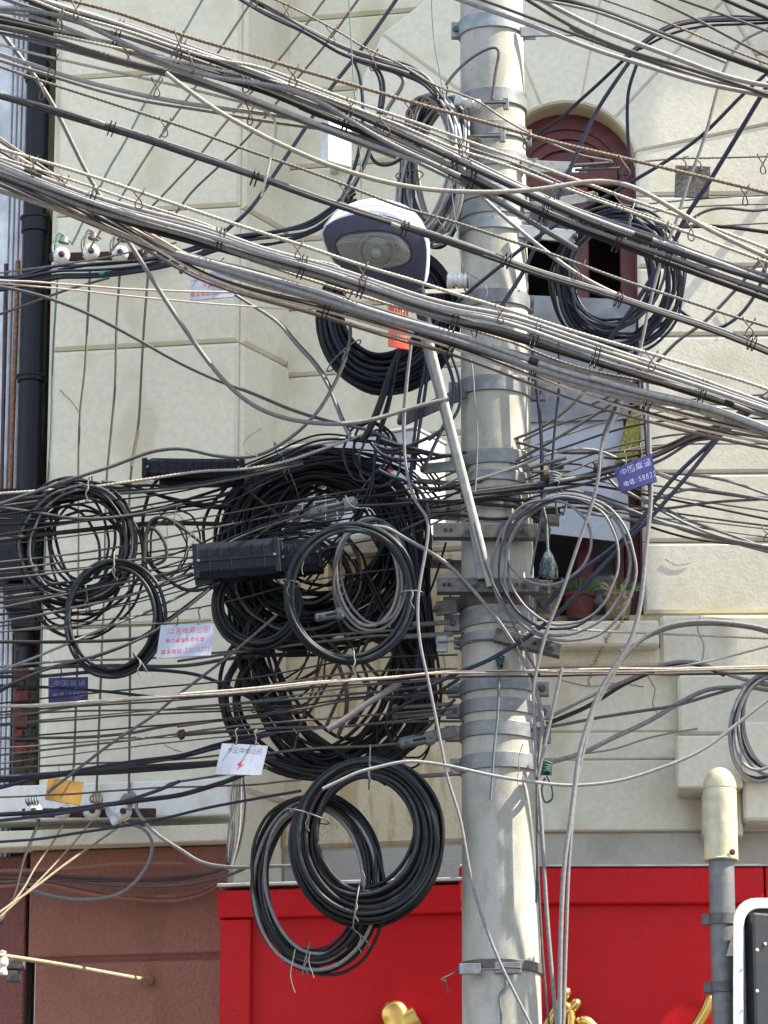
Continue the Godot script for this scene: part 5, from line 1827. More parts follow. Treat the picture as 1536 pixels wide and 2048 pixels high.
func street_cables() -> void:

	# upper runs crossing from the top left to the right edge
	var s1 := strand("rusty orange twisted strand, the uppermost across the pole", "rusty", 3.4, 1.3, 1.3, [135, 0, 233, 24, 354, 67, 441, 93, 500, 109, 591, 137, 679, 162, 792, 195, 901, 226, 976, 246, 1096, 281, 1242, 315, 1388, 350, 1536, 386], 0.8, 0.8)
	var s2 := strand("bright twisted strand just under the rusty orange strand", "steel", 3.0, 1.25, 1.25, [66, 0, 153, 35, 233, 55, 357, 97, 456, 126, 500, 126, 573, 153, 682, 195, 814, 239, 901, 270, 976, 297, 1096, 339, 1297, 412, 1406, 448, 1512, 489], 0.8, 0.8)
	var s3 := strand("bright twisted strand third from the top at the pole", "steel", 3.0, 1.22, 1.22, [500, 153, 584, 171, 675, 204, 828, 262, 919, 303, 976, 317, 1104, 366, 1195, 401, 1286, 432, 1355, 458, 1461, 498, 1536, 525], 0.8, 0.8)
	var s3b := strand("dull twisted strand pressed against the third bright strand", "steel_dark", 2.4, 1.18, 1.18, [675, 208, 828, 252, 919, 290, 1060, 337, 1104, 359, 1195, 396, 1286, 427, 1355, 454], 0.0, 0.0)
	var s4 := strand("thin twisted strand high at left, ending under the grey cables", "steel", 2.6, 1.15, 1.15, [0, 89, 62, 106, 215, 140, 419, 188, 560, 233, 555, 255], 0.8, 0.3)
	var s5 := strand("twisted strand from the left edge over the lamp head to lower right", "steel_dark", 2.8, 1.05, 1.05, [0, 133, 95, 166, 182, 193, 233, 210, 365, 253, 510, 306, 609, 339, 719, 381, 806, 416, 901, 441, 1010, 478, 1067, 496, 1140, 521, 1249, 562, 1359, 597, 1486, 639, 1536, 653], 0.8, 0.8)
	bundle(4, "cable", ["thick grey"], "in the main upper bundle", "cables of the upper runs", ["grey", "lightgrey", "black_d", "grey"], [4.0, 5.0, 4.6, 4.2], 9.5, 1.2, 1.2, [0, -20, 120, 22, 233, 52, 357, 98, 450, 132, 500, 146, 573, 179, 653, 204, 755, 248, 828, 281, 901, 317, 974, 350, 1085, 405, 1231, 463, 1341, 499, 1450, 540, 1536, 569], 1.4, 0.8, 0.8, 0.02)
	bundle(2, "cable", ["dark grey"], "along the lower edge of the main upper bundle", "cables of the upper runs", ["darkgrey", "black_d"], [4.4, 5.6], 10, 1.14, 1.14, [0, 40, 120, 66, 233, 88, 357, 128, 450, 160, 500, 164, 573, 199, 653, 233, 755, 277, 828, 310, 901, 343, 974, 372, 1085, 430, 1231, 485, 1341, 525], 1.4, 0.8, 0.9, 0.02)
	cable("cable", "grey cable curving in from the left edge, joining the upper bundle", "cables of the upper runs", "cable", "grey", 5.0, 1.24, 1.24, [0, 16, 120, 26, 190, 57, 255, 91, 328, 124, 408, 153, 560, 173, 646, 204, 693, 233, 755, 277, 828, 310], 0.8, 0.2)
	cable("cable", "thin grey cable beside it, swelling into the upper bundle", "cables of the upper runs", "cable", "lightgrey", 4.2, 1.2, 1.2, [0, 22, 73, 33, 139, 58, 204, 88, 277, 113, 365, 144, 456, 179, 560, 219], 0.8, 0.6)
	cable("cable", "dark thick cable dipping from the left edge at row of rusty hooks", "cables of the upper runs", "cable", "darkgrey", 6.0, 1.16, 1.16, [0, 55, 73, 67, 175, 104, 328, 142, 401, 160, 474, 186, 560, 219, 646, 252, 755, 288, 865, 324, 938, 368], 0.8, 0.5)
	cable("cable", "grey cable under the dark one in the upper left corner", "cables of the upper runs", "cable", "grey", 4.2, 1.12, 1.12, [0, 66, 73, 82, 175, 109, 328, 148, 401, 168, 474, 193, 560, 226], 0.8, 0.5)
	cable("cable", "light grey cable running just above the thin upper strand", "cables of the upper runs", "cable", "lightgrey", 4.4, 1.1, 1.1, [0, 109, 91, 139, 182, 168, 292, 190, 365, 208, 474, 219, 500, 226, 555, 230, 609, 237, 682, 262, 737, 281, 828, 321, 901, 357], 0.8, 0.3)
	cable("cable", "grey cable merging with a light one above the lamp head", "cables of the upper runs", "cable", "grey", 3.6, 1.08, 1.08, [0, 120, 109, 153, 255, 197, 401, 219, 560, 248, 617, 255], 0.8, 0.1)
	cable("cable", "pale grey cable arching past the pole over the right window", "cables of the upper runs", "cable", "dusty", 4.6, 1.3, 1.3, [332, 146, 401, 201, 474, 248, 500, 259, 591, 303, 682, 339, 755, 361, 828, 376, 959, 386, 1053, 383, 1104, 379, 1177, 359, 1231, 357, 1268, 368, 1341, 416, 1414, 456, 1486, 492, 1536, 514], 0.0, 0.8)
	bundle(3, "cable", ["thick dark grey"], "sagging across the lamp head", "cables of the upper runs", ["grey", "darkgrey", "black_d"], [3.6, 4.4, 3.4], 7.5, 1.05, 1.05, [0, 191, 73, 211, 164, 241, 219, 255, 292, 279, 365, 303, 474, 341, 500, 350, 573, 379, 646, 405, 719, 427, 792, 448, 865, 474, 974, 507, 1049, 540, 1140, 569, 1231, 595, 1304, 624, 1414, 657, 1536, 704], 1.6, 0.8, 0.8, 0.02)
	cable("cable", "single grey cable stepping down across the window to the sagging bundle", "cables of the upper runs", "cable", "lightgrey", 4.0, 1.0, 1.0, [956, 383, 976, 405, 1049, 470, 1104, 510, 1133, 540, 1195, 573, 1246, 595], 0.0, 0.2)

	# lower runs, in front of the lamp's neck
	var s6 := strand("bright twisted strand crossing the lamp glass from the left edge", "steel", 3.2, 1.5, 1.5, [0, 297, 153, 343, 233, 368, 335, 403, 500, 458, 628, 498, 704, 525, 792, 551, 828, 560, 901, 586, 974, 606, 1067, 637, 1187, 675, 1304, 708, 1414, 741, 1486, 761, 1536, 779], 0.8, 0.8)
	var s7 := strand("thin bright twisted strand below the lamp glass strand, left side", "steel", 2.5, 1.45, 1.45, [0, 315, 179, 372, 314, 419, 456, 465, 500, 504, 646, 522, 679, 535], 0.8, 0.0)
	var s8 := strand("twisted strand under the thick black cable of the lower runs", "steel", 2.6, 1.36, 1.36, [500, 520, 555, 538, 609, 557, 675, 577, 777, 609, 905, 646, 959, 665, 1026, 685], 0.0, 0.0)
	var s9 := strand("twisted strand emerging under the grey cables at far right", "steel_dark", 2.4, 1.36, 1.36, [1026, 685, 1158, 737, 1319, 768, 1414, 797, 1536, 824], 0.0, 0.8)
	bundle(4, "cable", ["light grey"], "below the lamp glass strand", "cables of the lower runs", ["lightgrey", "grey", "lightgrey", "grey"], [4.2, 3.8, 4.4, 4.0], 9.0, 1.45, 1.45, [0, 335, 91, 372, 182, 405, 292, 438, 438, 474, 500, 507, 609, 529, 719, 566, 828, 606, 938, 635, 976, 631, 1085, 668, 1195, 704, 1304, 741, 1414, 777, 1536, 821], 1.4, 0.8, 0.8, 0.02)
	cable("cable", "thick black cable under the light grey lower run", "cables of the lower runs", "cable", "black_d", 6.2, 1.38, 1.38, [0, 348, 91, 385, 204, 425, 328, 470, 456, 499, 500, 515, 609, 544, 719, 578, 810, 609, 919, 646, 976, 660, 1085, 693, 1195, 726, 1286, 755, 1341, 773, 1414, 795], 0.8, 0.6)
	cable("cable", "dark grey cable twinned with the thick black lower one", "cables of the lower runs", "cable", "darkgrey", 5.0, 1.4, 1.4, [0, 345, 91, 379, 204, 419, 328, 459, 456, 492, 500, 511, 609, 536, 719, 573, 810, 602, 919, 638, 976, 655, 1085, 688, 1195, 722, 1286, 748, 1341, 766, 1414, 788, 1536, 828], 0.8, 0.8)
	bundle(3, "cable", ["dark"], "from the left edge toward the upper insulators", "cables of the lower runs", ["darkgrey", "grey", "darkgrey"], [5.0, 4.0, 4.6], 9, 1.32, 1.32, [0, 365, 73, 392, 164, 432, 255, 474, 328, 503, 401, 529, 500, 547, 609, 582, 719, 617, 828, 655], 3.0, 0.8, 0.4, 0.02)
	cable("cable", "dusty cream topped cable, the lowest leaving the left edge", "cables of the lower runs", "cable", "dusty", 4.4, 1.36, 1.36, [0, 383, 91, 412, 182, 443, 273, 481, 328, 505, 438, 540, 536, 564, 646, 591, 792, 642, 865, 660, 974, 690], 0.8, 0.6)
	bundle(2, "cable", ["thick light grey"], "in the lower run at the pole", "cables of the lower runs", ["lightgrey", "grey"], [5.4, 5.8], 14, 1.42, 1.42, [500, 551, 646, 596, 792, 645, 865, 662, 976, 697, 1067, 733, 1158, 761, 1268, 788, 1341, 800, 1450, 828, 1536, 863], 1.5, 0.3, 0.8, 0.02)
	cable("cable", "grey cable humping out of the lower run at far right", "cables of the lower runs", "cable", "lightgrey", 5.6, 1.45, 1.45, [1180, 755, 1268, 781, 1333, 797, 1377, 801, 1450, 826, 1536, 859], 0.0, 0.8)
	bundle(8, "wire", ["thin cream"], "hanging under the lower runs", "cables of the lower runs", ["cream", "maroon", "cream", "dusty", "maroon", "cream", "cream", "brownwire"], [2.6, 2.4, 2.8, 2.4, 2.6, 2.6, 2.4, 2.2], 5.2, 1.34, 1.34, [314, 496, 401, 547, 510, 582, 560, 597, 609, 604, 719, 640, 828, 671, 901, 691, 1010, 733, 1067, 757, 1195, 799, 1279, 823, 1377, 848, 1536, 885], 3.6, 1.0, 0.8, 0.02)

	# hangers
	hooks(s1, 9, 0.05, 0.97, "the rusty orange strand", 34.0, "rust_wire")
	hooks(s2, 8, 0.03, 0.97, "the strand under the rusty one", 34.0, "rust_wire")
	hooks(s3, 8, 0.04, 0.98, "the third bright strand", 34.0, "rust_wire")
	hooks(s4, 4, 0.1, 0.9, "the thin upper left strand", 34.0, "rust_wire")
	hooks(s5, 8, 0.03, 0.97, "the strand over the lamp head", 34.0, "rust_wire")
	hooks(s6, 9, 0.04, 0.98, "the strand crossing the lamp glass", 34.0, "rust_wire")
	hooks(s7, 3, 0.1, 0.9, "the thin strand left of the lamp glass", 26.0, "rust_wire")
	hooks(s8, 2, 0.2, 0.95, "the strand under the thick black cable", 40.0, "rust_wire")
	ties("main upper bundle", 24.0, 1.17, [233, 62, 357, 100, 690, 238, 905, 330, 940, 355, 1085, 418, 1231, 478, 1330, 512])
	ties("light grey lower run", 22.0, 1.43, [182, 392, 437, 478, 600, 533, 719, 572, 905, 638, 1067, 668, 1187, 710, 1400, 782])
	ties("dark sagging bundle", 14.0, 1.05, [219, 256, 505, 356, 806, 455, 1010, 520, 1233, 598, 1500, 684])
	ties("hanging cream wires", 20.0, 1.34, [646, 622, 898, 690, 1063, 738, 1290, 805])

	# upper right corner
	cable("cable", "dark cable leaving the pole top for the right edge", "cables of the upper right corner", "cable", "darkgrey", 4.4, 0.8, 0.8, [1056, 0, 1158, 62, 1268, 106, 1359, 131, 1450, 160, 1536, 190], 0.8, 0.8)
	cable("cable", "light grey cable beside it, ending higher at the right edge", "cables of the upper right corner", "cable", "lightgrey", 5.0, 0.85, 0.85, [1082, 0, 1180, 51, 1304, 98, 1414, 139, 1486, 164, 1536, 171], 0.8, 0.8)
	cable("cable", "thickest dark cable of the upper right corner", "cables of the upper right corner", "cable", "black_d", 6.8, 0.9, 0.9, [1122, 0, 1180, 15, 1231, 31, 1304, 66, 1414, 98, 1536, 142], 0.8, 0.8)
	cable("cable", "thin grey cable above the thickest dark one", "cables of the upper right corner", "cable", "grey", 3.2, 0.92, 0.92, [1085, 0, 1147, 11, 1202, 22, 1253, 44, 1315, 69], 0.8, 0.3)
	var s10 := strand("thin rusty strand through the upper right corner", "rusty", 2.2, 0.95, 0.95, [1209, 0, 1333, 44, 1450, 95, 1536, 128], 0.8, 0.8)
	cable("cable", "grey cable crossing the pole just under its top band", "cables of the upper right corner", "cable", "lightgrey", 4.6, 0.78, 0.78, [976, 20, 1085, 58, 1195, 102, 1286, 128, 1377, 160, 1486, 182], 0.8, 0.5)
	cable("cable", "thin dark cable crossing the pole over its top band", "cables of the upper right corner", "cable", "darkgrey", 3.4, 0.74, 0.74, [976, 4, 1049, 31, 1158, 73, 1253, 106, 1341, 137, 1450, 166], 0.8, 0.3)
	cable("cable", "grey cable that meets the thin pair right of the arch top", "cables of the upper right corner", "cable", "grey", 3.4, 0.74, 0.74, [1140, 55, 1202, 84, 1268, 109, 1341, 135, 1414, 160, 1536, 184], 0.0, 0.8)
	cable("cable", "long thin dark cable cutting the top right corner", "cables of the upper right corner", "cable", "darkgrey", 3.0, 1.0, 1.0, [1311, 0, 1406, 44, 1468, 80, 1536, 113], 0.6, 0.6)
	cable("cable", "short thin dark cable cutting the top right corner", "cables of the upper right corner", "cable", "darkgrey", 3.0, 1.0, 1.0, [1362, 0, 1465, 36, 1536, 62], 0.6, 0.6)
	cable("cable", "thicker dark cable cutting the top right corner", "cables of the upper right corner", "cable", "black_d", 4.0, 1.0, 1.0, [1450, 0, 1536, 38], 0.6, 0.6)
	cable("cable", "outermost dark cable cutting the top right corner", "cables of the upper right corner", "cable", "black_d", 4.4, 1.0, 1.0, [1501, 0, 1536, 15], 0.6, 0.6)
	bundle(3, "cable", ["dark navy"], "arching over to the right edge near the top", "cables of the upper right corner", ["navy", "darkgrey", "black_b"], [3.2, 3.4, 3.0], 6, 0.3, 0.3, [1249, 120, 1293, 84, 1333, 60, 1384, 44, 1468, 38, 1536, 41], 1.5, 0.0, 0.8, 0.02)
	cable("cable", "dark cable arching lower to the right edge near the top", "cables of the upper right corner", "cable", "navy", 3.0, 0.28, 0.28, [1279, 98, 1341, 67, 1414, 51, 1479, 48, 1536, 46], 0.0, 0.8)
	cable("cable", "dark diagonal cable from the arch of cables to behind the pole", "cables of the upper right corner", "cable", "navy", 3.8, 0.3, -0.3, [1249, 118, 1158, 204, 1118, 241, 1053, 284, 1012, 310], 0, 0.2)
	cable("cable", "dark slanting cable from the arch of cables past the window", "cables of the upper right corner", "cable", "navy", 4.2, 0.3, 0.26, [1259, 122, 1195, 219, 1155, 303, 1122, 383, 1085, 463, 1051, 536, 1003, 613], 0, 0.0)
	cable("cable", "dark cable hanging straight down from the arch of cables", "cables of the upper right corner", "cable", "navy", 3.6, 0.3, 0.2, [1275, 126, 1257, 182, 1255, 255, 1259, 314, 1260, 368], 0.0, 0.0)
	cable("cable", "long dark diagonal from the right edge down to the pole", "cables of the upper right corner", "cable", "navy", 3.8, 0.4, 0.22, [1536, 146, 1486, 190, 1410, 266, 1330, 324, 1279, 354, 1231, 383, 1158, 423, 1067, 478, 976, 551, 930, 590, 880, 640], 0.8, 0.1)
	cable("cable", "thick dark diagonal at right, running down to the window coil", "cables of the upper right corner", "cable", "navy", 4.8, 0.35, 0.2, [1523, 190, 1486, 252, 1421, 361, 1370, 438, 1352, 478, 1326, 522, 1293, 573, 1257, 628, 1231, 664], 0.6, 0.1)
	cable("cable", "dark cord dropping down the wall right of the window coil", "cables of the upper right corner", "cable", "navy", 3.6, 0.1, 0.1, [1536, 518, 1516, 580, 1479, 631, 1435, 657, 1395, 646, 1359, 620], 0.3, 0)
	cable("cable", "long slate grey cable falling from the right edge past the window", "cables of the upper right corner", "cable", "grey", 3.4, 0.4, 0.3, [1536, 55, 1486, 80, 1461, 113, 1446, 146, 1435, 179, 1410, 273, 1377, 365, 1352, 445, 1326, 511, 1297, 620, 1279, 704, 1257, 770, 1228, 835, 1202, 894, 1198, 945, 1186, 1000, 1158, 1084, 1122, 1190, 1096, 1255, 1078, 1321, 1067, 1383, 1071, 1474, 1074, 1560, 1082, 1524], 0.6, 0.4)
	cable("cable", "long dark diagonal from the right edge to the lower window", "cables of the upper right corner", "cable", "darkgrey", 3.4, 0.35, 0.3, [1536, 500, 1486, 562, 1410, 642, 1355, 682, 1304, 733, 1246, 777, 1180, 810], 0.6, 0.0)
	var s11 := strand("thin dark strand running level to the right edge by the plate", "steel_dark", 2.0, 0.1, 0.1, [1286, 323, 1355, 317, 1414, 316, 1536, 313], 0, 0.8)
	hooks(s11, 2, 0.2, 0.95, "the level strand above the steel plate", 30.0, "rust_wire")
	cable("wire", "upper thin grey wire running level below the steel plate", "cables of the upper right corner", "cable", "grey", 2.2, 0.05, 0.05, [1290, 408, 1414, 396, 1536, 388], 0, 0.8)
	cable("wire", "middle thin grey wire running level below the steel plate", "cables of the upper right corner", "cable", "grey", 2.2, 0.05, 0.05, [1304, 423, 1414, 412, 1536, 408], 0, 0.8)
	cable("wire", "lower thin grey wire running level below the steel plate", "cables of the upper right corner", "cable", "grey", 2.2, 0.05, 0.05, [1253, 463, 1341, 456, 1450, 452, 1536, 447], 0, 0.8)
	cable("cable", "dark cable curling level to the right edge below the plate", "cables of the upper right corner", "cable", "darkgrey", 3.2, 0.1, 0.1, [1352, 470, 1377, 443, 1414, 421, 1450, 415, 1505, 421, 1536, 417], 0, 0.8)
	cable("cable", "flat dark cable to the right edge above the window coil", "cables of the upper right corner", "cable", "black_d", 4.2, 0.05, 0.05, [1268, 456, 1341, 454, 1450, 454, 1536, 466], 0, 0.8)

	# high on the left, and the slanting wires in front of the walls
	cable("wire", "green slanting wire before the pilaster, the leftmost", "slanting wires before the left wall", "cable", "greenwire", 2.6, -1.25, -1.25, [405, 0, 368, 66, 324, 149, 292, 204, 252, 281, 219, 335, 199, 376], 0.8, 0.3)
	cable("wire", "purplish slanting wire before the pilaster, next to the green", "slanting wires before the left wall", "cable", "brownwire", 2.6, -1.25, -1.25, [496, 13, 447, 89, 390, 175, 339, 248, 303, 299, 270, 350, 244, 392], 0.8, 0.3)
	cable("wire", "brown slanting wire reaching the pilaster from the recessed wall", "slanting wires before the left wall", "cable", "brownwire", 2.6, -1.25, -1.25, [649, 0, 595, 73, 544, 135, 500, 186, 452, 244, 394, 317, 350, 365, 306, 412], 0.8, 0.3)
	cable("wire", "dark brown slanting wire, lowest to turn onto the pilaster", "slanting wires before the left wall", "cable", "maroon", 2.6, -1.25, -1.25, [715, 0, 646, 95, 569, 186, 500, 270, 448, 324, 383, 386, 354, 425], 0.8, 0.3)
	cable("cable", "thick navy slanting cable above the lamp, from the top edge", "slanting wires before the left wall", "cable", "navy", 4.4, -1.1, -1.1, [792, 0, 730, 88, 660, 179, 609, 259, 555, 339, 500, 419, 456, 459], 0.8, 0.3)
	cable("cable", "dark grey cable that drops steeply from the downpipe then sags right", "slanting wires before the left wall", "cable", "grey", 4.6, 0.9, 0.4, [66, 146, 80, 164, 117, 226, 153, 306, 171, 346, 197, 385, 226, 438, 262, 489, 317, 580, 383, 679, 445, 762, 510, 821, 573, 839, 664, 850, 737, 846, 810, 817, 850, 808], 0.2, 0.1)
	var s12 := strand("twisted strand in the small bundle above the lamp", "steel_dark", 2.2, 0.2, 0.2, [536, -7, 573, 9, 675, 62, 733, 97, 792, 124, 858, 164, 901, 184], 0.5, 0.0)
	hooks(s12, 5, 0.08, 0.8, "the strand above the lamp, near the top", 36.0, "rust_wire")
	bundle(5, "cable", ["dark"], "in the small bundle above the lamp", "bundle high on the recessed wall", ["navy", "grey", "darkgrey", "grey", "navy"], [3.0, 3.4, 3.0, 3.2, 3.0], 5.5, 0.15, 0.15, [478, -11, 536, 22, 609, 60, 682, 98, 755, 124, 821, 144, 850, 160, 876, 193], 3.0, 0.6, 0.0, 0.02)
	cable("cable", "dark cable turning down behind the lamp from the small bundle", "bundle high on the recessed wall", "cable", "navy", 4.0, 0.1, 0.1, [697, 106, 715, 135, 723, 175, 726, 226, 722, 277, 711, 328, 679, 408], 0.0, 0.0)
	cable("cable", "second dark cable turning down behind the lamp", "bundle high on the recessed wall", "cable", "navy", 3.8, 0.1, 0.1, [719, 109, 752, 139, 762, 171, 755, 233, 733, 314, 704, 379, 682, 405], 0.0, 0.0)
	cable("cable", "third dark cable looping down behind the lamp", "bundle high on the recessed wall", "cable", "darkgrey", 3.8, 0.08, 0.08, [733, 109, 762, 146, 768, 190, 759, 241], 0.0, 0.0)
	cable("cable", "grey cable curling round at the end of the small bundle", "bundle high on the recessed wall", "cable", "grey", 4.4, 0.1, 0.1, [704, 117, 755, 135, 792, 144, 808, 157, 803, 175, 777, 215, 752, 273, 719, 350, 682, 405], 0.0, 0.0)
	cable("cable", "blue grey loop of cable between the lamp and white box", "bundle high on the recessed wall", "cable", "navy", 3.6, 0.05, 0.05, [737, 292, 742, 317, 759, 332, 784, 330, 810, 312], 0.0, 0.0)
	cable("cable", "thick dark cables curve over the tall coil into the pole", "bundle high on the recessed wall", "cable", "black_d", 6.0, 0.12, 0.12, [821, 142, 850, 160, 876, 186, 894, 215, 905, 255, 912, 303], 0.0, 0.0)
	cable("cable", "dark cable rising from the tall coil along the pole", "bundle high on the recessed wall", "cable", "navy", 4.2, 0.1, 0.1, [862, 166, 882, 189, 893, 214, 897, 244, 901, 287, 905, 326, 909, 365], 0.0, 0.0)
	cable("cable", "arched grey cable springing from the tall coil to the pole clamp", "bundle high on the recessed wall", "cable", "darkgrey", 3.2, 0.2, 0.2, [892, 171, 908, 149, 938, 120, 967, 102, 990, 94, 998, 100, 992, 139, 984, 197], 0.0, 0.0)
	cable("wire", "pale green thread hanging from the top edge beside the lamp", "", "wire", "greenwire", 1.3, 0.3, 0.3, [697, -20, 702, 80, 707, 160, 716, 260, 722, 340, 723, 396], 0.3, 0)
	cable("wire", "pale green thread hanging from the top edge to the white fitting", "", "wire", "greenwire", 1.2, 0.3, 0.3, [862, -20, 868, 80, 882, 160, 896, 250, 903, 380, 915, 470, 925, 535], 0.3, 0)
	cable("wire", "thin wire curling from the white fitting down to the pole band", "", "wire", "galv", 1.0, 0.22, 0.22, [930, 544, 952, 555, 970, 569, 976, 582, 972, 595], 0.0, 0.0)
	cable("wire", "strained strand wire from the white insulator over the pole", "", "wire", "steel_dark", 2.4, 0.2, 0.2, [897, 181, 956, 203, 1014, 242, 1080, 277, 1158, 310, 1224, 323], 0.0, 0.0)
	bundle(6, "cable", ["dark navy"], "passing level below the upper insulators", "navy cables beside the upper insulators", ["navy", "black_b", "navy", "darkgrey", "navy", "black_b"], [3.4, 3.8, 3.0, 3.4, 3.2, 3.0], 6.5, -0.5, -0.2, [-30, 572, 47, 566, 109, 550, 182, 544, 292, 533, 365, 518, 450, 488, 560, 474, 620, 458, 660, 434, 675, 419], 4.5, 0.6, 0.1, 0.02)
	var s13 := strand("thin strand sloping up across the upper insulators", "steel_dark", 2.0, -0.3, -0.3, [0, 546, 109, 531, 204, 516, 262, 504], 0.5, 0.2)
	cable("wire", "cream wire running nearly level under the upper insulators", "navy cables beside the upper insulators", "cable", "cream", 2.4, 0.5, 0.5, [0, 560, 73, 563, 146, 569, 255, 577, 474, 586, 560, 589, 573, 588], 0.6, 0.0)
	cable("wire", "second cream wire sinking slowly toward the pilaster edge", "navy cables beside the upper insulators", "cable", "cream", 2.0, 0.5, 0.5, [0, 566, 109, 577, 255, 593, 401, 606, 560, 617, 620, 617], 0.6, 0.0)
	cable("cable", "long dark cable sagging across the pilaster to the air conditioner", "navy cables beside the upper insulators", "cable", "darkgrey", 3.6, 0.1, 0.1, [0, 575, 36, 582, 88, 595, 175, 628, 255, 668, 346, 719, 438, 762, 510, 788, 591, 821, 675, 845, 741, 861, 803, 892, 865, 912], 0.5, 0)
	cable("cable", "short dark cable slanting off the left edge below the navy cables", "navy cables beside the upper insulators", "cable", "darkgrey", 3.0, -0.3, -0.3, [0, 628, 88, 595, 153, 573, 219, 555], 0.4, 0)
	bundle(2, "cable", ["dark grey"], "from the white notice down toward the black coils", "navy cables beside the upper insulators", ["darkgrey", "grey"], [3.4, 3.6], 9, 0.1, 0.1, [470, 588, 518, 617, 560, 646, 591, 686, 628, 726, 657, 770, 682, 835, 701, 872], 2.0, 0.0, 0.0, 0.02)
	cable("wire", "green wire running down the pilaster beside the downpipe", "wires running down the pilaster", "cable", "greenwire", 2.4, -1.46, -1.46, [115, 560, 106, 704, 102, 865, 95, 974, 90, 1100, 82, 1300, 78, 1545], 0, 0)
	cable("wire", "brown wire down the pilaster below the second insulator", "wires running down the pilaster", "cable", "brownwire", 2.8, -1.44, -1.44, [180, 540, 175, 646, 170, 737, 160, 828, 157, 956, 158, 1060, 155, 1300, 148, 1520, 144, 1605], 0.0, 0.0)
	cable("wire", "brown wire down the pilaster below the third insulator", "wires running down the pilaster", "cable", "brownwire", 2.8, -1.44, -1.44, [240, 540, 233, 653, 230, 773, 222, 865, 215, 937, 212, 1000, 208, 1200, 200, 1400, 193, 1590], 0.0, 0.0)
	cable("wire", "brown wire down the pilaster with yellow taped joint, the rightmost", "wires running down the pilaster", "cable", "brownwire", 2.8, -1.44, -1.44, [297, 540, 288, 653, 283, 737, 277, 846, 268, 900, 260, 974, 258, 1100, 260, 1300, 258, 1590], 0.0, 0.0)
	cable("tape", "yellow tan tape wound on the rightmost pilaster wire", "", "tape", "tan", 4.0, -1.44, -1.44, [276, 862, 269, 898, 263, 935], 0.0, 0.0)

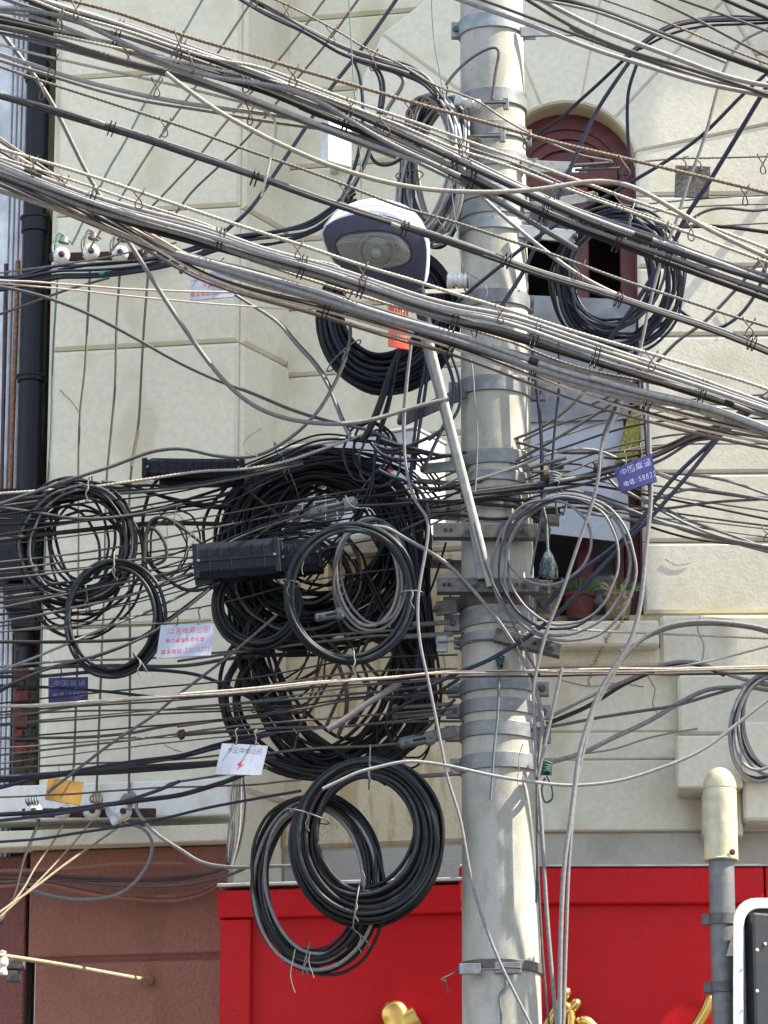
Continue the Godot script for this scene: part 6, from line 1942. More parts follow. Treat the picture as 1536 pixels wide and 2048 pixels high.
func pole_cables() -> void:

	# cables strung to the left of the pole
	cable("cable", "arched dark cable from left edge over the ribbed closure and up", "cables strung left of the pole", "cable", "darkgrey", 3.8, 0.12, 0.12, [0, 1009, 109, 970, 219, 934, 310, 901, 365, 896, 438, 912, 510, 912, 560, 890, 628, 832, 664, 777, 690, 719, 701, 675, 699, 646], 0.6, 0)
	var s14 := strand("twisted strand through the ribbed closure to the left edge", "steel", 2.8, 0.08, 0.08, [0, 987, 88, 981, 182, 974, 277, 961, 401, 943, 490, 938, 560, 926, 640, 900, 730, 868], 0.6, 0)
	bundle(2, "cable", ["dark"], "entering the ribbed closure from the left", "cables strung left of the pole", ["black_d", "darkgrey"], [3.6, 3.2], 8, 0.04, 0.04, [0, 1010, 73, 999, 182, 990, 292, 983, 401, 970, 474, 956, 560, 936], 2.0, 0.6, 0.1, 0.02)
	cable("cable", "dark cable above the left coil, rising to the arch coil", "cables strung left of the pole", "cable", "black_d", 3.2, 0.06, -0.2, [0, 1025, 146, 1003, 255, 974, 365, 970, 456, 956, 560, 923], 0.5, 0.1)
	cable("cable", "dark cable dipping through the top of the left coil", "cables strung left of the pole", "cable", "black_d", 3.4, 0.06, -0.2, [0, 1014, 91, 1032, 182, 1038, 292, 1025, 365, 1003, 456, 974, 560, 941], 0.5, 0.1)
	cable("cable", "dark cable falling from the left coil knot toward the big coil", "cables strung left of the pole", "cable", "black_d", 3.2, 0.06, -0.2, [182, 974, 255, 978, 328, 992, 401, 1007, 474, 1014, 547, 1025], 0, 0.1)
	cable("cable", "second dark cable falling from the left coil knot", "cables strung left of the pole", "cable", "black_d", 3.2, 0.06, -0.2, [204, 963, 262, 970, 310, 989, 383, 1010, 456, 1018], 0, 0.1)
	cable("cable", "slate blue cable looping over the closure and down beside the coil", "cables strung left of the pole", "cable", "teal", 3.7, 0.16, -0.1, [440, 1165, 430, 1171, 401, 1182, 365, 1179, 328, 1153, 303, 1131, 292, 1102, 285, 1062, 288, 1021, 310, 963, 346, 936, 383, 930, 430, 937, 474, 967, 529, 1010, 569, 1044], 0, 0.1)
	cable("cable", "short dark loop hooked over the thick cable beside the left coil", "cables strung left of the pole", "cable", "black_d", 3.6, 0.15, 0.15, [310, 1128, 330, 1120, 334, 1098, 321, 1069, 303, 1051, 292, 1062, 290, 1095, 288, 1124], 0.0, 0.0)
	cable("cable", "second short loop right of the left coil", "cables strung left of the pole", "cable", "black_d", 3.4, 0.15, 0.15, [292, 1069, 299, 1044, 317, 1035, 339, 1040, 368, 1060, 405, 1088], 0.0, 0.0)
	cable("cable", "dark cable over the left coil rising to the big black coil", "cables strung left of the pole", "cable", "black_d", 3.0, 0.12, -0.22, [0, 1067, 128, 1047, 255, 1031, 365, 1015, 438, 1004, 560, 974], 0.6, 0.12)
	cable("cable", "thick dark cable level through the left coil to the big coil", "cables strung left of the pole", "cable", "black_d", 5.0, 0.14, -0.22, [0, 1080, 109, 1066, 219, 1055, 292, 1047, 365, 1046, 560, 1050], 0.6, 0.12)
	cable("cable", "thin dark cable sagging in the top half of the left coil", "cables strung left of the pole", "cable", "darkgrey", 2.8, 0.12, 0.12, [0, 1015, 73, 1026, 164, 1038, 255, 1031, 365, 1007], 0.6, 0.0)
	cable("wire", "thin straight wire through the middle of the left coil", "cables strung left of the pole", "cable", "brownwire", 2.2, 0.16, -0.22, [0, 1139, 219, 1115, 386, 1093, 560, 1064], 0.6, 0.12)
	cable("wire", "straight wire below it, meeting the smooth closure", "cables strung left of the pole", "cable", "brownwire", 2.4, 0.15, 0.15, [0, 1157, 182, 1135, 255, 1120, 328, 1114, 386, 1116], 0.6, 0.0)
	cable("wire", "straight wire through the lower half of the left coil", "cables strung left of the pole", "cable", "darkgrey", 2.6, 0.15, -0.22, [0, 1193, 182, 1171, 328, 1153, 386, 1137, 474, 1109], 0.6, 0.0)
	cable("cable", "straight wire under the left coil, up to the smooth closure", "cables strung left of the pole", "cable", "darkgrey", 2.8, 0.16, 0.16, [0, 1244, 128, 1219, 273, 1186, 328, 1164, 386, 1146], 0.6, 0.0)
	cable("cable", "long straight diagonal crossing the smooth closure", "cables strung left of the pole", "cable", "grey", 2.8, 0.3, -0.22, [0, 1343, 109, 1299, 219, 1252, 303, 1219, 383, 1179, 456, 1139, 560, 1066], 0.6, 0.12)
	cable("cable", "dark diagonal through the small coil to the smooth closure", "cables strung left of the pole", "cable", "black_d", 3.6, 0.2, -0.22, [0, 1383, 73, 1346, 182, 1317, 273, 1281, 339, 1237, 427, 1171, 474, 1142], 0.6, 0.0)
	cable("cable", "second dark diagonal beside it under the smooth closure", "cables strung left of the pole", "cable", "darkgrey", 2.8, 0.2, 0.2, [0, 1377, 91, 1337, 204, 1306, 292, 1272, 350, 1233, 419, 1179], 0.6, 0.0)
	cable("wire", "thin wire above the three line notice", "cables strung left of the pole", "cable", "brownwire", 1.8, 0.25, 0.25, [0, 1262, 146, 1253, 310, 1248, 423, 1241], 0.6, 0.0)
	cable("cable", "dark cable through the small coil's middle", "cables strung left of the pole", "cable", "black_d", 3.6, 0.18, 0.18, [0, 1285, 128, 1284, 237, 1279, 299, 1270, 328, 1252], 0.6, 0.0)
	cable("wire", "grey wire along the foot of the three line notice", "cables strung left of the pole", "cable", "grey", 2.6, 0.25, -0.22, [0, 1332, 146, 1321, 310, 1317, 467, 1303, 560, 1293], 0.6, 0.12)
	cable("cable", "dark cable under the three line notice", "cables strung left of the pole", "cable", "darkgrey", 4.0, 0.2, -0.22, [0, 1345, 109, 1334, 255, 1330, 365, 1332, 474, 1317, 560, 1310], 0.6, 0.12)
	cable("cable", "dark cable bending down from the small coil toward the lowest coil", "cables strung left of the pole", "cable", "navy", 3.8, 0.22, -0.22, [0, 1355, 91, 1352, 219, 1341, 273, 1339, 346, 1341, 401, 1350, 456, 1372, 510, 1401, 560, 1427, 595, 1447, 654, 1486, 698, 1516], 0.6, 0.12)
	cable("cable", "dark cable sagging gently under the blue board", "cables strung left of the pole", "cable", "navy", 3.2, 0.12, -0.22, [0, 1372, 146, 1376, 328, 1394, 474, 1390, 560, 1383], 0.6, 0.12)
	cable("wire", "thin straight wire just under the pale wire bundle", "cables strung left of the pole", "cable", "brownwire", 2.2, 0.14, -0.22, [0, 1430, 182, 1423, 365, 1419, 560, 1412], 0.6, 0.12)
	cable("wire", "second thin straight wire under the pale wire bundle", "cables strung left of the pole", "cable", "brownwire", 2.2, 0.14, -0.22, [0, 1452, 146, 1441, 255, 1431, 401, 1424, 560, 1417], 0.6, 0.12)
	cable("cable", "dark cable held by a bent hanger, mid left", "cables strung left of the pole", "cable", "darkgrey", 3.2, 0.14, -0.22, [0, 1476, 146, 1474, 255, 1467, 328, 1454, 560, 1430], 0.6, 0.12)
	cable("wire", "thin wire left of the small rusty lump", "cables strung left of the pole", "cable", "brownwire", 2.0, 0.14, 0.14, [0, 1497, 146, 1486, 273, 1476], 0.6, 0.0)
	cable("wire", "thin wire carrying the small rusty lump", "cables strung left of the pole", "cable", "brownwire", 2.2, 0.15, -0.22, [275, 1475, 361, 1471, 560, 1456], 0, 0.12)
	cable("wire", "thin wire over the faded ochre board", "cables strung left of the pole", "cable", "brownwire", 2.2, 0.1, -0.22, [0, 1540, 146, 1529, 365, 1518, 438, 1510], 0.6, 0.0)
	cable("cable", "dark cable reaching the lightning bolt board from the left", "cables strung left of the pole", "cable", "navy", 3.6, 0.16, -0.22, [0, 1552, 109, 1547, 255, 1525, 365, 1510, 438, 1489, 560, 1459], 0.6, 0.12)
	cable("cable", "dark cable behind the lightning bolt board", "cables strung left of the pole", "cable", "black_d", 3.8, 0.12, -0.22, [0, 1560, 109, 1551, 292, 1540, 438, 1529], 0.6, 0.0)
	cable("cable", "straight dark diagonal climbing from the ochre board to the coils", "cables strung left of the pole", "cable", "darkgrey", 3.0, 0.2, 0.2, [135, 1554, 219, 1489, 306, 1430, 350, 1394, 470, 1303, 518, 1262], 0.1, 0.1)
	bundle(4, "wire", ["pale brown"], "in the level wire bundle across the pole", "cables strung left of the pole", ["cream", "brownwire", "dusty", "maroon"], [2.6, 2.2, 2.4, 2.2], 3.6, 0.27, 0.27, [0, 1417, 109, 1412, 328, 1397, 474, 1386, 500, 1383, 646, 1368, 792, 1359, 883, 1349, 1010, 1346, 1085, 1346, 1231, 1343, 1377, 1343, 1536, 1340], 1.2, 0.6, 0.6, 0.02)
	cable("cable", "navy cable over the ochre board, rising right", "cables before the white ledge", "cable", "navy", 3.6, -0.6, 0.1, [0, 1554, 109, 1546, 255, 1532, 365, 1514, 438, 1495, 510, 1477], 0.6, 0.1)
	cable("cable", "thick navy cable just over the ochre board", "cables before the white ledge", "cable", "navy", 4.6, -0.6, 0.1, [0, 1574, 109, 1550, 328, 1535, 434, 1529, 510, 1521], 0.6, 0.1)
	cable("cable", "black cable between the two navy ones over the ochre board", "cables before the white ledge", "cable", "black_d", 3.8, -0.6, 0.1, [0, 1563, 91, 1555, 182, 1543, 328, 1531, 438, 1523], 0.6, 0.1)
	cable("cable", "thick black cable across the four lower insulators", "cables before the white ledge", "cable", "black_b", 5.0, -0.6, 0.1, [0, 1630, 146, 1619, 255, 1605, 365, 1588, 456, 1561, 478, 1552], 0.6, 0.1)
	cable("cable", "navy cable under the thick black one at the insulators", "cables before the white ledge", "cable", "navy", 3.6, -0.6, 0.1, [0, 1641, 109, 1627, 219, 1610, 303, 1586, 328, 1576], 0.6, 0.1)
	cable("cable", "thin dark cable hooked on near the ledge's right end", "cables before the white ledge", "cable", "darkgrey", 2.6, -0.6, 0.1, [328, 1574, 339, 1566, 430, 1552, 510, 1539], 0, 0.1)
	cable("cable", "navy wire under the insulators rising to the lowest coils", "cables before the white ledge", "cable", "navy", 3.0, -0.6, 0.1, [0, 1683, 73, 1679, 182, 1663, 310, 1641, 438, 1612, 560, 1588], 0.6, 0.1)
	cable("cable", "thin grey wire along the white ledge", "cables before the white ledge", "cable", "brownwire", 2.2, -0.6, 0.1, [0, 1594, 182, 1585, 328, 1576, 510, 1570, 560, 1565], 0.6, 0.1)

	# service wires at the lower insulators and the brown wall
	cable("wire", "dark green wire falling steeply left from the first lower insulator", "service wires at the lower insulators", "cable", "black_d", 3.4, -1.34, -1.1, [78, 1641, 62, 1685, 47, 1721, 29, 1791, 0, 1847], 0, 0.4)
	cable("wire", "tan wire falling left from the second lower insulator", "service wires at the lower insulators", "cable", "tan", 2.2, -1.34, -1.1, [126, 1652, 98, 1696, 69, 1736, 47, 1776, 22, 1809], 0, 0.3)
	cable("wire", "tan wire falling left from the third lower insulator", "service wires at the lower insulators", "cable", "tan", 2.2, -1.34, -1.0, [182, 1645, 128, 1710, 66, 1774, 0, 1833], 0, 0.4)
	cable("wire", "pale tan wire falling left from the fourth lower insulator", "service wires at the lower insulators", "cable", "tan", 2.8, -1.34, -0.95, [244, 1648, 182, 1692, 120, 1736, 62, 1780, 0, 1823], 0, 0.4)
	cable("cable", "grey cable from the last insulator sagging right to the coil", "service wires at the lower insulators", "cable", "grey", 4.0, -1.3, -0.8, [255, 1579, 273, 1594, 272, 1616, 310, 1667, 365, 1703, 401, 1725, 456, 1734, 560, 1732], 0, 0.2)
	cable("cable", "grey cable looping down over the brown wall in a wide bow", "service wires at the lower insulators", "cable", "grey", 3.8, -1.26, -1.26, [248, 1648, 284, 1656, 304, 1681, 299, 1721, 273, 1761, 237, 1787, 182, 1798, 128, 1796, 73, 1783], 0, 0.05)
	cable("cable", "painted pipe highest on the brown wall", "cables across the brown wall", "cable", "brown", 5.0, -1.42, -1.42, [-22, 1743, 109, 1740, 255, 1729, 365, 1730], 0.4, 0.0)
	cable("cable", "dark cable along the brown wall", "cables across the brown wall", "cable", "maroon", 4.0, -1.42, -1.42, [-22, 1749, 73, 1750, 182, 1756, 328, 1756, 438, 1740, 459, 1725], 0.4, 0.0)
	cable("cable", "shiny cable along the brown wall, lit at its middle", "cables across the brown wall", "cable", "brownwire", 3.8, -1.42, -1.42, [-22, 1765, 109, 1760, 255, 1771, 365, 1771, 456, 1752, 507, 1729], 0.4, 0.0)
	cable("cable", "sagging dark cable on the brown wall", "cables across the brown wall", "cable", "brown_dark", 3.8, -1.42, -1.42, [-22, 1756, 73, 1758, 182, 1780, 255, 1791, 365, 1791, 430, 1769, 456, 1740], 0.4, 0.0)
	cable("cable", "lowest sagging cable on the brown wall", "cables across the brown wall", "cable", "brown", 4.2, -1.42, -1.42, [-22, 1776, 91, 1769, 164, 1787, 255, 1798, 346, 1802, 419, 1783, 445, 1765], 0.4, 0.0)
	cable("cable", "thin dark cable between the sagging brown ones", "cables across the brown wall", "cable", "maroon", 3.0, -1.42, -1.42, [55, 1750, 146, 1760, 255, 1760, 365, 1758, 438, 1743], 0, 0.0)
	cable("cable", "first cable bending down round the white ledge's right end", "cables round the ledge end", "cable", "grey", 3.4, -1.28, -1.28, [470, 1557, 463, 1605, 467, 1663, 458, 1725], 0.0, 0.0)
	cable("cable", "second cable bending down round the white ledge's right end", "cables round the ledge end", "cable", "lightgrey", 3.4, -1.28, -1.28, [483, 1552, 481, 1608, 476, 1678, 461, 1736], 0.0, 0.0)
	cable("cable", "third cable bending down round the white ledge's right end", "cables round the ledge end", "cable", "darkgrey", 3.4, -1.28, -1.28, [487, 1552, 492, 1605, 481, 1685, 463, 1736], 0.0, 0.0)
	cable("cable", "fourth cable bending down round the white ledge's right end", "cables round the ledge end", "cable", "grey", 3.4, -1.28, -1.28, [478, 1554, 474, 1597, 459, 1659, 456, 1714], 0.0, 0.0)

	# crossing wires among the central coils
	cable("cable", "dark cable slanting left down through the teal ring", "cables crossing among the coils", "cable", "black_d", 3.2, -0.12, -0.12, [792, 1055, 770, 1146, 752, 1204, 722, 1277, 704, 1350], 0, 0)
	cable("cable", "dark cable long slant from the pole's left to the white bolt board", "cables crossing among the coils", "cable", "maroon", 3.6, -0.09999999999999999, -0.09999999999999999, [859, 1055, 861, 1091, 821, 1153, 762, 1233, 719, 1314, 682, 1386, 653, 1452], 0, 0)
	cable("cable", "dark cable slanting right down under the teal ring", "cables crossing among the coils", "cable", "black", 3.6, -0.07999999999999999, -0.07999999999999999, [733, 1146, 762, 1204, 788, 1262, 810, 1328, 828, 1372], 0, 0)
	cable("cable", "dark cable crossing the stained wall toward the lower right", "cables crossing among the coils", "cable", "black_d", 3.8, -0.06, -0.06, [671, 1233, 704, 1292, 755, 1350, 803, 1394], 0, 0)
	cable("cable", "dark cable bowed over the stained wall", "cables crossing among the coils", "cable", "maroon", 3.4, -0.12, -0.12, [613, 1255, 668, 1292, 704, 1339, 733, 1368, 777, 1401], 0, 0)
	cable("cable", "dark cable short slant under the teal ring's right edge", "cables crossing among the coils", "cable", "black", 3.4, -0.09999999999999999, -0.09999999999999999, [814, 1255, 788, 1310, 762, 1357, 733, 1408, 704, 1452], 0, 0)
	cable("cable", "dark cable slanting through the teal ring to the lower left", "cables crossing among the coils", "cable", "black_d", 3.4, -0.07999999999999999, -0.07999999999999999, [752, 1182, 719, 1255, 675, 1328, 639, 1394, 598, 1456], 0, 0)
	cable("cable", "dark cable thin, near upright over the stained wall", "cables crossing among the coils", "cable", "maroon", 2.6, -0.06, -0.06, [646, 1314, 628, 1372, 598, 1459, 588, 1503], 0, 0)
	cable("cable", "dark cable short, low right under the teal ring", "cables crossing among the coils", "cable", "black", 3.8, -0.12, -0.12, [777, 1277, 803, 1314, 824, 1350], 0, 0)
	cable("cable", "dark cable hooking back below the teal ring", "cables crossing among the coils", "cable", "black_d", 3.6, -0.09999999999999999, -0.09999999999999999, [722, 1321, 737, 1365, 735, 1394, 719, 1423, 697, 1448], 0, 0)
	cable("cable", "dark cable near upright in the lower big coil", "cables crossing among the coils", "cable", "maroon", 4.6, -0.07999999999999999, -0.07999999999999999, [677, 1328, 693, 1379, 691, 1430, 675, 1474], 0, 0)
	cable("cable", "dark cable curling left of the stained wall", "cables crossing among the coils", "cable", "black", 3.4, -0.06, -0.06, [569, 1303, 555, 1328, 549, 1365, 573, 1365, 609, 1355, 635, 1339], 0, 0)
	cable("cable", "dark cable thin, in the teal ring's upper half", "cables crossing among the coils", "cable", "black_d", 3.4, -0.12, -0.12, [710, 1120, 733, 1160, 755, 1204, 770, 1248], 0, 0)
	cable("cable", "dark cable thin, just left of the pole bands", "cables crossing among the coils", "cable", "maroon", 2.4, -0.09999999999999999, -0.09999999999999999, [901, 1190, 897, 1233, 883, 1284, 857, 1346, 839, 1394], 0, 0)
	cable("cable", "dark cable short thin one left of the upper crossarm", "cables crossing among the coils", "cable", "black", 2.4, -0.07999999999999999, -0.07999999999999999, [892, 1084, 876, 1139, 865, 1171, 850, 1204], 0, 0)
	cable("wire", "upper grey wire strung level from the pole bands leftward", "wires strung level at the pole bands", "cable", "darkgrey", 2.8, 0.05, 0.05, [500, 1405, 609, 1396, 755, 1383, 865, 1370], 0.3, 0.0)
	cable("wire", "second grey wire strung level from the pole bands leftward", "wires strung level at the pole bands", "cable", "brownwire", 2.8, 0.05, 0.05, [500, 1432, 591, 1419, 719, 1396, 865, 1396], 0.3, 0.0)
	cable("wire", "third grey wire strung level from the pole bands leftward", "wires strung level at the pole bands", "cable", "darkgrey", 2.8, 0.05, 0.05, [500, 1459, 591, 1454, 682, 1452, 792, 1445, 865, 1443, 956, 1443], 0.3, 0.0)
	cable("wire", "fourth grey wire strung level from the pole bands leftward", "wires strung level at the pole bands", "cable", "brownwire", 2.8, 0.05, 0.05, [522, 1507, 609, 1498, 755, 1492, 828, 1485], 0, 0.0)
	cable("wire", "topmost grey wire strung level from the pole bands leftward", "wires strung level at the pole bands", "cable", "darkgrey", 2.8, 0.05, 0.05, [500, 1303, 609, 1288, 755, 1272, 886, 1268, 992, 1257], 0.3, 0.0)
	cable("wire", "short upper grey wire strung level from the pole bands leftward", "wires strung level at the pole bands", "cable", "brownwire", 2.8, 0.05, 0.05, [602, 1277, 682, 1268, 828, 1255, 883, 1242], 0, 0.0)
	cable("cable", "cut thick grey cable end slanting below the wire bundle", "cables crossing among the coils", "cable", "grey", 6.4, 0.22, 0.22, [655, 1458, 690, 1438, 733, 1408, 770, 1386, 801, 1368], 0, 0)
	cable("cable", "twin thick dark cable feeding up from the lower big coil", "cables crossing among the coils", "cable", "black", 4.6, -0.02, -0.02, [533, 1415, 566, 1436, 595, 1456, 654, 1487, 693, 1514], 0.1, 0.2)
	cable("cable", "taut dark diagonal from the pole to low left", "cables crossing among the coils", "cable", "black_d", 3.4, 0.12, 0.12, [919, 1357, 880, 1382, 860, 1392, 835, 1396, 777, 1431], 0, 0)
	cable("cable", "second taut dark diagonal left of the pole bands", "cables crossing among the coils", "cable", "black_d", 3.2, 0.1, 0.1, [910, 1398, 874, 1435, 845, 1464, 816, 1484], 0, 0)

	# stray ends of thin wire
	cable("wire", "curled stray wire above the ribbed closure's right end", "stray thin wires", "wire", "tie", 0.9, 0.26, 0.26, [523, 856, 498, 872, 484, 890, 492, 904, 505, 912, 512, 906, 520, 918, 508, 908, 524, 904], 0, 0)
	cable("wire", "stray wire hooked below the slate loop", "stray thin wires", "wire", "tie", 0.9, 0.26, 0.26, [356, 1012, 346, 1034, 352, 1052, 330, 1048, 338, 1070, 326, 1088], 0, 0)
	cable("wire", "stray wire left of the smooth closure", "stray thin wires", "wire", "tie", 0.9, 0.26, 0.26, [392, 1052, 372, 1080, 388, 1062, 396, 1072, 374, 1096, 371, 1112], 0, 0)
	cable("wire", "stray wire tuft inside the lowest front coil", "stray thin wires", "wire", "tie", 0.9, 0.26, 0.26, [636, 1690, 646, 1668, 654, 1660, 648, 1672, 660, 1658, 650, 1684], 0, 0)
	cable("wire", "thin tie ends hanging under the lowest rear coil", "stray thin wires", "wire", "tie", 0.9, 0.26, 0.26, [590, 1898, 584, 1930, 580, 1950, 586, 1975, 590, 1986], 0, 0)
	cable("wire", "second tie end hanging under the lowest rear coil", "stray thin wires", "wire", "tie", 0.9, 0.26, 0.26, [620, 1905, 616, 1926, 624, 1940, 628, 1956], 0, 0)
	cable("wire", "thin wire curl drawn flat on the pole front", "stray thin wires", "wire", "tie", 0.9, 0.26, 0.26, [1046, 1488, 1036, 1520, 1040, 1544, 1030, 1560, 1046, 1580, 1044, 1548, 1052, 1600], 0, 0)
	cable("wire", "wire twist on the lowest front coil's bottom", "stray thin wires", "wire", "tie", 0.9, 0.26, 0.26, [724, 1740, 732, 1752, 726, 1772, 736, 1760, 722, 1784, 738, 1780], 0, 0)
	cable("wire", "pale wire twist behind the teal ring", "stray thin wires", "wire", "tie", 0.9, 0.26, 0.26, [604, 1105, 612, 1120, 600, 1135, 606, 1150], 0, 0)
	cable("wire", "thin looped wire above the teal ring", "stray thin wires", "wire", "tie", 0.9, 0.26, 0.26, [690, 990, 700, 1010, 720, 1018, 738, 1012, 750, 1030], 0, 0)
	cable("wire", "small fuzzy thread on the pole band", "stray thin wires", "wire", "tie", 0.9, 0.26, 0.26, [1000, 1375, 996, 1390, 1010, 1400, 1024, 1398], 0, 0)

	# hair thin wires
	bundle(7, "wire", ["hair thin dark"], "running into the big coils", "hair thin wires strung beside the pole", ["brownwire", "darkgrey", "black_d"], [1.7, 2.1, 1.5], 31, 0.1, -0.1, [0, 1180, 200, 1160, 420, 1120, 640, 1075, 850, 1040], 9, 0.5, 0.0, 0.02)
	bundle(6, "wire", ["thin dark"], "strung left from the pole bands", "hair thin wires strung beside the pole", ["black_d", "brownwire", "darkgrey"], [1.9, 2.3, 1.6], 26, 0.12, 0.1, [0, 1470, 250, 1440, 500, 1415, 700, 1390, 915, 1372], 8, 0.5, 0.0, 0.02)
	bundle(5, "wire", ["thin dark"], "crossing above the smooth closure", "hair thin wires strung beside the pole", ["black", "black_d", "darkgrey"], [2.2, 1.8, 2.4], 17, 0.15, -0.02, [-30, 1222, 180, 1190, 380, 1132, 470, 1085, 560, 1050, 680, 1020, 800, 1004, 920, 990], 9, 0.1, 0.0, 0.02)
	bundle(6, "wire", ["thin slack"], "right of the upper crossarm", "hair thin wires strung beside the pole", ["darkgrey", "grey", "black_d"], [2.2, 1.8, 2.6], 18, 0.08, 0.08, [930, 1010, 1040, 985, 1150, 978, 1260, 1000, 1380, 1030, 1536, 1052], 10, 0.0, 0.5, 0.02)
	bundle(5, "wire", ["thin"], "rising across the printed sheet", "hair thin wires strung beside the pole", ["darkgrey", "grey", "black_d"], [2.2, 1.8, 2.4], 26, 0.1, 0.1, [900, 1000, 1010, 948, 1130, 900, 1260, 860, 1420, 838, 1536, 846], 9, 0.1, 0.5, 0.02)
	bundle(6, "wire", ["thin black"], "hanging past the coil knot", "hair thin wires strung beside the pole", ["black", "black_d", "navy"], [2.2, 2.6, 1.8], 0.5, 0.1, -0.1, [800, 700, 780, 800, 752, 900, 742, 980, 700, 1060, 640, 1130], 16, 0.1, 0.1, 0.02)
	bundle(6, "cable", ["black"], "criss crossing over the big coil's top", "hair thin wires strung beside the pole", ["black", "black_d"], [2.3, 2.7, 2.0], 13, 0.12, -0.08, [-30, 1040, 150, 1022, 330, 1000, 450, 975, 540, 935, 640, 905, 740, 905, 820, 930, 880, 990], 9, 0.1, 0.0, 0.02)

	# cables dropping past the pole on its left
	cable("cable", "long pale grey cable dropping from the lamp to the pole foot", "cables dropping beside the pole's left", "cable", "grey", 3.2, 0.3, 0.34, [822, 690, 812, 790, 808, 880, 815, 950, 835, 1010, 852, 1030, 857, 1055, 836, 1197, 839, 1277, 861, 1383, 886, 1510, 896, 1560, 919, 1634, 948, 1780, 992, 1907, 1075, 2075], 0, 0.4)
	cable("cable", "sweeping grey cable from the teal ring down across the pole", "cables dropping beside the pole's left", "cable", "grey", 4.2, 0.2, 0.3, [704, 1055, 770, 1055, 810, 1077, 850, 1098, 894, 1128, 938, 1171, 992, 1237, 1029, 1292, 1060, 1346, 1082, 1419, 1085, 1456, 1074, 1529, 1082, 1634, 1093, 1816, 1102, 1926, 1113, 2048], 0, 0.3)
	cable("cable", "thin dark cable slanting from the lamp arm over the pole", "cables dropping beside the pole's left", "cable", "darkgrey", 2.6, 0.3, 0.27, [940, 1010, 958, 1080, 978, 1150, 1008, 1210, 1037, 1270, 1060, 1320, 1079, 1352], 0.0, 0.0)
	cable("cable", "thick dark cable slanting from the orange tag to the coil knot", "cables dropping beside the pole's left", "cable", "black", 5.0, 0.1, 0.1, [806, 699, 788, 733, 773, 777, 755, 828, 737, 865, 722, 883], 0.0, 0.0)
	cable("cable", "second dark cable from the orange tag to the coil knot", "cables dropping beside the pole's left", "cable", "black_d", 4.0, 0.1, 0.1, [797, 704, 777, 748, 762, 792, 744, 839, 730, 868], 0.0, 0.0)
	cable("cable", "grey cable straight down right of the orange tag", "cables dropping beside the pole's left", "cable", "grey", 3.2, 0.1, 0.1, [824, 682, 817, 726, 810, 792, 806, 846, 812, 919, 817, 974], 0.0, 0.0)
	cable("cable", "dark cable straight down behind the lamp arm", "cables dropping beside the pole's left", "cable", "navy", 3.8, 0.1, 0.1, [852, 697, 850, 737, 839, 792, 832, 846, 826, 901, 821, 956], 0.0, 0.0)
	cable("cable", "second dark cable behind the lamp arm", "cables dropping beside the pole's left", "cable", "navy", 3.6, 0.1, 0.1, [857, 733, 850, 784, 843, 828, 835, 883, 828, 938], 0.0, 0.0)
	cable("cable", "slate cable bowing right of the lamp arm", "cables dropping beside the pole's left", "cable", "navy", 3.8, 0.16, 0.16, [886, 704, 905, 755, 908, 792, 894, 835, 872, 883, 850, 930], 0.0, 0.0)
	cable("cable", "outer slate cable bowing right of the lamp arm", "cables dropping beside the pole's left", "cable", "navy", 3.4, 0.16, 0.16, [894, 690, 916, 748, 921, 792, 916, 821, 894, 850, 857, 879], 0.0, 0.0)
	cable("wire", "thin straight wire down the pole front from the lamp bracket", "cables dropping beside the pole's left", "wire", "galv", 1.6, 0.2, 0.2, [942, 718, 946, 746, 949, 794, 952, 833, 955, 860, 954, 930, 950, 985], 0.0, 0.0)
	cable("cable", "dark cable swagging right from the coil knot to the arm", "cables dropping beside the pole's left", "cable", "navy", 3.8, 0.15, 0.15, [748, 889, 765, 898, 781, 901, 808, 897, 835, 887, 878, 866, 894, 852], 0.0, 0.0)
	cable("cable", "dark cable swagging level from the coil knot across the pole", "cables dropping beside the pole's left", "cable", "navy", 3.8, 0.15, 0.15, [742, 887, 761, 909, 788, 919, 816, 922, 855, 918, 894, 910, 933, 902], 0.0, 0.0)
	cable("cable", "second dark swag right of the coil knot", "cables dropping beside the pole's left", "cable", "black_d", 3.8, 0.15, 0.15, [749, 895, 777, 904, 816, 904, 851, 904, 878, 909, 911, 910], 0.0, 0.0)
	cable("cable", "slate cable bending down beside the pole's left", "cables dropping beside the pole's left", "cable", "navy", 3.8, 0.15, 0.15, [757, 940, 781, 954, 816, 965, 833, 977, 847, 993, 855, 1016, 858, 1046, 858, 1085, 847, 1133], 0.0, 0.0)
	cable("cable", "dark cable running into the pole's band", "cables dropping beside the pole's left", "cable", "black_d", 3.8, 0.15, 0.15, [837, 973, 865, 977, 894, 974, 923, 969], 0.0, 0.0)
	cable("cable", "straight dark cable over the red lettering", "cables dropping beside the pole's left", "cable", "black_d", 3.8, 0.15, 0.15, [761, 877, 792, 889, 816, 895, 847, 903, 884, 913], 0.0, 0.0)

	# right of the pole
	cable("cable", "thin cable falling to the pole foot inside the slack pair", "cables strung right of the pole", "cable", "darkgrey", 2.6, 0.3, 0.3, [1077, 1488, 1074, 1539, 1074, 1634, 1075, 1707, 1085, 1907, 1098, 2048], 0, 0.3)
	cable("cable", "big slack cable from the right wall line down past the red sign", "cables strung right of the pole", "cable", "grey", 4.8, 0.35, 0.42, [1297, 784, 1299, 901, 1302, 989, 1293, 1091, 1279, 1219, 1260, 1284, 1224, 1343, 1195, 1394, 1173, 1456, 1158, 1510, 1151, 1560, 1140, 1645, 1129, 1725, 1122, 1853, 1119, 2048], 0.1, 0.4)
	cable("cable", "twin grey cable splitting from the big slack one, red sign", "cables strung right of the pole", "cable", "grey", 3.6, 0.36, 0.42, [1260, 1288, 1228, 1346, 1198, 1401, 1178, 1456, 1166, 1507, 1153, 1561, 1144, 1648, 1137, 1743, 1133, 1853, 1127, 2048], 0, 0.4)
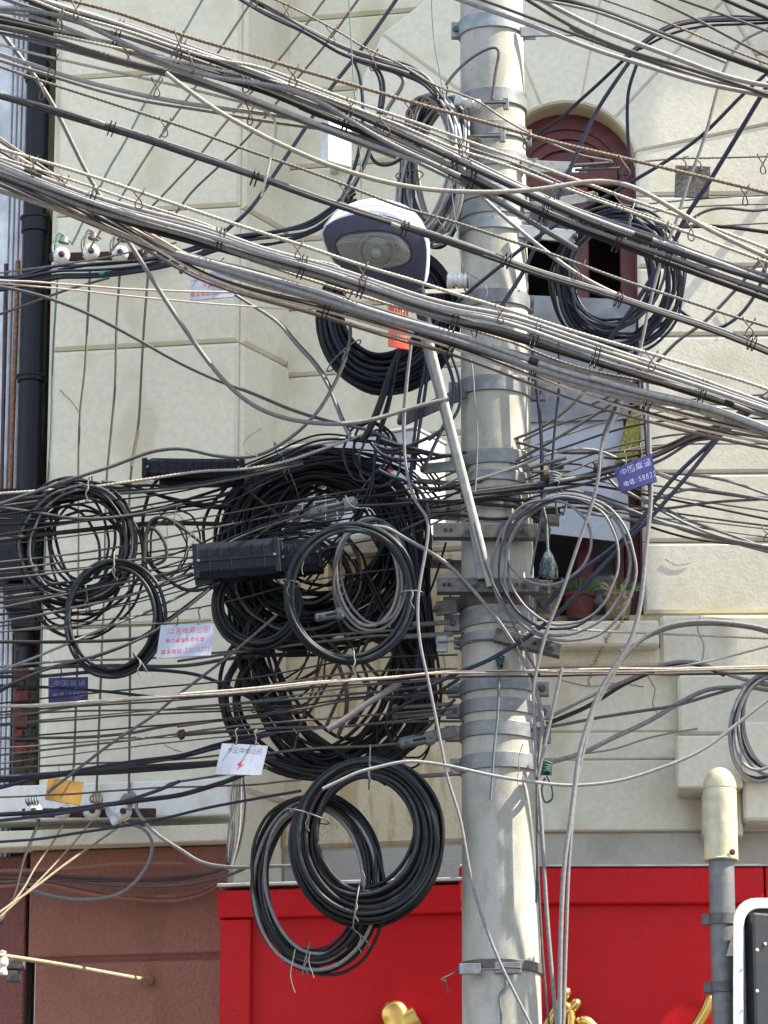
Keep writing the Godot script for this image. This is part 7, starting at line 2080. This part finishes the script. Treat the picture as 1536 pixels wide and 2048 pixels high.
	cable("cable", "dark cable looping right from the slack junction toward the edge", "cables strung right of the pole", "cable", "grey", 4.2, 0.2, 0.2, [1224, 1345, 1260, 1303, 1304, 1266, 1359, 1248, 1432, 1244, 1505, 1252, 1536, 1259], 0, 0.6)
	cable("cable", "second looping cable along it toward the right edge", "cables strung right of the pole", "cable", "grey", 3.6, 0.18, 0.18, [1264, 1292, 1304, 1270, 1359, 1252, 1432, 1249, 1505, 1257, 1536, 1265], 0.05, 0.6)
	cable("cable", "thick grey cable rising right from the lowest band", "cables strung right of the pole", "cable", "grey", 5.0, 0.1, 0.1, [1098, 1527, 1158, 1510, 1231, 1474, 1304, 1438, 1359, 1405, 1414, 1379, 1486, 1372, 1536, 1379], 0.05, 0.6)
	cable("cable", "thin dark cable rising right from the fourth lowest band", "cables strung right of the pole", "cable", "darkgrey", 3.4, 0.1, 0.1, [1087, 1456, 1231, 1430, 1341, 1412, 1432, 1386, 1486, 1370, 1536, 1350], 0.1, 0.6)
	cable("cable", "grey cable bowing up from the band then down to right edge", "cables strung right of the pole", "cable", "grey", 4.0, 0.06, 0.06, [976, 1446, 1067, 1443, 1093, 1437, 1158, 1405, 1268, 1354, 1341, 1324, 1395, 1324, 1450, 1346, 1536, 1372], 0, 0.6)
	cable("cable", "wrinkled black tape cable along the bowed grey one", "cables strung right of the pole", "cable", "black_d", 4.6, 0.04, 0.04, [1093, 1449, 1177, 1412, 1249, 1368, 1286, 1352, 1341, 1330, 1395, 1330, 1450, 1352], 0, 0)
	cable("wire", "thin light wire slanting up to the right edge over the wires", "cables strung right of the pole", "cable", "lightgrey", 2.2, 0.15, 0.15, [1231, 1337, 1333, 1337, 1414, 1324, 1536, 1293], 0, 0.6)
	cable("cable", "thin peeling strip cable under the right wall groove", "cables strung right of the pole", "cable", "dusty", 2.2, -1.5, -1.5, [1158, 1507, 1231, 1496, 1304, 1474, 1395, 1458], 0, 0)
	var s15 := strand("thin strand from the pole bolt level to the right edge", "steel", 2.2, 0.15, 0.15, [1009, 1252, 1085, 1255, 1180, 1261, 1304, 1267, 1536, 1277], 0, 0.6)
	cable("cable", "long bright sagging cable from the coils up to right edge", "cables strung right of the pole", "cable", "lightgrey", 3.4, 0.32, 0.32, [690, 1557, 719, 1543, 755, 1534, 810, 1523, 865, 1526, 974, 1548, 1067, 1563, 1158, 1570, 1231, 1563, 1304, 1543, 1377, 1514, 1424, 1488, 1461, 1459, 1536, 1401], 0.1, 0.6)
	cable("cable", "dark cable rising from the pole behind the grey run", "cables strung right of the pole", "cable", "darkgrey", 3.2, 0.12, 0.12, [976, 897, 1085, 854, 1151, 803, 1191, 752], 0.05, 0.05)
	cable("cable", "long dark diagonal over the printed sheet", "cables strung right of the pole", "cable", "darkgrey", 3.4, 0.13, 0.13, [976, 954, 1085, 894, 1151, 854, 1209, 817, 1253, 784], 0.05, 0.05)
	cable("cable", "dark cable bowing under the printed sheet to the right", "cables strung right of the pole", "cable", "darkgrey", 3.0, 0.13999999999999999, 0.13999999999999999, [1056, 890, 1122, 905, 1231, 905, 1333, 892, 1395, 865], 0.05, 0.05)
	cable("cable", "light grey cable arching under the sheet", "cables strung right of the pole", "cable", "lightgrey", 3.4, 0.15, 0.15, [976, 952, 1034, 934, 1085, 912, 1151, 899, 1195, 901, 1246, 923, 1322, 952], 0.05, 0.05)
	cable("cable", "upright navy cable over the printed sheet", "cables strung right of the pole", "cable", "navy", 4.0, 0.16, 0.16, [1064, 690, 1073, 770, 1082, 865, 1084, 974], 0.05, 0.05)
	cable("cable", "thin upright navy cable on the printed sheet", "cables strung right of the pole", "cable", "navy", 3.0, 0.16999999999999998, 0.16999999999999998, [1118, 704, 1118, 777, 1111, 846, 1105, 916], 0.05, 0.05)
	cable("cable", "short dark cable turning down right of the sheet", "cables strung right of the pole", "cable", "darkgrey", 3.4, 0.18, 0.18, [1228, 821, 1206, 876, 1202, 930], 0.05, 0.05)
	cable("cable", "short upright navy cable at the yellow bag", "cables strung right of the pole", "cable", "navy", 3.0, 0.19, 0.19, [1238, 726, 1237, 770, 1233, 814], 0.05, 0.05)
	cable("cable", "thin navy cable straight down the wall's window edge", "cables strung right of the pole", "cable", "navy", 3.0, 0.2, 0.2, [1279, 704, 1286, 792, 1293, 901, 1299, 985], 0.05, 0.05)
	bundle(4, "cable", ["dark"], "from the right edge to the blue board", "cables strung right of the pole", ["black_d", "darkgrey", "black_d", "darkgrey"], [4.4, 3.4, 4.0, 3.2], 6, 0.18, 0.18, [1536, 792, 1486, 828, 1432, 868, 1392, 872, 1326, 908, 1231, 943, 1122, 968, 976, 987, 921, 992], 3.0, 0.6, 0.0, 0.02)
	cable("cable", "dark strand cable over the blue board to the right bundle", "cables strung right of the pole", "cable", "black_d", 3.0, 0.2, 0.2, [1209, 916, 1238, 919, 1286, 908, 1333, 892, 1384, 868, 1432, 850], 0, 0.2)
	cable("cable", "upper of two dark diagonals from right bundle down past the pots", "cables strung right of the pole", "cable", "navy", 4.2, 0.25, 0.24, [1432, 876, 1341, 963, 1268, 1058, 1231, 1091, 1140, 1160, 1085, 1219], 0.2, 0)
	cable("cable", "lower of two dark diagonals from right bundle to the pole", "cables strung right of the pole", "cable", "navy", 4.2, 0.25, 0.26, [1435, 879, 1370, 959, 1297, 1040, 1257, 1077, 1122, 1219, 1049, 1277, 976, 1321, 930, 1340, 880, 1362], 0.2, 0.1)
	cable("cable", "light cable leaving the blue board for the right edge", "cables strung right of the pole", "cable", "grey", 3.0, 0.1, 0.1, [1315, 946, 1377, 949, 1450, 960, 1536, 989], 0.1, 0.6)
	cable("cable", "cable passing under the blue board toward lower right", "cables strung right of the pole", "cable", "grey", 3.0, 0.112, 0.112, [1217, 956, 1238, 978, 1319, 1010, 1377, 1040, 1432, 1060], 0.1, 0.6)
	cable("cable", "second light cable from the blue board to right edge", "cables strung right of the pole", "cable", "grey", 3.0, 0.124, 0.124, [1319, 948, 1414, 978, 1486, 990, 1536, 993], 0.1, 0.6)
	cable("cable", "cable crossing under the blue board's cable", "cables strung right of the pole", "cable", "grey", 3.0, 0.136, 0.136, [1085, 983, 1158, 983, 1231, 1010, 1304, 1040, 1377, 1060], 0.1, 0.6)
	cable("cable", "dark level cable right of the large slack coil", "cables strung right of the pole", "cable", "darkgrey", 3.0, 0.14800000000000002, 0.14800000000000002, [1173, 1014, 1322, 1016, 1432, 1003, 1536, 998], 0.1, 0.6)
	cable("cable", "short bowed cable beside the right wall hanger", "cables strung right of the pole", "cable", "grey", 3.0, 0.16, 0.16, [1333, 992, 1377, 978, 1450, 985, 1536, 1001], 0.1, 0.6)
	cable("cable", "grey cable in the sagging trio at right, the topmost", "cables strung right of the pole", "cable", "grey", 3.2, 0.17200000000000001, 0.17200000000000001, [1213, 1000, 1304, 1036, 1395, 1069, 1536, 1098], 0.1, 0.6)
	cable("cable", "grey cable in the sagging trio at right, the middle", "cables strung right of the pole", "cable", "grey", 3.0, 0.184, 0.184, [1202, 1031, 1341, 1051, 1414, 1069, 1536, 1096], 0.1, 0.6)
	cable("cable", "grey cable in the sagging trio at right, steepest", "cables strung right of the pole", "cable", "grey", 3.0, 0.196, 0.196, [1279, 996, 1359, 1040, 1432, 1071, 1536, 1093], 0.1, 0.6)
	var s16 := strand("thin strand above the sagging trio at the right edge", "steel_dark", 1.8, 0.16, 0.16, [1180, 1015, 1304, 1035, 1395, 1042, 1536, 1058], 0, 0.6)
	hooks(s16, 1, 0.5, 0.6, "the thin strand over the sagging trio", 30.0, "rust_wire")
	cable("cable", "upper dark cable bundled behind the pole's upper crossarm", "cables strung right of the pole", "cable", "black_d", 3.6, 0.18, 0.18, [957, 986, 1016, 998, 1065, 1000, 1094, 1000, 1123, 1002], 0.1, 0.1)
	cable("cable", "middle dark cable bundled behind the pole's upper crossarm", "cables strung right of the pole", "cable", "black_d", 3.6, 0.17, 0.17, [957, 999, 996, 996, 1055, 983, 1092, 972], 0.1, 0.1)
	cable("cable", "lower dark cable bundled behind the pole's upper crossarm", "cables strung right of the pole", "cable", "black_d", 3.6, 0.17, 0.17, [840, 1000, 928, 1004, 977, 1009, 1035, 1014, 1080, 1020], 0.1, 0.1)
	cable("cable", "sagging dark cable bundled behind the pole's upper crossarm", "cables strung right of the pole", "cable", "black_d", 3.6, 0.17, 0.17, [846, 1044, 877, 1030, 918, 1031, 977, 1039, 1024, 1036, 1072, 1029], 0.1, 0.1)
	cable("cable", "short dark cable bundled behind the pole's upper crossarm", "cables strung right of the pole", "cable", "black_d", 3.6, 0.17, 0.17, [961, 1001, 996, 998, 1035, 1003, 1043, 1011], 0.1, 0.1)

func coils() -> void:
	coil("tall narrow coil of grey cable hung between the lamp and pole", 868.0, 335.0, 48.0, 138.0, 0.02, 24, 3.2, 15.0, ["lightgrey", "lightgrey", "navy", "lightgrey", "grey"], {"za": 0.20, "thick": 0.04, "rot": 0.08, "ties": [3.0, 4.9]})
	coil("thick black coil hanging below the street lamp", 770.0, 628.0, 110.0, 122.0, -0.06, 32, 4.4, 29.0, ["black_b", "black", "navy"], {"thick": 0.05, "lean": 0.2, "ties": [2.3], "rot": 0.1})
	coil("dark glossy coil in front of the arched window", 1230.0, 556.0, 104.0, 118.0, 0.02, 24, 3.1, 26.0, ["navy", "black_b", "darkgrey", "navy"], {"thick": 0.07, "za": 0.05, "lean": 0.35, "wob": 0.05, "shift": 10.0, "ties": [5.0]})
	coil("large black coil arching behind the closures", 640.0, 1085.0, 168.0, 158.0, -0.2, 43, 3.5, 46.0, ["black", "black_d", "black"], {"thick": 0.08, "wob": 0.07, "shift": 15.0, "hang": 0.4, "ties": [4.3, 5.4]})
	coil("long black coil hanging low behind the teal ring", 663.0, 1236.0, 166.0, 290.0, -0.26, 30, 3.7, 26.0, ["black", "black", "black_d"], {"thick": 0.07, "wob": 0.05, "shift": 13.0, "rot": -0.10, "ties": [0.6, 2.6]})
	coil("slack black coil low beside the lightning bolt board", 655.0, 1395.0, 196.0, 152.0, -0.16, 8, 4.4, 16.0, ["black", "black_d"], {"thick": 0.05, "shift": 10.0, "hang": 0.0})
	coil("small messy black coil inside the large one, glossy", 604.0, 1150.0, 100.0, 84.0, -0.12, 11, 2.8, 32.0, ["black_b", "darkgrey", "black"], {"thick": 0.05, "wob": 0.06, "shift": 12.0})
	coil("narrow upright coil of black cable left of the pole", 818.0, 1215.0, 26.0, 205.0, -0.12, 11, 3.6, 12.0, ["black_b", "navy", "black"], {"thick": 0.05, "shift": 5.0, "rot": -0.03, "za": 0.08})
	coil("big slack black coil at far left, tied in two places", 158.0, 1088.0, 106.0, 112.0, 0.05, 17, 3.1, 14.0, ["black_b", "black", "darkgrey"], {"thick": 0.05, "wob": 0.05, "shift": 11.0, "ties": [1.4, 4.9]})
	coil("loose inner loops of the far left black coil", 165.0, 1085.0, 72.0, 104.0, 0.02, 7, 3.0, 30.0, ["black_b", "navy"], {"thick": 0.05, "shift": 22.0, "wob": 0.05})
	coil("wide slack loop sagging below the far left coil", 165.0, 1135.0, 106.0, 132.0, 0.0, 3, 2.8, 14.0, ["black_b"], {"shift": 10.0, "wob": 0.04})
	coil("small neat black coil overlapping the far left coil", 226.0, 1238.0, 92.0, 112.0, 0.16, 7, 3.8, 8.0, ["black_b", "black", "teal"], {"thick": 0.02, "shift": 3.0, "lean": 0.4, "rot": 0.12, "ties": [0.8, 4.6]})
	coil("neat teal black ring of cable beside the smooth closure", 700.0, 1187.0, 124.0, 134.0, 0.24, 8, 4.2, 8.0, ["teal", "black_b", "teal"], {"thick": 0.02, "shift": 3.0, "ties": [1.5, 3.3, 0.0], "lean": 0.3, "wob": 0.01})
	coil("slender grey coil seen through the teal ring", 738.0, 1150.0, 66.0, 106.0, 0.05, 6, 3.2, 10.0, ["grey", "lightgrey", "darkgrey"], {"thick": 0.02, "shift": 4.0, "rot": -0.1})
	coil("black coil under the smooth closure, partly hidden", 514.0, 1208.0, 82.0, 82.0, 0.05, 7, 4.2, 9.0, ["black_b", "teal", "black"], {"thick": 0.03, "shift": 4.0})
	coil("large loose coil of grey cable right of the pole crossarms", 1124.0, 1130.0, 124.0, 134.0, 0.3, 4, 3.0, 16.0, ["grey", "navy", "grey"], {"thick": 0.03, "shift": 9.0, "wob": 0.045, "rot": 0.2})
	coil("smaller loose loop inside the grey coil by the pots", 1092.0, 1082.0, 84.0, 84.0, 0.28, 1, 3.0, 4.0, ["grey"], {"wob": 0.03, "shift": 2.0})
	coil("open loose loops of thin wire right of the far left coil", 338.0, 1095.0, 46.0, 62.0, 0.04, 3, 2.0, 10.0, ["black", "darkgrey"], {"wob": 0.08, "shift": 12.0})
	coil("loose thin loops low left of the pole bands", 822.0, 1440.0, 44.0, 66.0, -0.05, 5, 2.4, 16.0, ["black", "black_d"], {"wob": 0.09, "shift": 14.0})
	coil("loose thin loops round the coil knot over the air conditioner", 748.0, 905.0, 40.0, 52.0, 0.0, 4, 2.6, 14.0, ["navy", "black", "darkgrey"], {"wob": 0.09, "shift": 14.0})
	coil("loose thin loops left of the lightning bolt board's coil", 560.0, 1300.0, 70.0, 86.0, -0.1, 4, 2.2, 20.0, ["black", "black_d"], {"wob": 0.09, "shift": 16.0})
	coil("lowest front coil of thick black cable, tied with wire", 733.0, 1674.0, 124.0, 140.0, 0.16, 34, 4.2, 27.0, ["black_b", "black", "teal", "black_d"], {"thick": 0.05, "shift": 4.0, "hang": 0.3, "ties": [1.62, 3.35, 4.65], "rot": 0.1, "wob": 0.012})
	coil("lowest rear coil of black cable before the red sign", 634.0, 1762.0, 112.0, 162.0, -0.02, 18, 4.0, 17.0, ["black", "black_b", "grey", "black_d"], {"thick": 0.06, "shift": 7.0, "hang": 0.3, "ties": [1.9, 0.85], "rot": -0.10, "za": 0.12})
	coil("grey cable coil cut by the right edge", 1535.0, 1448.0, 60.0, 98.0, 0.25, 6, 3.6, 12.0, ["grey", "navy", "grey"], {"thick": 0.04, "shift": 7.0, "rot": 0.1})
